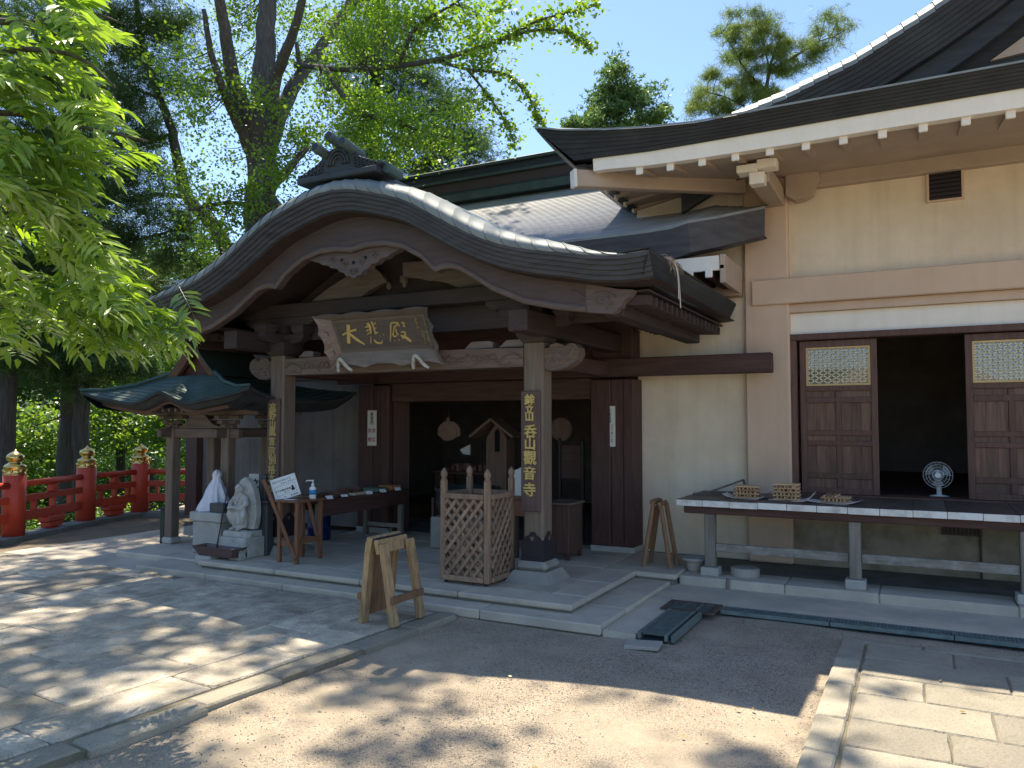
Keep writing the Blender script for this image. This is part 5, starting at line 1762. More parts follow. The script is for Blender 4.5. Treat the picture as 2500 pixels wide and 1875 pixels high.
md = ro.modifiers.new('sculpt', 'REMESH'); md.mode = 'VOXEL'; md.voxel_size = .010
# thin staff leaning on it
t = part('walking_staff', MB().tube([(-8.0, 7.08, .20), (-7.815, 7.10, 1.07)], .008, 6).tube([(-7.815 + .025*math.cos(a), 7.10, 1.095 + .03*math.sin(a)) for a in np.linspace(-1.5, 4.7, 12)], .005, 5), 'iron')
tag(t, 'thin dark ringed staff leaning on the stone statue', 'staff')
# inscribed slab on dark base
ts = thing('inscribed_slab', 'upright pale stone slab with a brushed character behind the statue', 'stone slab', (-7.72, 7.55, .17))
b = MB(); b.cbox(-7.93, -7.74, 7.55, 7.60, .86, 1.20, .006); b.cbox(-7.93, -7.74, 7.56, 7.60, .30, .859, .004); part('slab', b, 'granite', ts)
b = MB(); b.cbox(-7.738, -7.62, 7.54, 7.66, .86, 1.20, .006); part('side_slab', b, 'granite_dark', ts)
b = MB(); b.cbox(-7.80, -7.46, 7.42, 7.535, .17, .84, .008); b.cbox(-7.83, -7.44, 7.40, 7.537, .842, .875, .006); part('dark_base', b, 'granite_dark', ts)
part('character', char_mesh('之', .13, 'ink', extrude=.001, offset=.03), None, ts, loc=(-7.80, 7.548, 1.08))
# stone basin and cloth covered figure
t = thing('stone_basin', 'square stone water basin with a heavy lip under the pavilion', 'basin', (-8.58, 7.62, .105))
b = MB(); b.cbox(-8.85, -8.31, 7.43, 7.95, .107, .54, .012); part('basin_block', b, 'granite', t)
b = MB(); b.cbox(-8.885, -8.28, 7.40, 7.98, .541, .665, .014); part('basin_lip', b, 'granite', t)
t = part('draped_figure', MB(), 'cloth') if False else None
def drape():
    b = MB(); rows = []
    N = 88
    hs = [(0, .235), (.05, .225), (.15, .19), (.27, .145), (.36, .10), (.40, .07), (.425, .055), (.45, .062), (.49, .070), (.53, .055), (.555, .02)]
    for h, r in hs:
        row = []
        for k in range(N+1):
            a = 2*math.pi*k/N
            f = 1 + (.20*math.sin(a*6+h*7) + .11*math.sin(a*11+2+h*4) + .06*math.sin(a*17+h*12))*(1-h/.56)*.9 + (.16*math.sin(a*9) if .38 < h < .44 else 0)
            lean = .12*(h/.55)
            row.append((-8.71 + r*f*math.cos(a)*1.0 + lean*.35, 7.68 + r*f*math.sin(a)*.75, .668 + h + (.015*math.sin(a*5) if h == 0 else 0)))
        rows.append(row)
    b.grid(rows)
    b.tube([(-8.66, 7.66, 1.20), (-8.62, 7.62, 1.20), (-8.605, 7.60, 1.17)], [.03, .025, .01], 8)
    return b
t = part('draped_figure', drape(), 'cloth', smooth=True)
tag(t, 'figure wrapped in a white cloth tied at the neck on the stone basin', 'draped figure')
t = part('offering_box', MB().cbox(-8.56, -8.30, 7.46, 7.58, .667, .79, .005), 'granite_dark')
tag(t, 'dark flat box beside the white cloth on the basin', 'box')
# vase with green sprigs behind the cloth
t = thing('flower_vase', 'pale vase of dark green sprigs beside the wrapped figure', 'vase', (-8.93, 7.85, .667))
b = MB(); b.lathe([(.03, .667), (.045, .69), (.04, .80), (.03, .84), (.038, .86)], 12, (-8.87, 7.85, 0)); part('vase', b, 'clay', t, smooth=True)
me = leaves_mesh('sprigs', ellipsoid_pts(140, (-8.87, 7.85, 1.0), (.10, .10, .13)), .05, 'leaf_dk', .45)
part('sprigs', me, None, t, loc=(0, 0, 0))
# trough on stone blocks
t = thing('planter_trough', 'empty brown tapered trough standing in front of the stone statue', 'trough', (-7.86, 7.0, .20))
b = MB()
vs = []
for z, x0, x1, y0, y1 in ((.205, -8.12, -7.56, 6.93, 7.07), (.325, -8.20, -7.48, 6.88, 7.12), (.325, -8.185, -7.495, 6.895, 7.105), (.25, -8.14, -7.54, 6.94, 7.06)):
    vs += [(x0, y0, z), (x1, y0, z), (x1, y1, z), (x0, y1, z)]
fs = [(0, 3, 2, 1), (12, 13, 14, 15)]
for q in range(3): fs += [(4*q+i, 4*q+(i+1) % 4, 4*q+4+(i+1) % 4, 4*q+4+i) for i in range(4)]
b.add(vs, fs); part('trough', b, 'terracotta', t)
t = part('granite_block', MB().cbox(-8.17, -7.90, 6.90, 7.06, .093, .204, .012), 'granite'); tag(t, 'pale granite block under the left end of the brown trough', 'stone block')
b = MB(); b.cbox(-7.70, -7.50, 7.02, 7.14, .17, .20, .006); b.cbox(-7.70, -7.50, 7.02, 7.14, .262, .292, .006); b.cbox(-7.70, -7.67, 7.02, 7.14, .2005, .2615, .004); b.cbox(-7.53, -7.50, 7.02, 7.14, .2005, .2615, .004); b.cbox(-7.615, -7.585, 7.02, 7.14, .2005, .2615, .004)
t = part('hollow_block', b, 'statue'); tag(t, 'small hollow concrete block right of the brown trough', 'concrete block')
b = MB(); b.cbox(-9.985, -9.895, 7.80, 7.98, .03, .60, .008); b.cbox(-9.99, -9.89, 7.79, 7.99, .601, .625, .006)
t = part('litter_box', b, 'leafbox'  if 'leafbox' in M else 'iron'); tag(t, 'dark upright box beside the left pavilion post', 'box')
# ================================================================== RED BALUSTRADE
fen = thing('red_balustrade', 'vermilion railing with gilt onion finials along the valley edge', 'railing', (-13.0, 8.0, .12))
FP = [(-11.80, 5.45), (-12.62, 7.20), (-13.42, 8.92), (-13.72, 10.25)]
FP2 = [(-13.72, 10.25), (-12.60, 10.95), (-11.5, 11.6)]
def post_mesh():
    b = MB(); b.lathe([(.165, 0), (.165, .98), (.150, .985)], 20); return b.mesh('post', 'red', True)
def cap_mesh():
    b = MB()
    b.lathe([(.168, .955), (.168, .965), (.160, .98), (.155, 1.07), (.160, 1.075), (.160, 1.09), (.146, 1.11), (.105, 1.135), (.085, 1.15), (.085, 1.165), (.115, 1.19), (.128, 1.225), (.122, 1.255), (.095, 1.285), (.055, 1.31), (.022, 1.33), (.004, 1.36)], 20)
    return b.mesh('finial', 'brass', True)
pm, cm = post_mesh(), cap_mesh()
rel = MB()
for q in range(8):
    a = q*math.pi/4
    rel.ball((.158*math.cos(a), .158*math.sin(a), 1.02), (.022, .022, .030), 6, 5)
rlm = rel.mesh('finial_relief', 'brass', True)
def fence_post(x, y, s=1.0):
    p = part('post', pm, None, fen, loc=(x, y, .10)); p.scale = (s, s, 1)
    f = part('finial', cm, None, p, loc=(x, y, .10))
    part('finial_relief', rlm, None, p, loc=(x, y, .10))
for x, y in FP: fence_post(x, y)
fence_post(*FP2[1]); fence_post(*FP2[2])
def bay(a, b_, rich=True):
    A = Vector((a[0], a[1], 0)); B = Vector((b_[0], b_[1], 0)); d = (B-A); L = d.length; d.normalize()
    pt = lambda s, z: A + d*s + Vector((0, 0, z))
    b = MB(); b.tube([pt(.1, .90), pt(L-.1, .90)], .052, 10); part('top_rail', b, 'red', fen, smooth=True)
    b = MB(); b.bar(pt(.1, .665), pt(L-.1, .665), .07, .105, c=.008); part('middle_rail', b, 'red', fen)
    b = MB(); b.bar(pt(.1, .39), pt(L-.1, .39), .075, .15, c=.008); part('lower_rail', b, 'red', fen)
    n = 4
    for i in range(1, n):
        s = L*i/n
        b = MB(); b.bar(pt(s, .466), pt(s, .612), .09, .055, up=d, c=.005); part('baluster', b, 'red', fen)
    s = L/2
    n_ = Vector((-d.y, d.x, 0))
    b = MB()
    prof = [(.055, .718), (.075, .73), (.080, .765), (.055, .805), (.050, .83), (.095, .846), (.10, .853)]
    b.add(*_loft(pt, s, n_, d, prof)); part('strut', b, 'red', fen)
    if rich:
        b = MB()
        for k, (w, z0, z1) in enumerate(((.46, .225, .314), (.36, .13, .224), (.22, .03, .129))):
            b.bar(pt(s-w/2, (z0+z1)/2), pt(s+w/2, (z0+z1)/2), .20 - .03*k, z1-z0, c=.014)
        for q in (-.16, 0, .16):
            b.bar(pt(s+q-.035, .29), pt(s+q+.035, .29), .15, .11)
        part('hanging_bracket', b, 'red', fen)
def _loft(pt, s, n_, d, prof):
    vs = []; fs = []
    for w, z in prof:
        c = pt(s, z)
        vs += [c - d*w - n_*.06, c + d*w - n_*.06, c + d*w + n_*.06, c - d*w + n_*.06]
    for q in range(len(prof)-1):
        fs += [(4*q+i, 4*q+(i+1) % 4, 4*q+4+(i+1) % 4, 4*q+4+i) for i in range(4)]
    fs += [(0, 3, 2, 1), tuple(4*(len(prof)-1)+i for i in range(4))]
    return vs, fs
for a, c in zip(FP[:-1], FP[1:]): bay(a, c)
for a, c in zip(FP2[:-1], FP2[1:]): bay(a, c, False)
# sill under the railing
b = MB()
Pts = [(-10.98, 3.7)] + FP
for a, c in zip(Pts[:-1], Pts[1:]):
    b.bar((a[0], a[1], .045), (c[0], c[1], .045), .36, .125, c=.012)
for a, c in zip(FP2[:-1], FP2[1:]):
    b.bar((a[0], a[1], .050), (c[0], c[1], .050), .36, .125, c=.012)
part('sill', b, 'conc_dark', fen)
# ================================================================== THINGS AROUND THE PORCH
# front A-frame trestle
t = thing('wooden_trestle', 'tan A-shaped wooden trestle standing on the paving in front of the steps', 'trestle', (0, 0, 0))
def leg(p, q, m, parent, w=.075, h=.055, nm='leg'):
    b = MB(); b.bar(p, q, w, h, up=(1, 0, 0), c=.004); part(nm, b, m, parent)
leg((.0-.18, -.19, 0), (-.105, -.19, .74), 'saw', t, .08, .06)
leg((-.18, .19, 0), (-.105, .19, .74), 'saw', t, .08, .06)
leg((.175, -.195, 0), (.045, -.195, .73), 'saw', t, .085, .055)
leg((.195, .195, 0), (.06, .195, .735), 'saw', t, .085, .055)
b = MB(); b.bar((-.098, -.235, .715), (-.098, .235, .715), .06, .14, up=(.2, 0, 1), c=.006); part('ridge_board', b, 'saw', t)
b = MB(); b.bar((-.005, -.235, .700), (-.005, .235, .700), .04, .13, up=(-.25, 0, 1), c=.006); part('ridge_board', b, 'saw', t)
b = MB(); b.cbox(-.06, -.03, -.22, .22, .755, .775, .004); part('hinge_strip', b, 'iron', t)
for k in range(3):
    y = -.10 + .10*k
    b = MB(); b.bar((-.165, y, .06), (-.105, y, .66), .095, .02, up=(1, 0, .1), c=.003); part('infill_board', b, 'saw_b', t)
b = MB(); b.bar((.178, -.25, .235), (.178, .25, .235), .03, .065, c=.004); part('cross_bar', b, 'saw_b', t)
b = MB(); b.bar((-.195, -.25, .245), (-.195, .25, .245), .03, .06, c=.004); part('cross_bar', b, 'saw_b', t)
t.location = (-4.405, 5.97, .047)

# slimmer trestle by the wall
t = thing('slim_trestle', 'slender brown A-shaped trestle standing by the cream wall', 'trestle', (0, 0, 0))
for sx in (-1, 1):
    for sy in (-1, 1):
        b = MB(); b.tube([(sx*.165, sy*.14, 0), (sx*.045, sy*.115, .74)], .027, 8); part('leg', b, 'saw_b', t)
b = MB(); b.bar((-.045, -.16, .765), (-.045, .16, .765), .06, .05, up=(.3, 0, 1), c=.004); part('ridge_board', b, 'saw_b', t)
b = MB(); b.bar((.035, -.14, .745), (.035, .14, .745), .04, .05, up=(-.3, 0, 1), c=.004); part('ridge_board', b, 'saw_b', t)
for k in range(2):
    b = MB(); b.bar((-.125, -.055+.11*k, .20), (-.06, -.05+.10*k, .70), .10, .016, up=(1, 0, .1)); part('infill_board', b, 'saw_b', t)
t.location = (-2.785, 9.13, .17)

# lattice crate with four finial posts
t = thing('lattice_crate', 'tall square lattice crate with pointed corner posts beside the right pillar', 'lattice crate', (-4.305, 7.40, .17))
x0, x1, y0, y1 = -4.605, -4.005, 7.10, 7.70
for (cx, cy) in ((x0+.03, y0+.03), (x1-.03, y0+.03), (x0+.03, y1-.03), (x1-.03, y1-.03)):
    b = MB(); b.cbox(cx-.030, cx+.030, cy-.030, cy+.030, .20, 1.27, .006); p = part('corner_post', b, 'lattice', t)
    b = MB(); b.lathe([(.030, 1.271), (.034, 1.278), (.024, 1.29), (.033, 1.30), (.038, 1.325), (.034, 1.355), (.018, 1.38), (.003, 1.395)], 10, (cx, cy, 0)); part('finial', b, 'lattice', p, smooth=True)
for k, (a, c) in enumerate((((x0, y0), (x1, y0)), ((x1, y0), (x1, y1)), ((x0, y1), (x1, y1)), ((x0, y0), (x0, y1)))):
    A = Vector((a[0], a[1], 0)); B = Vector((c[0], c[1], 0)); d = (B-A).normalized(); Ln = (B-A).length
    out = Vector((d.y, -d.x, 0)) if k < 2 else Vector((-d.y, d.x, 0))
    for z in (.235, 1.10):
        b = MB(); b.bar(A + d*.06 + Vector((0, 0, z)), B - d*.06 + Vector((0, 0, z)), .045, .055, c=.005); part('frame_rail', b, 'lattice', t)
    # diagonal slats, two layers
    s0, s1, z0, z1 = .065, Ln-.065, .265, 1.072
    for layer in (0, 1):
        sg = 1 if layer == 0 else -1
        off = out*(.004 if layer == 0 else -.010)
        c0 = -1.2
        while c0 < 2.2:
            # line s = c0 + sg*(z - z0)*0.82
            ts = []
            zz0, zz1 = z0, z1
            kk = .82*sg
            # clip s in [s0,s1]
            za, zb = (s0-c0)/kk + z0, (s1-c0)/kk + z0
            lo, hi = max(z0, min(za, zb)), min(z1, max(za, zb))
            if hi - lo > .03:
                P = A + d*(c0 + kk*(lo-z0)) + off + Vector((0, 0, lo)); Q = A + d*(c0 + kk*(hi-z0)) + off + Vector((0, 0, hi))
                b = MB(); b.bar(P, Q, .035, .011, up=out); part('lattice_slat', b, 'lattice', t)
            c0 += .108
b = MB(); b.cbox(x0+.05, x1-.05, y0+.05, y1-.05, .20, .225, .004); part('crate_floor', b, 'lattice', t)
b = MB()
for cx in (x0+.05, x1-.05):
    for cy in (y0+.05, y1-.05): b.lathe([(.02, .17), (.024, .20)], 8, (cx, cy, 0))
part('foot', b, 'iron', t)
# the heap of round votive discs inside it
rr = random.Random(9)
b = MB()
for k in range(260):
    x = rr.uniform(x0+.10, x1-.10); y = rr.uniform(y0+.10, y1-.10); z = .24 + (.50)*rr.random()**.9
    if k < 130: y = y0 + rr.uniform(.05, .12)
    rot = Euler((R(90) + rr.uniform(-.9, .9), rr.uniform(-.5, .5), rr.uniform(0, 3))).to_matrix()
    b.lathe([(.034, -.007), (.040, 0), (.034, .007)], 10, (x, y, z), rot)
t2 = part('votive_discs', b, 'stick_pale' if 'stick_pale' in M else 'stick'); tag(t2, 'heap of pale round discs piled inside the lattice crate', 'discs'); t2['kind'] = 'stuff'
t2 = part('inner_box', MB().cbox(x0+.13, x1-.13, y0+.13, y1-.13, .226, .80, .01), 'pale_box'); tag(t2, 'pale inner box half hidden behind the crate lattice', 'box')

# stamp rally stand
t = thing('small_stand', 'narrow orange brown timber stand with braced legs at the left pillar', 'stand', (-6.88, 7.4, .17))
for x, y in ((-7.01, 7.19), (-6.715, 7.175), (-6.745, 7.62), (-7.02, 7.60)):
    b = MB(); b.cbox(x-.024, x+.024, y-.024, y+.024, .17, .905, .004); part('leg', b, 'stand', t)
b = MB(); b.cbox(-7.06, -6.675, 7.135, 7.665, .906, .930, .005); part('top_board', b, 'stand', t)
for a, c, z in (((-7.01, 7.195), (-6.715, 7.18), .405), ((-6.725, 7.19), (-6.745, 7.62), .43), ((-7.01, 7.60), (-6.745, 7.62), .405)):
    b = MB(); b.bar((a[0], a[1]+.001, z), (c[0], c[1], z), .022, .065); part('stretcher', b, 'stand', t)
b = MB(); b.bar((-7.255, 7.150, 1.17), (-6.700, 7.140, .235), .05, .022, up=(0, 1, 0), c=.003); part('brace', b, 'stand', t)
b = MB(); b.bar((-6.93, 7.60, .90), (-6.775, 7.615, .40), .05, .022, up=(0, 1, 0), c=.003); part('brace', b, 'stand', t)

# handwritten notice leaning on it
t = thing('stamp_rally_board', 'white handwritten notice board leaning on the narrow stand', 'notice board', (0, 0, 0))
BW, BH = .315, .292
b = MB(); b.cbox(-BW/2, BW/2, -.006, .006, 0, BH, .004); part('board', b, 'paper', t)
b = MB(); b.box(-BW/2, BW/2, .007, .016, 0, BH); part('backing', b, 'stand', t)
def line(s, x, z, size, m='ink'):
    part('lettering', char_mesh(s, size, m, extrude=.0004, offset=.01, key='line'), None, t, loc=(x, -.0075, z))
line('ほとけさまめぐり', -.022, .245, .029); line('スタンプラリー', .055, .207, .029)
line('①千手観音菩薩', -.035, .120, .028); line('まつり', .005, .085, .026); line('呑山観音寺', .085, .028, .020)
b = MB()
for (p, q, s_, u_) in ((-.125, .125, .176, .1785), (-.125, .125, .057, .0595), (-.125, -.1225, .0595, .176), (.1225, .125, .0595, .176)): b.box(p, q, -.0068, -.0062, s_, u_)
part('ruled_box', b, 'ink', t)
b = MB(); b.prism([(.085+x, .115+z) for x, z in ((-.02, -.035), (.02, -.035), (.026, -.01), (.014, .0), (.016, .02), (.0, .036), (-.016, .018), (-.012, 0), (-.024, -.012))], 'xz', -.0069, -.0062)
b.lathe([(.007, 0), (.007, .0006)], 10, (-.03, -.0063, .028), Matrix.Rotation(R(90), 3, 'X'))
part('small_drawing', b, 'ink', t)
# orientation: base edge from (-7.14,7.25) to (-6.90,7.43), leaning back to the left
ex = Vector((.80, .60, 0)).normalized(); ez = Vector((-.13, .013, .27)).normalized(); ez = (ez - ex*ez.dot(ex)*.0).normalized(); ey = ez.cross(ex).normalized()
ex2 = ey.cross(ez).normalized()
Mx = Matrix((ex2, ey, ez)).transposed()
t.rotation_euler = Mx.to_euler()
t.location = Vector((-7.02, 7.345, .936))

# hand sanitiser
t = thing('sanitizer_bottle', 'white pump bottle with a blue label on the narrow stand', 'pump bottle', (-6.72, 7.52, .931))
b = MB(); b.lathe([(.040, .931), (.046, .937), (.046, 1.055), (.040, 1.075), (.018, 1.085), (.018, 1.095)], 18, (-6.73, 7.46, 0), None, 1, .8); part('bottle', b, 'plastic_white', t, smooth=True)
b = MB(); b.lathe([(.0467, .985), (.0467, 1.045)], 18, (-6.73, 7.46, 0), None, 1, .8); part('label', b, 'label_blue', t, smooth=True)
b = MB(); b.lathe([(.020, 1.095), (.020, 1.115), (.009, 1.12), (.009, 1.15), (.014, 1.152), (.014, 1.165)], 12, (-6.73, 7.46, 0)); b.tube([(-6.73, 7.46, 1.158), (-6.80, 7.43, 1.158), (-6.815, 7.424, 1.142)], [.009, .007, .005], 8); part('pump', b, 'plastic_white', t, smooth=True)

# long merchandise table running back
t = thing('long_table', 'long dark table of souvenirs running back along the left of the entrance', 'table', (-7.25, 8.7, .17))
b = MB(); b.cbox(-7.66, -6.86, 7.70, 9.72, .835, .87, .006); part('table_top', b, 'dark_y', t)
b = MB(); b.cbox(-6.905, -6.875, 7.75, 9.66, .66, .833, .005); b.cbox(-7.64, -7.61, 7.75, 9.66, .66, .833, .005); part('apron', b, 'dark_y', t)
for x, y in ((-6.93, 7.80), (-6.93, 9.60), (-7.58, 7.80), (-7.58, 9.60)):
    b = MB(); b.cbox(x-.035, x+.035, y-.035, y+.035, .17, .832, .005); part('leg', b, 'grey_wood_z', t)
for y in (7.80, 9.60):
    b = MB(); b.bar((-7.54, y, .33), (-6.965, y, .33), .03, .06); part('stretcher', b, 'grey_wood_x', t)
# goods on it
def goods(nm, lab, cat, x, y, w, l, h, m, rot=0, grp='souvenirs on the long table'):
    b = MB()
    if nm == 'incense_bundle':
        rr = random.Random(int(y*100))
        for k in range(110):
            xx = rr.uniform(-w/2, w/2); yy = rr.uniform(-l/2, l/2); a = rr.uniform(-.7, .7)
            b.tube([(xx, yy, rr.uniform(.0, h)), (xx + .12*math.sin(a), yy + .12*math.cos(a), rr.uniform(0.005, h*1.5))], .0045, 4)
    else:
        b.cbox(-w/2, w/2, -l/2, l/2, 0, h, .004)
    o = part(nm, b, m, loc=(x, y, .871), rot=(0, 0, rot)); tag(o, lab, cat, grp); return o
M['dry_brown'] = mat('dry brown stems', (.22, .12, .08), rough=.9, var=.3, scale=30, bump=0, rnd=.1)
M['green_pack'] = mat('green packets', (.10, .16, .11), rough=.5, var=.3, scale=30, bump=0, rnd=.1)
M['orange_pack'] = mat('orange packets', (.42, .16, .07), rough=.5, var=.3, scale=30, bump=0, rnd=.1)
M['buff'] = mat('buff paper', (.50, .44, .30), rough=.8, var=.1, scale=30, bump=0, rnd=.1)
goods('incense_bundle', 'loose brown dried stems heaped nearest the pump bottle', 'dried stems', -7.16, 8.20, .3, .22, .05, 'dry_brown')
goods('incense_bundle', 'larger brown heap of dried stems in the middle of the long table', 'dried stems', -7.18, 8.62, .3, .34, .08, 'dry_brown')
goods('paper_envelope', 'buff paper envelopes at the near end of the long table', 'envelopes', -7.32, 7.85, .26, .16, .035, 'buff')
goods('souvenir_packet', 'long pale packet along the table edge', 'packet', -6.98, 8.72, .10, .42, .035, 'buff')
goods('souvenir_packet', 'green packets at the far end of the long table', 'packet', -7.10, 9.20, .26, .26, .055, 'green_pack', .1)
goods('souvenir_packet', 'orange packets at the far end of the long table', 'packet', -7.08, 9.52, .26, .22, .07, 'orange_pack', -.1)
for y, x, lab in ((8.00, -6.92, 'white price card nearest the pump bottle'), (8.28, -6.90, 'white price strip beside the brown stems'), (8.80, -6.895, 'white price card by the long pale packet'), (9.12, -6.895, 'white price card in front of the green packets'), (9.48, -6.895, 'white price card in front of the orange packets')):
    b = MB(); b.bar((-.05, 0, .022), (.05, 0, .022), .06 if y != 8.28 else .04, .004, up=(-.2, -.9, 1.0)); o = part('price_card', b, 'paper', loc=(x-.01, y, .871), rot=(0, 0, R(70))); tag(o, lab, 'price card', 'price cards on the long table')
# leaflets on the stand
b = MB(); b.cbox(-.07, .07, -.045, .045, 0, .004, .001); o = part('leaflet', b, 'paper', loc=(-6.90, 7.25, .931), rot=(0, 0, .25)); tag(o, 'white leaflet lying at the foot of the handwritten notice', 'leaflet')
# blue drum under the table
t = thing('blue_drum', 'blue plastic drum under the long souvenir table', 'drum', (-7.85, 8.85, .17))
b = MB(); b.lathe([(.155, .17), (.165, .18), (.165, .34), (.172, .345), (.172, .355), (.165, .36), (.165, .55), (.15, .57)], 20, (-7.85, 8.85, 0)); part('drum', b, 'blue', t, smooth=True)
b = MB(); b.lathe([(.17, .571), (.175, .58), (.17, .60), (.05, .605)], 20, (-7.85, 8.85, 0)); part('lid', b, 'iron', t)

# inside the doorway: altar table, hanging ornament, small shrine, charcoal brazier, covers
t = thing('altar_table', 'dark offering table just inside the doorway', 'table', (-6.9, 11.5, .17))
b = MB(); b.cbox(-7.45, -6.20, 11.25, 11.85, 1.00, 1.05, .01); part('table_top', b, 'dark_x', t)
for x in (-7.38, -6.27):
    for y in (11.32, 11.78): b = MB(); b.cbox(x-.05, x+.05, y-.05, y+.05, .17, .999, .006); part('leg', b, 'dark_z', t)
b = MB(); rr = random.Random(3)
for k in range(26): b.cbox(-7.35 + .042*k, -7.35 + .042*k + rr.uniform(.03, .08), 11.3 + rr.uniform(0, .25), 11.7, 1.052, 1.07 + rr.uniform(0, .12), .004)
part('offering', b, 'offer', t)
t = thing('hanging_ornament', 'pierced metal flower ornament hanging in the dark doorway', 'ornament', (-6.97, 11.0, 1.5))
b = MB()
for k in range(9):
    a = R(-10 + 25*k)
    b.prism([(-6.97 + .17*math.cos(a) + .065*math.cos(a+q*1.05), 1.72 + .13*math.sin(a) + .065*math.sin(a+q*1.05)) for q in range(6)], 'xz', 10.99 + .002*k, 11.001 + .002*k)
b.prism([(-6.97 + .17*math.cos(q*.524), 1.70 + .13*math.sin(q*.524)) for q in range(12)], 'xz', 10.975, 10.988)
b.prism([(-6.97 + .03*math.cos(q*1.05), 1.92 + .05*math.sin(q*1.05)) for q in range(6)], 'xz', 10.97, 10.985)
part('plate', b, 'dull_bronze', t)
b = MB(); b.tube([(-6.97, 11.0, 1.96), (-6.97, 11.0, 3.38)], .006, 5); part('chain', b, 'iron', t)
t = thing('miniature_shrine', 'little gabled wooden shrine standing in the dark doorway', 'shrine', (-6.14, 11.3, .17))
b = MB(); b.cbox(-6.34, -5.96, 11.15, 11.45, .172, 1.62, .006); part('shrine_body', b, 'shrine_wood', t)
b = MB(); b.bar((-6.13, 11.1, 1.93), (-5.73, 11.1, 1.645), .36, .04, up=(.6, 0, .8)); b.bar((-6.13, 11.1, 1.93), (-6.53, 11.1, 1.645), .36, .04, up=(-.6, 0, .8)); part('shrine_roof', b, 'shrine_wood', t)
b = MB(); b.prism([(-6.34, 1.621), (-5.96, 1.621), (-6.13, 1.90)], 'xz', 11.16, 11.4); part('shrine_gable', b, 'shrine_wood', t)
b = MB(); b.prism([(-6.17, 1.40), (-6.08, 1.40), (-6.08, 1.72), (-6.125, 1.78), (-6.17, 1.72)], 'xz', 11.140, 11.148); part('shrine_opening', b, 'black', t)
t = part('slanted_paper', MB().prism([(-6.743, 1.43), (-6.68, 1.36), (-6.546, 1.345), (-6.546, 1.515)], 'xz', 10.98, 11.0), 'lamp_paper'); tag(t, 'pale slanting paper right of the flower ornament', 'paper')
t = thing('charcoal_brazier', 'round dark bronze brazier behind the lattice crate', 'brazier', (-5.55, 9.15, .17))
b = MB(); b.lathe([(.26, .60), (.40, .65), (.44, .77), (.42, .91), (.46, .95), (.46, .99), (.40, .99), (.36, .85)], 24, (-5.55, 9.25, 0)); part('bowl', b, 'ornament', t, smooth=True)
b = MB(); b.cbox(-5.94, -5.16, 8.90, 9.6, .17, .599, .02); part('stone_stand', b, 'base_stone', t)
b = MB(); b.cbox(-6.05, -6.01, 9.1, 9.14, .17, .84, .004); b.cbox(-5.10, -5.06, 9.1, 9.14, .17, .84, .004); part('side_frame', b, 'dark_z', t)
t = part('white_cover', MB().prism([(-4.51, .981), (-4.20, .981), (-4.20, 1.22), (-4.23, 1.28), (-4.35, 1.335), (-4.48, 1.28), (-4.51, 1.22)], 'xz', 8.55, 8.70), 'lamp_paper'); tag(t, 'white round-topped board behind the lattice crate', 'board')
t = thing('brown_stand', 'brown wooden stand under the white round-topped board', 'stand', (-4.36, 8.65, .17))
b = MB(); b.cbox(-4.60, -4.12, 8.45, 8.85, .94, .98, .006); part('stand_top', b, 'stand', t)
for x in (-4.56, -4.16):
    for y in (8.49, 8.81): b = MB(); b.cbox(x-.025, x+.025, y-.025, y+.025, .17, .939, .004); part('leg', b, 'stand_dark', t)
b = MB(); b.cbox(-4.535, -4.185, 8.475, 8.495, .74, .938, .004); part('apron', b, 'stand', t)
t = thing('side_cabinet', 'low brown cabinet behind the right porch pillar', 'cabinet', (-3.95, 8.95, .17))
b = MB(); b.cbox(-4.20, -3.88, 8.90, 9.35, .25, .85, .008); part('cabinet_body', b, 'stand_dark', t)
b = MB(); b.cbox(-4.23, -3.85, 8.87, 9.38, .851, .88, .006); part('cabinet_top', b, 'porch_x', t)
for x in (-4.17, -3.91):
    for y in (8.94, 9.31): b = MB(); b.cbox(x-.025, x+.025, y-.025, y+.025, .17, .249, .003); part('leg', b, 'dark_z', t)
t = thing('dark_chair', 'dark high-backed chair just inside the doorway on the right', 'chair', (-4.54, 10.3, .17))
for x in (-4.72, -4.355):
    part('back_post', MB().cbox(x-.02, x+.02, 10.50, 10.54, .17, 1.61, .005), 'iron', t)
    part('post_cap', MB().lathe([(.012, 1.611), (.02, 1.625), (.012, 1.645), (.002, 1.655)], 8, (x, 10.52, 0)), 'brass', t)
part('backrest', MB().cbox(-4.698, -4.377, 10.505, 10.53, 1.05, 1.55, .01), 'dark_x', t); part('seat', MB().cbox(-4.74, -4.33, 10.10, 10.49, .60, .65, .01), 'dark_x', t)
for x in (-4.72, -4.355): part('front_leg', MB().cbox(x-.02, x+.02, 10.12, 10.16, .17, .599, .004), 'dark_z', t)
t = part('round_drum', MB().lathe([(.17, -.06), (.19, -.05), (.20, 0), (.19, .05), (.17, .06)], 20, (-5.03, 11.3, 1.77), Matrix.Rotation(R(90), 3, 'X')), 'shrine_wood'); tag(t, 'round wooden drum hanging in the dark behind the right pillar', 'drum')

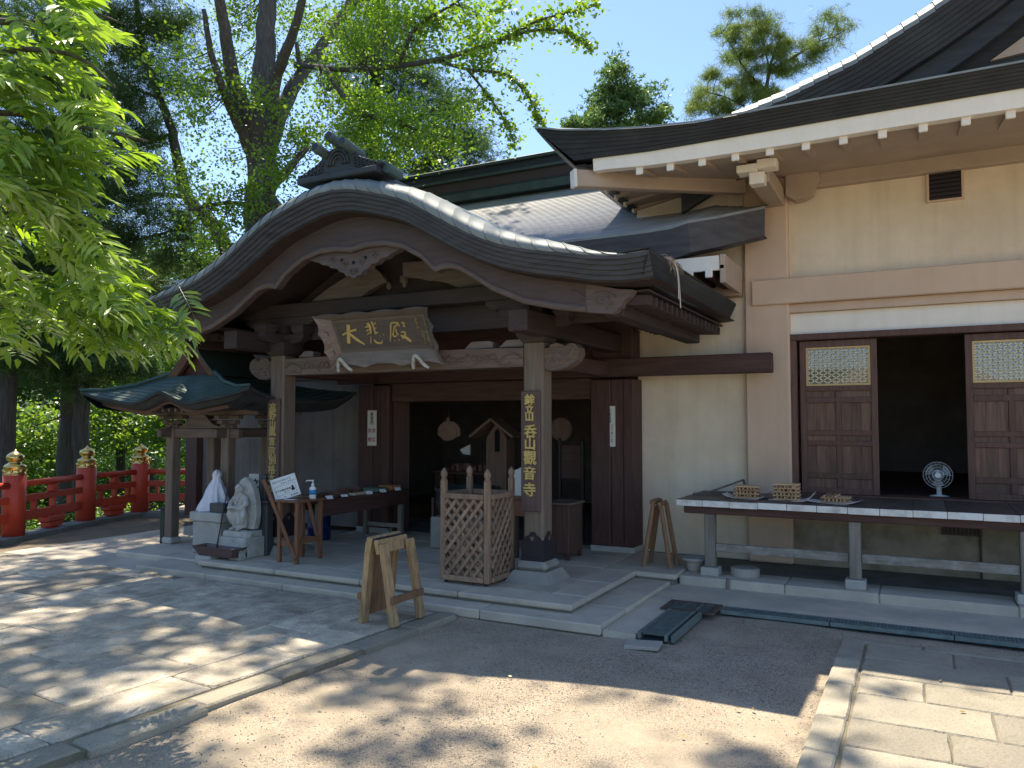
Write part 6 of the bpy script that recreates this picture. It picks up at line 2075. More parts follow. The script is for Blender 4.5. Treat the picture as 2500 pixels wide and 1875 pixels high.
# ------------------------------------------------------------------ long bench table before the side hall
t = thing('plank_bench', 'long bench of thick planks with white painted ends along the side hall', 'bench', (-.5, 9.4, .14))
def plank_mesh(seed):
    r = random.Random(seed)
    b = MB(); b.cbox(-.1515, .1515, 0, 1.30, -.072, 0, .004); 
    b.cur = 1; b.cbox(-.1500, .1500, -.008, -.0005, -.0705, -.0015, .003)
    return b.mesh('plank', ['plank', 'white_worn'])
pmsh = plank_mesh(0)
for k in range(22):
    x = -2.51 + .3045*(k+.5)
    if x > 4.1: break
    part('plank', pmsh, None, t, loc=(x, 8.862 + random.uniform(-.006, .006), 1.001 + random.uniform(-.003, .003)))
for y in (8.99, 9.95):
    b = MB(); b.cbox(-2.44, 4.1, y-.05, y+.05, .838, .927, .008); part('bearer', b, 'dark_x', t)
for k in range(5):
    x = -2.148 + 1.522*k
    if x > 4.2: break
    for y in (9.0,):
        b = MB(); b.cbox(x-.058, x+.058, y-.058, y+.058, .24, .837, .008); part('leg', b, 'grey_wood_z', t)
        b = MB(); b.cbox(x-.10, x+.10, y-.10, y+.10, .141, .239, .010); part('foot_stone', b, 'granite', t)
    if k < 4:
        b = MB(); b.cbox(x+.06, x+1.46, 8.975, 9.03, .41, .505, .006); part('stretcher', b, 'grey_wood_x', t)

# stacks of wooden sticks on paper
bb = MB(); bb.cbox(-.145, .145, -.010, .010, -.010, .010, .003)
stick_me = bb.mesh('stick', 'stick')
def stack(x, y, nl, wid, rotz, label, messy=0.0, n=6):
    t = thing('stick_stack', label, 'stack of sticks', (x, y, 1.004), 'stacks of wooden sticks on the bench')
    rr = random.Random(int(x*100))
    for l in range(nl):
        for i in range(n if l < nl-1 or messy == 0 else max(2, n-2)):
            o = -wid/2 + wid*(i+.5)/n + rr.uniform(-.004, .004)
            z = 1.016 + .0205*l
            a = 0 if l % 2 == 0 else R(90)
            p = Vector((0, o, 0)) if l % 2 == 0 else Vector((o, 0, 0))
            p = Matrix.Rotation(rotz, 3, 'Z') @ p
            o_ = part('stick', stick_me, None, t, loc=(x + p.x + rr.uniform(-.006, .006), y + p.y + rr.uniform(-.006, .006), z), rot=(0, 0, rotz + a + rr.uniform(-.03-messy, .03+messy)))
    return t
def tray(x, y, w, l, curl, rot, label):
    b = MB(); rows = []
    for i in range(9):
        u = -1 + i/4
        rows.append([(u*w/2, v*l/2, .002 + curl[0]*max(0, -u-.55)**1.6 + curl[1]*max(0, u-.55)**1.6 + .004*math.sin(3*u+2*v)) for v in (-1, -.5, 0, .5, 1)])
    b.grid(rows)
    o = part('paper_tray', b, 'paper', loc=(x, y, 1.003), rot=(0, 0, rot)); tag(o, label, 'paper', 'curled sheets of paper on the bench')
tray(-1.80, 9.36, .52, .34, (.16, .28), .05, 'white paper sheet under the left stack of sticks')
tray(-1.30, 9.34, .50, .34, (.0, .34), .12, 'white paper sheet under the tallest stack of sticks')
tray(-.84, 9.28, .54, .34, (.05, .12), -.08, 'creased white paper under the low stack of sticks')
stack(-1.80, 9.36, 7, .24, .05, 'neat stack of wooden sticks at the left end of the bench', 0, 6)
stack(-1.355, 9.36, 9, .24, .08, 'tallest crooked stack of wooden sticks on the bench', .05, 6)
stack(-.83, 9.30, 4, .24, -.03, 'low stack of wooden sticks right of the tall one', .02, 6)
# folded wooden holder lying behind
t = thing('wooden_easel', 'folded wooden easel lying at the left end of the bench', 'easel', (-2.1, 9.75, 1.004))
b = MB(); b.bar((-2.46, 9.45, 1.015), (-1.95, 9.78, 1.02), .035, .02); part('rail', b, 'porch_x', t)
b = MB(); b.bar((-2.30, 9.60, 1.03), (-1.91, 9.72, 1.185), .035, .02); part('rail', b, 'porch_x', t)
b = MB(); b.bar((-1.91, 9.70, 1.19), (-1.86, 9.74, 1.02), .035, .018); part('rail', b, 'porch_x', t)

# electric fan inside the opening
t = thing('electric_fan', 'white electric table fan on the floor of the dark doorway', 'fan', (.185, 10.6, .985))
fc = Vector((.185, 10.55, 1.26))
b = MB(); b.lathe([(.11, .986), (.115, .992), (.10, 1.01), (.03, 1.025), (.026, 1.05)], 20, (.195, 10.62, 0)); part('base', b, 'plastic_white', t, smooth=True)
b = MB(); b.tube([(.195, 10.62, 1.03), (.195, 10.63, 1.20)], [.03, .026], 10); part('stem', b, 'plastic_white', t, smooth=True)
b = MB(); b.lathe([(.05, 0), (.06, .03), (.055, .11), (.03, .14)], 14, fc + Vector((0, .03, 0)), Matrix.Rotation(R(-90), 3, 'X')); part('motor', b, 'plastic_white', t, smooth=True)
b = MB()
for rr_ in (.155, .125, .095, .06): 
    b.tube([(fc.x + rr_*math.cos(a), fc.y - .03 - .03*(1-(rr_/.155)**2), fc.z + rr_*math.sin(a)) for a in np.linspace(0, 2*math.pi, 29)], .0022, 4, cap=False)
for k in range(18):
    a = 2*math.pi*k/18
    b.tube([(fc.x + .03*math.cos(a), fc.y - .058, fc.z + .03*math.sin(a)), (fc.x + .1*math.cos(a+.25), fc.y - .05, fc.z + .1*math.sin(a+.25)), (fc.x + .155*math.cos(a+.4), fc.y - .03, fc.z + .155*math.sin(a+.4)), (fc.x + .15*math.cos(a+.4), fc.y + .03, fc.z + .15*math.sin(a+.4))], .0012, 4, cap=False)
b.lathe([(.032, 0), (.032, .012)], 14, fc + Vector((0, -.068, 0)), Matrix.Rotation(R(-90), 3, 'X'))
part('grille', b, 'plastic_white', t)
for k in range(3):
    b = MB(); a = 2.1*k
    b.grid([[(fc.x + r_*math.cos(a+q), fc.y - .01 + .03*(q-.5), fc.z + r_*math.sin(a+q)) for r_ in (.02, .08, .135)] for q in (0, .35, .7, 1.0)]); part('blade', b, 'blade' if 'blade' in M else 'grate', t)

# pots and stones on the kerb
t = part('clay_pot', MB().lathe([(.075, 0), (.085, .03), (.10, .11), (.105, .125), (.14, .13), (.145, .16), (.13, .165), (.115, .12)], 18, (0, 0, 0)), 'clay', loc=(-2.37, 9.12, .142), smooth=True); tag(t, 'pale flanged clay pot beside the first bench leg', 'pot')
t = part('stone_drum', MB().lathe([(.155, 0), (.16, .01), (.16, .085), (.15, .095), (.05, .097)], 24, (0, 0, 0)), 'clay', loc=(-1.79, 9.12, .142)); tag(t, 'low round grey stone under the bench', 'round stone')
t = part('pipe_stub', MB().tube([(-1.915, 8.775, .046), (-1.905, 8.775, .165)], .02, 8), 'grey_wood_z'); tag(t, 'short pale stub standing against the kerb', 'stub')

# drain covers
t = thing('drain_cover', 'rusty square drain cover at the corner of the drain channel', 'drain cover', (-2.03, 7.72, .046))
X0, X1, Yd0, Yd1 = -2.30, -1.775, 7.52, 7.93
for (p, q, s_, u_) in ((X0, X0+.05, Yd0, Yd1), (X1-.05, X1, Yd0, Yd1), (X0+.05, X1-.05, Yd0, Yd0+.05), (X0+.05, X1-.05, Yd1-.05, Yd1)):
    b = MB(); b.cbox(p, q, s_, u_, .046, .066, .003); part('frame_bar', b, 'rust', t)
for k in range(2):
    x = X0 + .05 + .425*(k+1)/3; b = MB(); b.cbox(x-.008, x+.008, Yd0+.05, Yd1-.05, .046, .064, .002); part('divider', b, 'grate', t)
b = MB()
for k in range(19): x = X0+.06+.0215*k; b.box(x, x+.008, Yd0+.05, Yd1-.05, .05, .060)
part('grate_bars', b, 'grate', t)
b = MB(); b.box(X0+.05, X1-.05, Yd0+.05, Yd1-.05, .0455, .0495); part('pit', b, 'pit', t)
t = thing('drain_grate', 'long galvanised drain grate running toward the yard', 'drain cover', (-2.05, 7.05, .01))
b = MB()
for (p, q) in ((-2.215, -2.185), (-1.975, -1.945), (-1.915, -1.885)): b.box(p, q, 6.57, 7.515, .012, .068)
part('channel_edge', b, 'grate', t)
b = MB()
for k in range(9): b.box(-2.18+.0225*k, -2.172+.0225*k, 6.60, 7.51, .045, .062)
for k in range(24): b.box(-2.182, -1.978, 6.60+.039*k, 6.604+.039*k, .048, .0605)
part('grate_bars', b, 'grate', t)
b = MB(); b.box(-2.184, -1.976, 6.56, 7.515, .005, .012); b.box(-1.944, -1.916, 6.57, 7.515, .005, .03); part('pit', b, 'pit', t)
nseg = 0
for k in range(6):
    xa = -1.77 + 1.0*k
    if xa > 3.6: break
    t = thing('channel_grate', ('drain channel grate nearest the rusty drain cover' if k == 0 else ['', 'drain channel grate below the tall middle stack of sticks', 'drain channel grate at the right picture edge', 'drain channel grate beyond the right edge', 'drain channel grate far right', 'last drain channel grate'][k]), 'drain cover', (xa+.5, 7.86, .02), 'drain channel grates along the apron')
    b = MB(); b.box(xa+.004, xa+.996, 7.76, 7.775, .014, .050); b.box(xa+.004, xa+.996, 7.945, 7.96, .014, .050); b.box(xa+.004, xa+.018, 7.775, 7.945, .02, .048); b.box(xa+.982, xa+.996, 7.775, 7.945, .02, .048); part('frame', b, 'grate', t)
    b = MB()
    for q in range(32): b.box(xa+.022+.030*q, xa+.030+.030*q, 7.776, 7.944, .022, .046)
    for q in range(2): b.box(xa+.02, xa+.98, 7.83+.05*q, 7.838+.05*q, .024, .0455)
    part('grate_bars', b, 'grate', t)
    b = MB(); b.box(xa, xa+1, 7.776, 7.944, .004, .010); part('pit', b, 'pit', t)
t = part('loose_slab', MB().cbox(-.145, .145, -.105, .105, 0, .030, .004), 'clay', loc=(-2.10, 6.38, .0), rot=(0, R(-2), .12)); tag(t, 'loose pale slab lying before the drain grate', 'slab')

# twig debris caught on the porch eave
t = part('twig_debris', MB(), 'twig') if False else None
b = MB(); rr = random.Random(5)
for k in range(46):
    y = 7.25 + rr.gauss(0, .16); L_ = rr.uniform(.05, .20)
    a = rr.uniform(-1.3, 1.3); x = -2.07
    b.tube(smooth_curve([(x - rr.uniform(.02, .10), y - .3*L_*math.sin(a), 3.425 + rr.uniform(0, .03)), (x + rr.uniform(.0, .03), y + .2*L_*math.sin(a), 3.43 + rr.uniform(-.01, .03)), (x + .02, y + .9*L_*math.sin(a), 3.43 - .7*L_*abs(math.cos(a)))], 3), .0028, 4)
t = part('twig_debris', b, 'twig'); tag(t, 'matted dry twigs caught on the right eave of the porch', 'twigs')
b = MB()
for q in range(2):
    b.tube(smooth_curve([(-2.12, 7.02, 3.44), (-2.05, 7.22+.02*q, 3.425), (-2.035, 7.33+.03*q, 3.30), (-2.03, 7.34+.06*q, 3.08-.08*q)], 4), .0055, 5)
t = part('hanging_twig', b, 'twig_pale'); tag(t, 'bleached forked twig dangling from the right porch eave', 'twig')

# fallen leaves on the ground
pts = []
for k in range(60):
    x = rng.uniform(-4, 3); y = rng.uniform(2.6, 7.5)
    pts.append((x, y, .014 if x < -.64 else .052))
me = leaves_mesh('fallen_leaves', np.array(pts), .035, 'leaf_brown', .6, up=6)
o = bpy.data.objects.new('fallen_leaves', me); COL.objects.link(o); tag(o, 'scattered small fallen leaves on the yard', 'leaves'); o['kind'] = 'stuff'
# ================================================================== TREES
PXW = (2500/2212)/1890.0     # metres per photo pixel (2212 wide) per metre of distance

def limb(b, pts, r0, r1, n=8, sub=4):
    """tapered limb through world points with slight wobble"""
    P = smooth_curve(pts, sub)
    m = len(P)
    rr = random.Random(int(abs(P[0].x*97 + P[-1].z*31)))
    Q = []
    for i, p in enumerate(P):
        w = .15*(r0 + (r1-r0)*i/(m-1))
        Q.append(p + Vector((rr.uniform(-w, w), rr.uniform(-w, w), 0)))
    b.tube(Q, [r0 + (r1-r0)*(i/(m-1))**.9 for i in range(m)], n)

def px_limb(b, uvd, w0, w1, n=8):
    """uvd: (u, v, D); w0, w1 diameters in photo pixels"""
    pts = [spot(*q) for q in uvd]
    limb(b, pts, w0*.5*PXW*uvd[0][2], w1*.5*PXW*uvd[-1][2], n)

def blob_pts(u, v, D, ru, rv, n, dr=None, clump=.30, nc=None, flat=1.0):
    """leaf points in an uneven ellipsoid cloud made of small clumps; returns points and clump centres"""
    c = np.array(spot(u, v, D)); rw = ru*PXW*D; rh = rv*PXW*D
    dr = dr if dr is not None else max(.8, .8*rw)
    nc = nc or max(6, n//55)
    e = ellipsoid_pts(nc, (0, 0, 0), (rw, dr, rh), .5)
    cen = c + e[:, :1]*np.array(RGT) + e[:, 1:2]*np.array((FWD.x, FWD.y, 0)) + e[:, 2:3]*np.array((0, 0, 1.0))
    sz = clump*rng.uniform(.5, 1.5, nc)
    idx = rng.integers(0, nc, n)
    off = rng.normal(size=(n, 3))*sz[idx][:, None]*np.array((1, 1, .55*flat))
    tint_c = rng.uniform(0, 1, nc)
    tint = np.clip(tint_c[idx]*.6 + rng.uniform(0, .4, n), 0, 1)
    return cen[idx] + off, tint, cen

def twigs(b, cens, stems, r=.018, step=1, n=5):
    """thin twigs from the nearest stem point to clump centres"""
    S = np.array([tuple(p) for p in stems])
    for c in cens[::step]:
        d = np.linalg.norm(S - c, axis=1)
        j = int(np.argmin(d))
        if d[j] > 5.5 or d[j] < .15: continue
        p = Vector(S[j]); q = Vector(c)
        mid = (p+q)/2 + Vector((random.uniform(-.15, .15), random.uniform(-.15, .15), -.08*d[j]))
        b.tube(smooth_curve([p, mid, q], 3), [r*(1 - .75*i/6) for i in range(7)], n, cap=False)

def crown_obj(tree, groups, size, matn, ratio=.55, up=.5, shape='rhomb', name='crown', droop=None):
    P = np.concatenate([g[0] for g in groups]); T = np.concatenate([g[1] for g in groups])
    base = wl(tree)
    me = leaves_mesh(name, P - np.array(base), size, matn, ratio, up, T, shape, droop)
    o = bpy.data.objects.new(name, me); COL.objects.link(o); o.parent = tree
    return o

def needles(P, T, k, L, spread=.9):
    """turn tuft points into k needle roots each"""
    n = len(P)
    Q = np.repeat(P, k, 0) + rng.normal(size=(n*k, 3))*.03
    return Q, np.repeat(T, k)

# ---------------------------------------------------------------- big light green tree behind the porch
def big_tree():
    t = thing('broadleaf_tree', 'tall many-stemmed tree with light green leaves rising behind the porch roof', 'tree', (-12.1, 11.6, 0))
    b = MB()
    D = 16
    base = spot(566, 470, D)
    stems = []
    def st(uvd, w0, w1, n=9):
        px_limb(b, uvd, w0, w1, n); stems.extend(smooth_curve([spot(*q) for q in uvd], 6))
    limb(b, [(base.x, base.y, -.2), (base.x+.05, base.y, 2.0), tuple(spot(566, 500, D)), tuple(spot(567, 440, D))], .46, .36, 12)
    st([(567, 455, D), (564, 330, D), (566, 240, D), (572, 120, D+.3), (578, 0, D+.6), (586, -160, D+1)], 66, 30, 12)
    st([(558, 400, D), (550, 310, D-.1), (536, 255, D-.3), (510, 190, D-.6), (494, 130, D-.9), (484, 60, D-1.2), (472, -20, D-1.5), (450, -150, D-2)], 46, 18)
    st([(556, 360, D), (530, 300, D-.3), (504, 245, D-.7), (478, 185, D-1.2), (455, 110, D-1.6), (440, 20, D-2)], 30, 10)
    st([(574, 330, D), (596, 270, D+.2), (622, 205, D+.5), (650, 163, D+.8), (685, 112, D+1.1), (748, 20, D+1.6), (800, -90, D+2)], 42, 16)
    st([(580, 250, D), (594, 170, D-.3), (612, 124, D-.6), (642, 44, D-1), (665, -60, D-1.4)], 34, 14)
    st([(652, 165, D+.8), (644, 120, D+.7), (640, 90, D+.6)], 14, 8)
    st([(570, 420, D), (610, 380, D-.5), (640, 345, D-1), (662, 322, D-1.3)], 26, 10)
    st([(556, 450, D), (520, 440, D-.6), (470, 440, D-1.2), (410, 455, D-1.6)], 14, 5)
    # the long bough reaching right across the sky, towards the viewer
    st([(640, 140, D+.6), (760, 150, 14.5), (860, 142, 13.2), (940, 130, 12.4), (1020, 108, 11.8), (1092, 82, 11.2), (1150, 50, 10.8), (1215, 30, 10.6), (1284, 12, 10.4)], 13, 3, 7)
    st([(1092, 82, 11.2), (1150, 66, 10.9), (1210, 66, 10.7), (1250, 84, 10.6), (1278, 106, 10.5)], 8, 2.5, 6)
    st([(940, 130, 12.4), (1010, 150, 12.0), (1090, 160, 11.6), (1135, 200, 11.4), (1158, 240, 11.3), (1166, 268, 11.3)], 9, 2.5, 6)
    st([(1010, 150, 12.0), (1050, 200, 11.9), (1090, 260, 11.8), (1112, 310, 11.8)], 7, 2.5, 6)
    st([(700, 145, 15.2), (760, 230, 14.4), (830, 260, 13.8), (900, 280, 13.4), (980, 300, 13)], 14, 4, 6)
    st([(860, 142, 13.2), (900, 60, 12.5), (960, 20, 12), (1010, -10, 11.6)], 9, 4, 6)
    tr = part('trunk', b, 'bark_brown', t, smooth=True)
    G = []; C = []
    for (u, v, Dd, ru, rv, n, cl) in (
        (520, 40, 18, 70, 70, 1200, .30), (640, 50, 18, 70, 70, 1200, .30), (560, 120, 18.5, 80, 80, 900, .28), (700, 60, 18, 60, 60, 1000, .28), (520, 190, 17.5, 50, 50, 400, .25),
        (690, 150, 17.5, 60, 50, 900, .26), (735, 215, 15.5, 60, 60, 1300, .25), (575, 215, 14.8, 45, 30, 650, .20), (590, 375, 14.6, 36, 50, 900, .18), (660, 300, 15.5, 60, 50, 1300, .24), (545, 430, 15, 40, 30, 420, .2),
        (480, 440, 14.8, 60, 50, 900, .22), (500, 350, 16.5, 40, 30, 260, .2), (440, 250, 14.6, 50, 70, 900, .26), (400, 150, 14.6, 60, 60, 1100, .28), (400, 390, 14.6, 55, 50, 800, .22), (455, 520, 15, 50, 60, 1100, .22),
        (830, 20, 14, 110, 50, 2000, .28), (930, 40, 12.6, 80, 45, 1500, .24), (860, 95, 13, 80, 35, 1100, .22), (760, 110, 14, 60, 40, 900, .24), (1000, 30, 12, 50, 40, 600, .2),
        (800, 230, 14, 70, 40, 1300, .22), (880, 270, 13.6, 70, 32, 1300, .2), (960, 300, 13.1, 60, 28, 1000, .18), (760, 300, 14.4, 60, 40, 1100, .22), (850, 320, 13.8, 60, 30, 900, .2), (1010, 215, 12, 45, 45, 600, .18), (1050, 130, 11.8, 45, 35, 500, .18)):
        p, tt, c = blob_pts(u, v, Dd, ru, rv, n, clump=cl, dr=1.0)
        G.append((p, tt)); C.append(c)
    # leaves sitting along the outer boughs
    for uvd, sp, n in (([(940, 130, 12.4), (1020, 108, 11.8), (1092, 82, 11.2), (1150, 50, 10.8), (1215, 30, 10.6), (1284, 12, 10.4)], .10, 900), ([(1092, 82, 11.2), (1150, 66, 10.9), (1210, 66, 10.7), (1250, 84, 10.6), (1278, 106, 10.5)], .07, 500),
                       ([(1010, 150, 12.0), (1090, 160, 11.6), (1135, 200, 11.4), (1158, 240, 11.3), (1166, 268, 11.3)], .08, 500), ([(1050, 200, 11.9), (1090, 260, 11.8), (1112, 310, 11.8)], .10, 350), ([(1040, 60, 11.5), (1075, 20, 11.2), (1100, -10, 11)], .12, 250)):
        cv = smooth_curve([spot(*q) for q in uvd], 10)
        idx = rng.integers(0, len(cv), n)
        P = np.array([tuple(cv[i]) for i in idx]) + rng.normal(size=(n, 3))*sp*rng.uniform(.3, 1.3, (n, 1))
        G.append((P, rng.uniform(.4, 1, n)))
    crown_obj(t, G, .068, 'leaf_gk', .75, .3)
    bt = MB(); twigs(bt, np.concatenate(C), stems, .014, 2)
    part('twigs', bt, 'bark_brown', t, kind='stuff')
    # upper crown above the picture: it throws the dappled shade on the yard
    G = []
    for (x, y, z, r, n) in ((-12.2, 9.6, 12.6, 2.0, 1000), (-10.4, 8.2, 12.0, 1.9, 900), (-13.2, 7.4, 11.8, 1.7, 800), (-9.4, 10.2, 12.6, 1.7, 780), (-11.4, 6.2, 11.4, 1.6, 580), (-8.0, 8.8, 11.6, 1.5, 270), (-6.6, 7.6, 11.4, 1.3, 125), (-5.2, 8.4, 11.8, 1.3, 100), (-9.6, 6.2, 11.2, 1.4, 400), (-7.6, 6.4, 11.2, 1.2, 130), (-4.0, 7.0, 11.6, 1.2, 60), (-14.4, 9.4, 12, 1.8, 650), (-15.2, 11.5, 12, 1.8, 600), (-13.5, 12.4, 13, 2, 600), (-10.6, 12.6, 13.5, 2, 500)):
        nc = max(5, n//34)
        cen = ellipsoid_pts(nc, Vector((x, y, z)) + SUN*6.5, (r*1.15, r*1.15, .9), .6)
        idx = rng.integers(0, nc, n)
        P = cen[idx] + rng.normal(size=(n, 3))*np.array((.27, .27, .16))
        G.append((P, rng.uniform(0, 1, n)))
    crown_obj(t, G, .19, 'leaf_gk', .8, 1.2, name='upper_crown')
    b = MB()
    for q in ((-12.2, 9.6, 12.4), (-9.6, 8.4, 11.8), (-13.4, 7.4, 11.6), (-11, 6.4, 11.2)):
        limb(b, [tuple(spot(580, -60, 16.6)), ((-12+q[0])/2, (12+q[1])/2, 15.2), tuple(Vector(q) + SUN*6.3)], .10, .02, 6)
    part('upper_limb', b, 'bark_brown', t)
big_tree()

# ---------------------------------------------------------------- dark conifers
def conifer(name, label, D, trunk, w0, w1, blobs, size=.17, k=9, m='leaf_dk', limbs=(), clump=.28, ratio=.10, base_down=True, tw=4, ground=None, bark='bark', dr=1.3):
    b0 = spot(trunk[0][0], trunk[0][1], D)
    gz_ = terrain_z(b0.x, b0.y)
    t = thing(name, label, 'tree', (b0.x, b0.y, gz_))
    b = MB(); stems = []
    uvd = [(u, v, D + (q[2] if len(q) > 2 else 0)) for q in trunk for u, v in [q[:2]]]
    px_limb(b, uvd, w0, w1, 9); stems.extend(smooth_curve([spot(*q) for q in uvd], 6))
    if base_down:
        limb(b, [(b0.x, b0.y, gz_-.3), (b0.x, b0.y, (gz_+b0.z)/2), tuple(b0 + Vector((0, 0, .05)))], w0*.62*PXW*D, w0*.5*PXW*D, 9)
    for lm, a, c in limbs:
        uvd = [(q[0], q[1], D + (q[2] if len(q) > 2 else 0)) for q in lm]
        px_limb(b, uvd, a, c, 6); stems.extend(smooth_curve([spot(*q) for q in uvd], 5))
    part('trunk', b, bark, t, smooth=True)
    G = []; C = []
    for bl in blobs:
        u, v, ru, rv, n = bl[:5]; dd = bl[5] if len(bl) > 5 else 0
        p, tt, c = blob_pts(u, v, D+dd, ru, rv, n, clump=clump, dr=dr)
        C.append(c); G.append(needles(p, tt, k, size))
    crown_obj(t, G, size, m, ratio, .2, 'tri')
    if tw:
        bt = MB(); twigs(bt, np.concatenate(C), stems, .02, tw, 4); part('twigs', bt, bark, t, kind='stuff')
    return t
conifer('pine_tree', 'dark leaning pine in front of the sky gaps left of the porch roof', 19, [(500, 560), (485, 529), (454, 478), (403, 427), (389, 369), (379, 324), (369, 273), (345, 212), (321, 147), (304, 85), (296, 0)], 34, 10,
        [(300, 40, 100, 60, 900), (230, 110, 90, 60, 900), (370, 60, 70, 50, 600), (360, 180, 60, 45, 450), (270, 215, 90, 40, 700), (240, 300, 90, 45, 700), (320, 290, 60, 35, 350), (300, 390, 90, 35, 600), (230, 440, 90, 35, 600), (350, 440, 60, 35, 350), (300, 510, 90, 40, 700), (400, 500, 60, 35, 400), (210, 520, 80, 45, 600), (390, 570, 70, 40, 500)],
        limbs=(([(400, 425), (340, 420), (280, 432), (215, 445)], 12, 4), ([(372, 290), (320, 300), (260, 310)], 9, 3), ([(440, 465), (400, 490), (330, 510), (280, 520)], 10, 3), ([(345, 212), (290, 190), (240, 150)], 9, 3), ([(470, 505), (430, 540), (390, 570)], 8, 3)))
conifer('cedar_tree', 'dense dark cedar at the left edge behind the bright foreground leaves', 20, [(150, 900), (150, 600), (148, 300), (146, 0), (146, -120)], 40, 14,
        [(110, 60, 110, 70, 1300), (160, 170, 90, 60, 900), (60, 180, 90, 70, 900), (120, 300, 110, 60, 1100), (40, 330, 80, 70, 800), (150, 420, 90, 60, 900), (60, 470, 90, 60, 900), (150, 560, 110, 60, 1100), (40, 600, 80, 60, 800), (120, 680, 130, 50, 1300), (230, 640, 70, 50, 700), (300, 620, 70, 50, 600)], size=.2, clump=.34)
conifer('pine_tree', 'dark pine with layered branches right of the light green tree', 21, [(800, 430), (806, 280), (812, 150), (816, 40), (818, -60)], 34, 16,
        [(810, 60, 70, 50, 800), (760, 130, 60, 35, 500), (860, 130, 70, 35, 600), (900, 190, 80, 26, 600), (770, 200, 60, 26, 400), (830, 240, 80, 26, 500), (940, 240, 80, 26, 600), (1000, 290, 60, 22, 420), (930, 330, 80, 24, 600), (1020, 345, 45, 20, 350), (860, 350, 60, 24, 400), (780, 320, 60, 30, 400), (970, 370, 70, 16, 350)],
        limbs=(([(812, 150), (860, 150), (920, 170)], 8, 3), ([(808, 230), (880, 225), (950, 235)], 8, 3), ([(806, 280), (890, 300), (980, 320), (1020, 335)], 9, 3), ([(810, 200), (770, 205), (730, 215)], 7, 3)))
conifer('cypress_tree', 'bushy blue green cypress alone against the sky above the hall roof', 30, [(1345, 420), (1342, 300), (1335, 200), (1328, 150)], 10, 3,
        [(1328, 150, 22, 16, 160), (1340, 175, 45, 16, 300), (1320, 200, 50, 16, 330), (1375, 195, 50, 12, 260), (1350, 225, 60, 16, 420), (1300, 240, 55, 14, 360), (1400, 235, 45, 12, 260), (1340, 262, 85, 16, 560), (1270, 268, 40, 12, 260), (1420, 268, 40, 12, 260), (1345, 290, 100, 14, 500), (1260, 285, 40, 12, 250)], size=.15, clump=.22, ratio=.4, k=6, m='leaf_cyp', tw=2, dr=1.6)
conifer('cedar_tree', 'tufted olive cedar against the sky beside the big gable roof', 27, [(1660, 400), (1655, 260), (1660, 160), (1690, 70)], 14, 4,
        [(1560, 60, 25, 14, 200), (1600, 70, 40, 18, 350), (1660, 60, 35, 18, 300), (1590, 115, 45, 20, 420), (1650, 110, 45, 22, 450), (1720, 90, 40, 24, 350), (1770, 70, 30, 22, 260), (1800, 85, 22, 18, 150), (1540, 165, 40, 18, 350), (1620, 165, 50, 20, 480), (1690, 150, 45, 22, 450), (1745, 135, 40, 22, 320), (1520, 205, 35, 14, 260), (1600, 210, 60, 18, 500), (1680, 200, 50, 16, 400), (1500, 228, 25, 12, 180), (1570, 238, 60, 12, 350)],
        size=.24, clump=.15, ratio=.05, k=9, m='leaf_pine', tw=1, bark='bark_brown', dr=1.5,
        limbs=(([(1655, 260), (1590, 220), (1530, 200), (1495, 215)], 6, 2), ([(1658, 200), (1610, 150), (1580, 100), (1560, 70)], 6, 2), ([(1660, 160), (1720, 120), (1770, 90), (1800, 80)], 6, 2), ([(1662, 150), (1650, 90), (1655, 60)], 5, 2)))
# two dark trunks beyond the railing
conifer('cedar_tree', 'dark straight trunk at the far left edge behind the railing', 17.5, [(16, 1160), (15, 900), (14, 700), (12, 400)], 46, 36, [(20, 700, 90, 50, 500), (70, 760, 80, 40, 450)], size=.2, dr=1.0)
conifer('cedar_tree', 'dark straight trunk behind the second railing post', 18.5, [(180, 1130), (178, 950), (176, 800), (172, 600)], 36, 28, [(170, 740, 110, 45, 800), (100, 800, 80, 30, 400), (250, 790, 90, 35, 500), (180, 840, 60, 20, 200)], size=.2, limbs=(([(178, 880), (120, 905), (60, 925)], 6, 2), ([(178, 860), (230, 850), (290, 860)], 6, 2)), dr=1.0)

# ---------------------------------------------------------------- trees filling the valley on the left
def valley_tree(label, D, u, v, w, blobs, m, size=.13, clump=.3):
    b0 = spot(u, v, D)
    gz_ = terrain_z(b0.x, b0.y)
    t = thing('valley_tree', label, 'tree', (b0.x, b0.y, gz_), 'trees in the valley beyond the railing')
    b = MB(); limb(b, [(b0.x, b0.y, gz_-.3), (b0.x+.1, b0.y, (gz_+b0.z)/2), tuple(b0)], .24, .10, 7)
    part('trunk', b, 'bark', t)
    G = []
    for bl in blobs:
        p, tt, c = blob_pts(bl[0], bl[1], D, bl[2], bl[3], bl[4], clump=clump, dr=1.6)
        G.append((p, tt))
    crown_obj(t, G, size, m, .6, .5)
valley_tree('sunlit yellow green tree between the two dark trunks', 22, 100, 980, 10, [(90, 930, 55, 60, 2600), (110, 1010, 60, 60, 2600), (60, 1060, 60, 50, 2200), (110, 1110, 70, 50, 2600), (50, 980, 40, 50, 1500)], 'leaf_val')
valley_tree('sunlit green tree behind the third railing post', 24, 260, 900, 10, [(225, 880, 40, 40, 1500), (250, 940, 40, 50, 1500), (320, 930, 50, 40, 1800), (360, 900, 50, 40, 1800), (390, 980, 40, 60, 1600)], 'leaf_val')
valley_tree('deep green tree low behind the railing', 27, 290, 1010, 10, [(250, 1000, 60, 50, 2600), (320, 1020, 60, 50, 2600), (280, 1080, 70, 50, 2600), (380, 1060, 50, 50, 1800), (210, 1050, 40, 60, 1500)], 'leaf_valdk', .14)
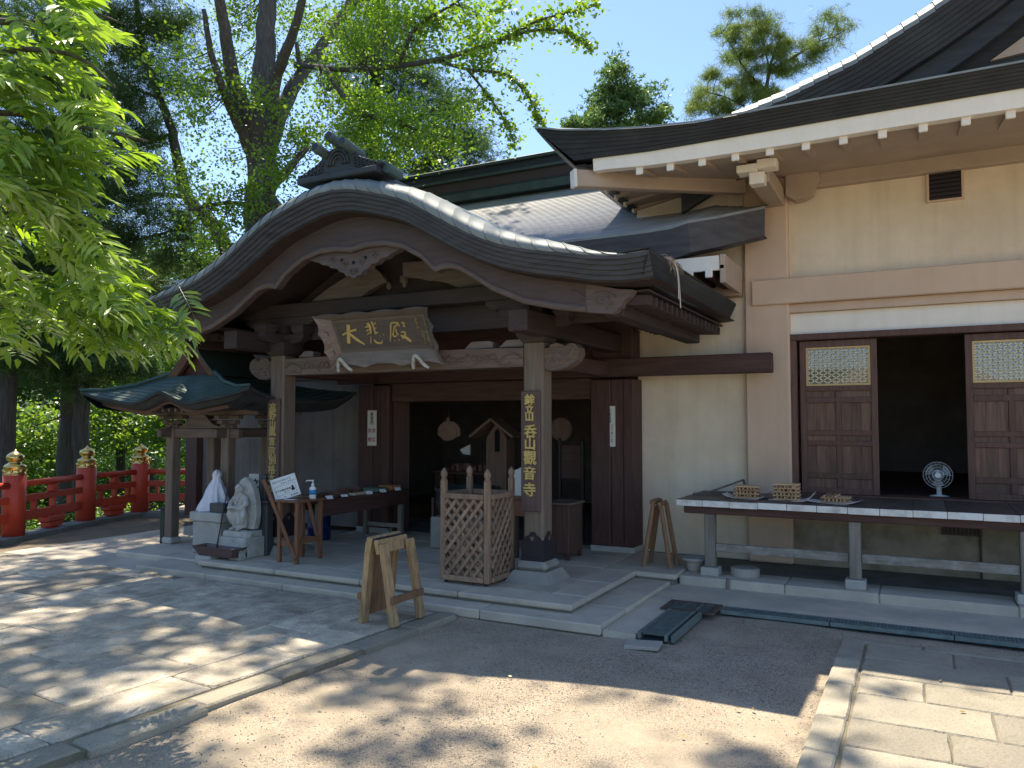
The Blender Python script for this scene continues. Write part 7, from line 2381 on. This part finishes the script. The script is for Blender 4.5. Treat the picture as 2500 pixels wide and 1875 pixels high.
valley_tree('mid green tree in the gap above the pavilion roof', 26, 330, 790, 10, [(310, 760, 60, 40, 1800), (370, 720, 50, 50, 1800), (400, 780, 50, 50, 1500), (280, 820, 60, 30, 1400), (240, 830, 50, 30, 1200)], 'leaf_val', .13)
valley_tree('pale sunlit shrubbery under the left railing bay', 20, 130, 1130, 8, [(120, 1150, 60, 30, 1600), (200, 1130, 50, 30, 1200), (240, 1110, 40, 30, 900), (60, 1150, 40, 30, 900)], 'leaf_val', .10)
# far wooded slope reading as one mass
def far_wood():
    G = []
    for u in range(-160, 620, 40):
        for v in range(560, 1240, 44):
            D = 34 + 8*rng.random() + (1200-v)*.01
            p, tt, c = blob_pts(u + rng.uniform(-20, 20), v + rng.uniform(-20, 20), D, 36, 34, 620, clump=.40, dr=2.2)
            G.append((p, tt*.8))
    P = np.concatenate([g[0] for g in G]); T = np.concatenate([g[1] for g in G])
    me = leaves_mesh('far_wood', P, .26, 'leaf_valdk', .6, .5, T)
    o = bpy.data.objects.new('far_wood', me); COL.objects.link(o)
    tag(o, 'distant wooded slope closing the view beyond the railing', 'woods'); o['kind'] = 'stuff'
far_wood()

# ---------------------------------------------------------------- foreground tree with pinnate leaves
def frond_mesh(seed):
    r = random.Random(seed)
    L = .42; npair = 6
    vs = []; fs = []; tint = []
    def leaflet(p, d, ln, w, nrm_):
        d = d.normalized(); s = d.cross(nrm_).normalized(); n2 = s.cross(d)
        o = len(vs)
        vs.extend([p, p + d*ln*.35 + s*w*.5 + n2*.006, p + d*ln*.40 - n2*.004, p + d*ln*.35 - s*w*.5 + n2*.006, p + d*ln + Vector((0, 0, -.10*ln)), p + d*ln*.72 + s*w*.36 + n2*.003, p + d*ln*.72 - s*w*.36 + n2*.003])
        fs.extend([(o, o+1, o+2), (o, o+2, o+3), (o+2, o+1, o+5, o+4), (o+2, o+4, o+6, o+3)])
        tint.extend([r.random()]*1*4)
    up = Vector((0, 0, 1))
    curve = [Vector((L*i/8, 0, -.07*(i/8)**2)) for i in range(9)]
    for k in range(npair):
        t = .22 + .72*k/npair
        i = t*8; a = int(i); f = i-a
        p = curve[a]*(1-f) + curve[min(8, a+1)]*f
        for sg in (1, -1):
            d = Vector((.62, sg*.78, r.uniform(-.40, .0)))
            leaflet(p, d, r.uniform(.115, .150)*(.8 + .4*math.sin(math.pi*t)), r.uniform(.034, .046), (up + Vector((0, sg*r.uniform(-.3, .4), 0))).normalized())
    leaflet(curve[-1], Vector((1, 0, -.35)), .14, .042, up)
    b = MB()
    b.tube([curve[0], curve[4], curve[8]], [.0032, .0024, .001], 3, cap=False)
    nv = len(vs)
    allv = vs + [Vector(p) for p in b.v]
    allf = fs + [tuple(i+nv for i in f) for f in b.f]
    me = bpy.data.meshes.new('leaf'); me.from_pydata([tuple(p) for p in allv], [], allf)
    a = me.attributes.new('tint', 'FLOAT', 'FACE')
    a.data.foreach_set('value', np.array(tint + [.1]*len(b.f), dtype=np.float32))
    me.materials.append(M['leaf_fg']); me.update()
    return me
def fg_tree():
    t = thing('pinnate_leaved_tree', 'nearby tree with bright feathery leaves reaching in from the left', 'tree', (-6.4, 2.2, 0))
    b = MB()
    limb(b, [(-6.4, 2.2, -.1), (-6.35, 2.25, 1.6), (-6.2, 2.4, 2.8), (-6.0, 2.6, 4.2)], .13, .08, 10)
    stems = []
    def br(uvd, r0, r1):
        P = [(-6.1, 2.5, 3.2)] if uvd[0] == 'lo' else [(-6.0, 2.6, 4.1)]
        P += [tuple(spot(*q)) for q in uvd[1:]]
        limb(b, P, r0, r1, 6); stems.extend(smooth_curve([spot(*q) for q in uvd[1:]], 8))
    br(('hi', (-60, 60, 4.9), (60, 50, 4.8), (130, 42, 4.7), (200, 30, 4.6), (262, 50, 4.5)), .03, .006)
    br(('hi', (-80, 150, 4.6), (20, 110, 4.5), (110, 110, 4.4), (180, 130, 4.3), (250, 190, 4.3)), .03, .006)
    br(('hi', (-80, 240, 4.7), (30, 245, 4.6), (130, 265, 4.5), (230, 285, 4.4), (320, 305, 4.35)), .03, .006)
    br(('lo', (-80, 360, 4.9), (40, 340, 4.9), (120, 330, 4.8), (210, 330, 4.7)), .03, .006)
    br(('lo', (-80, 470, 5.0), (50, 460, 5.0), (150, 480, 4.9), (240, 500, 4.9)), .03, .006)
    br(('lo', (-80, 600, 5.2), (60, 600, 5.2), (170, 610, 5.2), (260, 600, 5.2)), .03, .006)
    br(('lo', (-60, 690, 5.6), (100, 690, 5.6), (220, 680, 5.7), (330, 690, 5.8), (400, 690, 5.8)), .025, .005)
    br(('lo', (-60, 650, 5.4), (100, 640, 5.4), (200, 645, 5.4), (290, 655, 5.5), (350, 660, 5.5)), .022, .005)
    br(('lo', (-60, 420, 4.4), (40, 400, 4.3), (120, 420, 4.3)), .03, .006)
    part('trunk', b, 'bark_brown', t, smooth=True)
    meshes = [frond_mesh(i) for i in range(6)]
    S = [p for p in stems]
    rr = random.Random(21)
    n_vis = 0
    extra = []
    def orient(d, roll):
        x = d.normalized(); z = Vector((0, 0, 1)); z = (z - x*z.dot(x)).normalized()
        y = z.cross(x)
        q = Matrix((x, y, z)).transposed().to_quaternion()
        return (q @ Euler((roll, 0, 0)).to_quaternion()).to_euler()
    def in_view_ok(u, v):
        """outline of the foliage as seen in the photo: where the leaf mass ends"""
        lim = interp([0, 60, 110, 200, 260, 300, 340, 420, 500, 560, 640, 700, 760], [225, 235, 215, 225, 270, 290, 240, 205, 225, 275, 335, 430, 390], v)
        return u < lim
    base = wl(t)
    k = 0
    tries = 0
    while k < 290 and tries < 9000:
        tries += 1
        s = rr.choice(S)
        p = s + Vector((rr.gauss(0, .10), rr.gauss(0, .22), rr.gauss(0, .13)))
        d = RGT*rr.uniform(.25, 1.0) - Vector((FWD.x, FWD.y, 0))*rr.uniform(-.7, .9) + Vector((0, 0, rr.uniform(-.55, .1)))
        tip = p + d.normalized()*.42
        rel = tip - Vector((0, 0, 1.9)); dep = rel.dot(FWD)
        u = (1250 + 1890*rel.dot(RGT)/dep)/(2500/2212); v = (937.5 - 1890*rel.dot(UPV)/dep)/(2500/2212)
        rel0 = p - Vector((0, 0, 1.9)); dep0 = rel0.dot(FWD)
        u0 = (1250 + 1890*rel0.dot(RGT)/dep0)/(2500/2212)
        if not in_view_ok(max(u, u0) - 60*rr.random()**2, v): continue
        if v > 760: continue
        part('leaf', meshes[k % 6], None, t, loc=tuple(p), rot=orient(d, rr.uniform(-.5, .5)))
        k += 1
    # leaves beyond the picture edge, left and above
    V = []; F = []; T = []
    for q in range(420):
        p = Vector((rr.uniform(-7.8, -4.6), rr.uniform(1.0, 4.2), rr.uniform(3.2, 5.6)))
        rel = p - Vector((0, 0, 1.9)); dep = rel.dot(FWD)
        if dep < .3: continue
        u = (1250 + 1890*rel.dot(RGT)/dep)/(2500/2212); v = (937.5 - 1890*rel.dot(UPV)/dep)/(2500/2212)
        if u > -30 and v > -60: continue
        d = Vector((rr.uniform(-1, 1), rr.uniform(-1, 1), rr.uniform(-.5, .1)))
        e = orient(d, rr.uniform(-.5, .5)).to_matrix()
        me = meshes[q % 6]; o = len(V)
        V += [tuple(e @ vv.co + p - base) for vv in me.vertices]
        F += [tuple(i+o for i in pl.vertices) for pl in me.polygons]
        T += [x.value for x in me.attributes['tint'].data]
    me = bpy.data.meshes.new('outer_leaves'); me.from_pydata(V, [], F)
    a = me.attributes.new('tint', 'FLOAT', 'FACE'); a.data.foreach_set('value', np.array(T, dtype=np.float32))
    me.materials.append(M['leaf_fg']); me.update()
    o = bpy.data.objects.new('outer_leaves', me); COL.objects.link(o); o.parent = t; o['kind'] = 'stuff'
fg_tree()
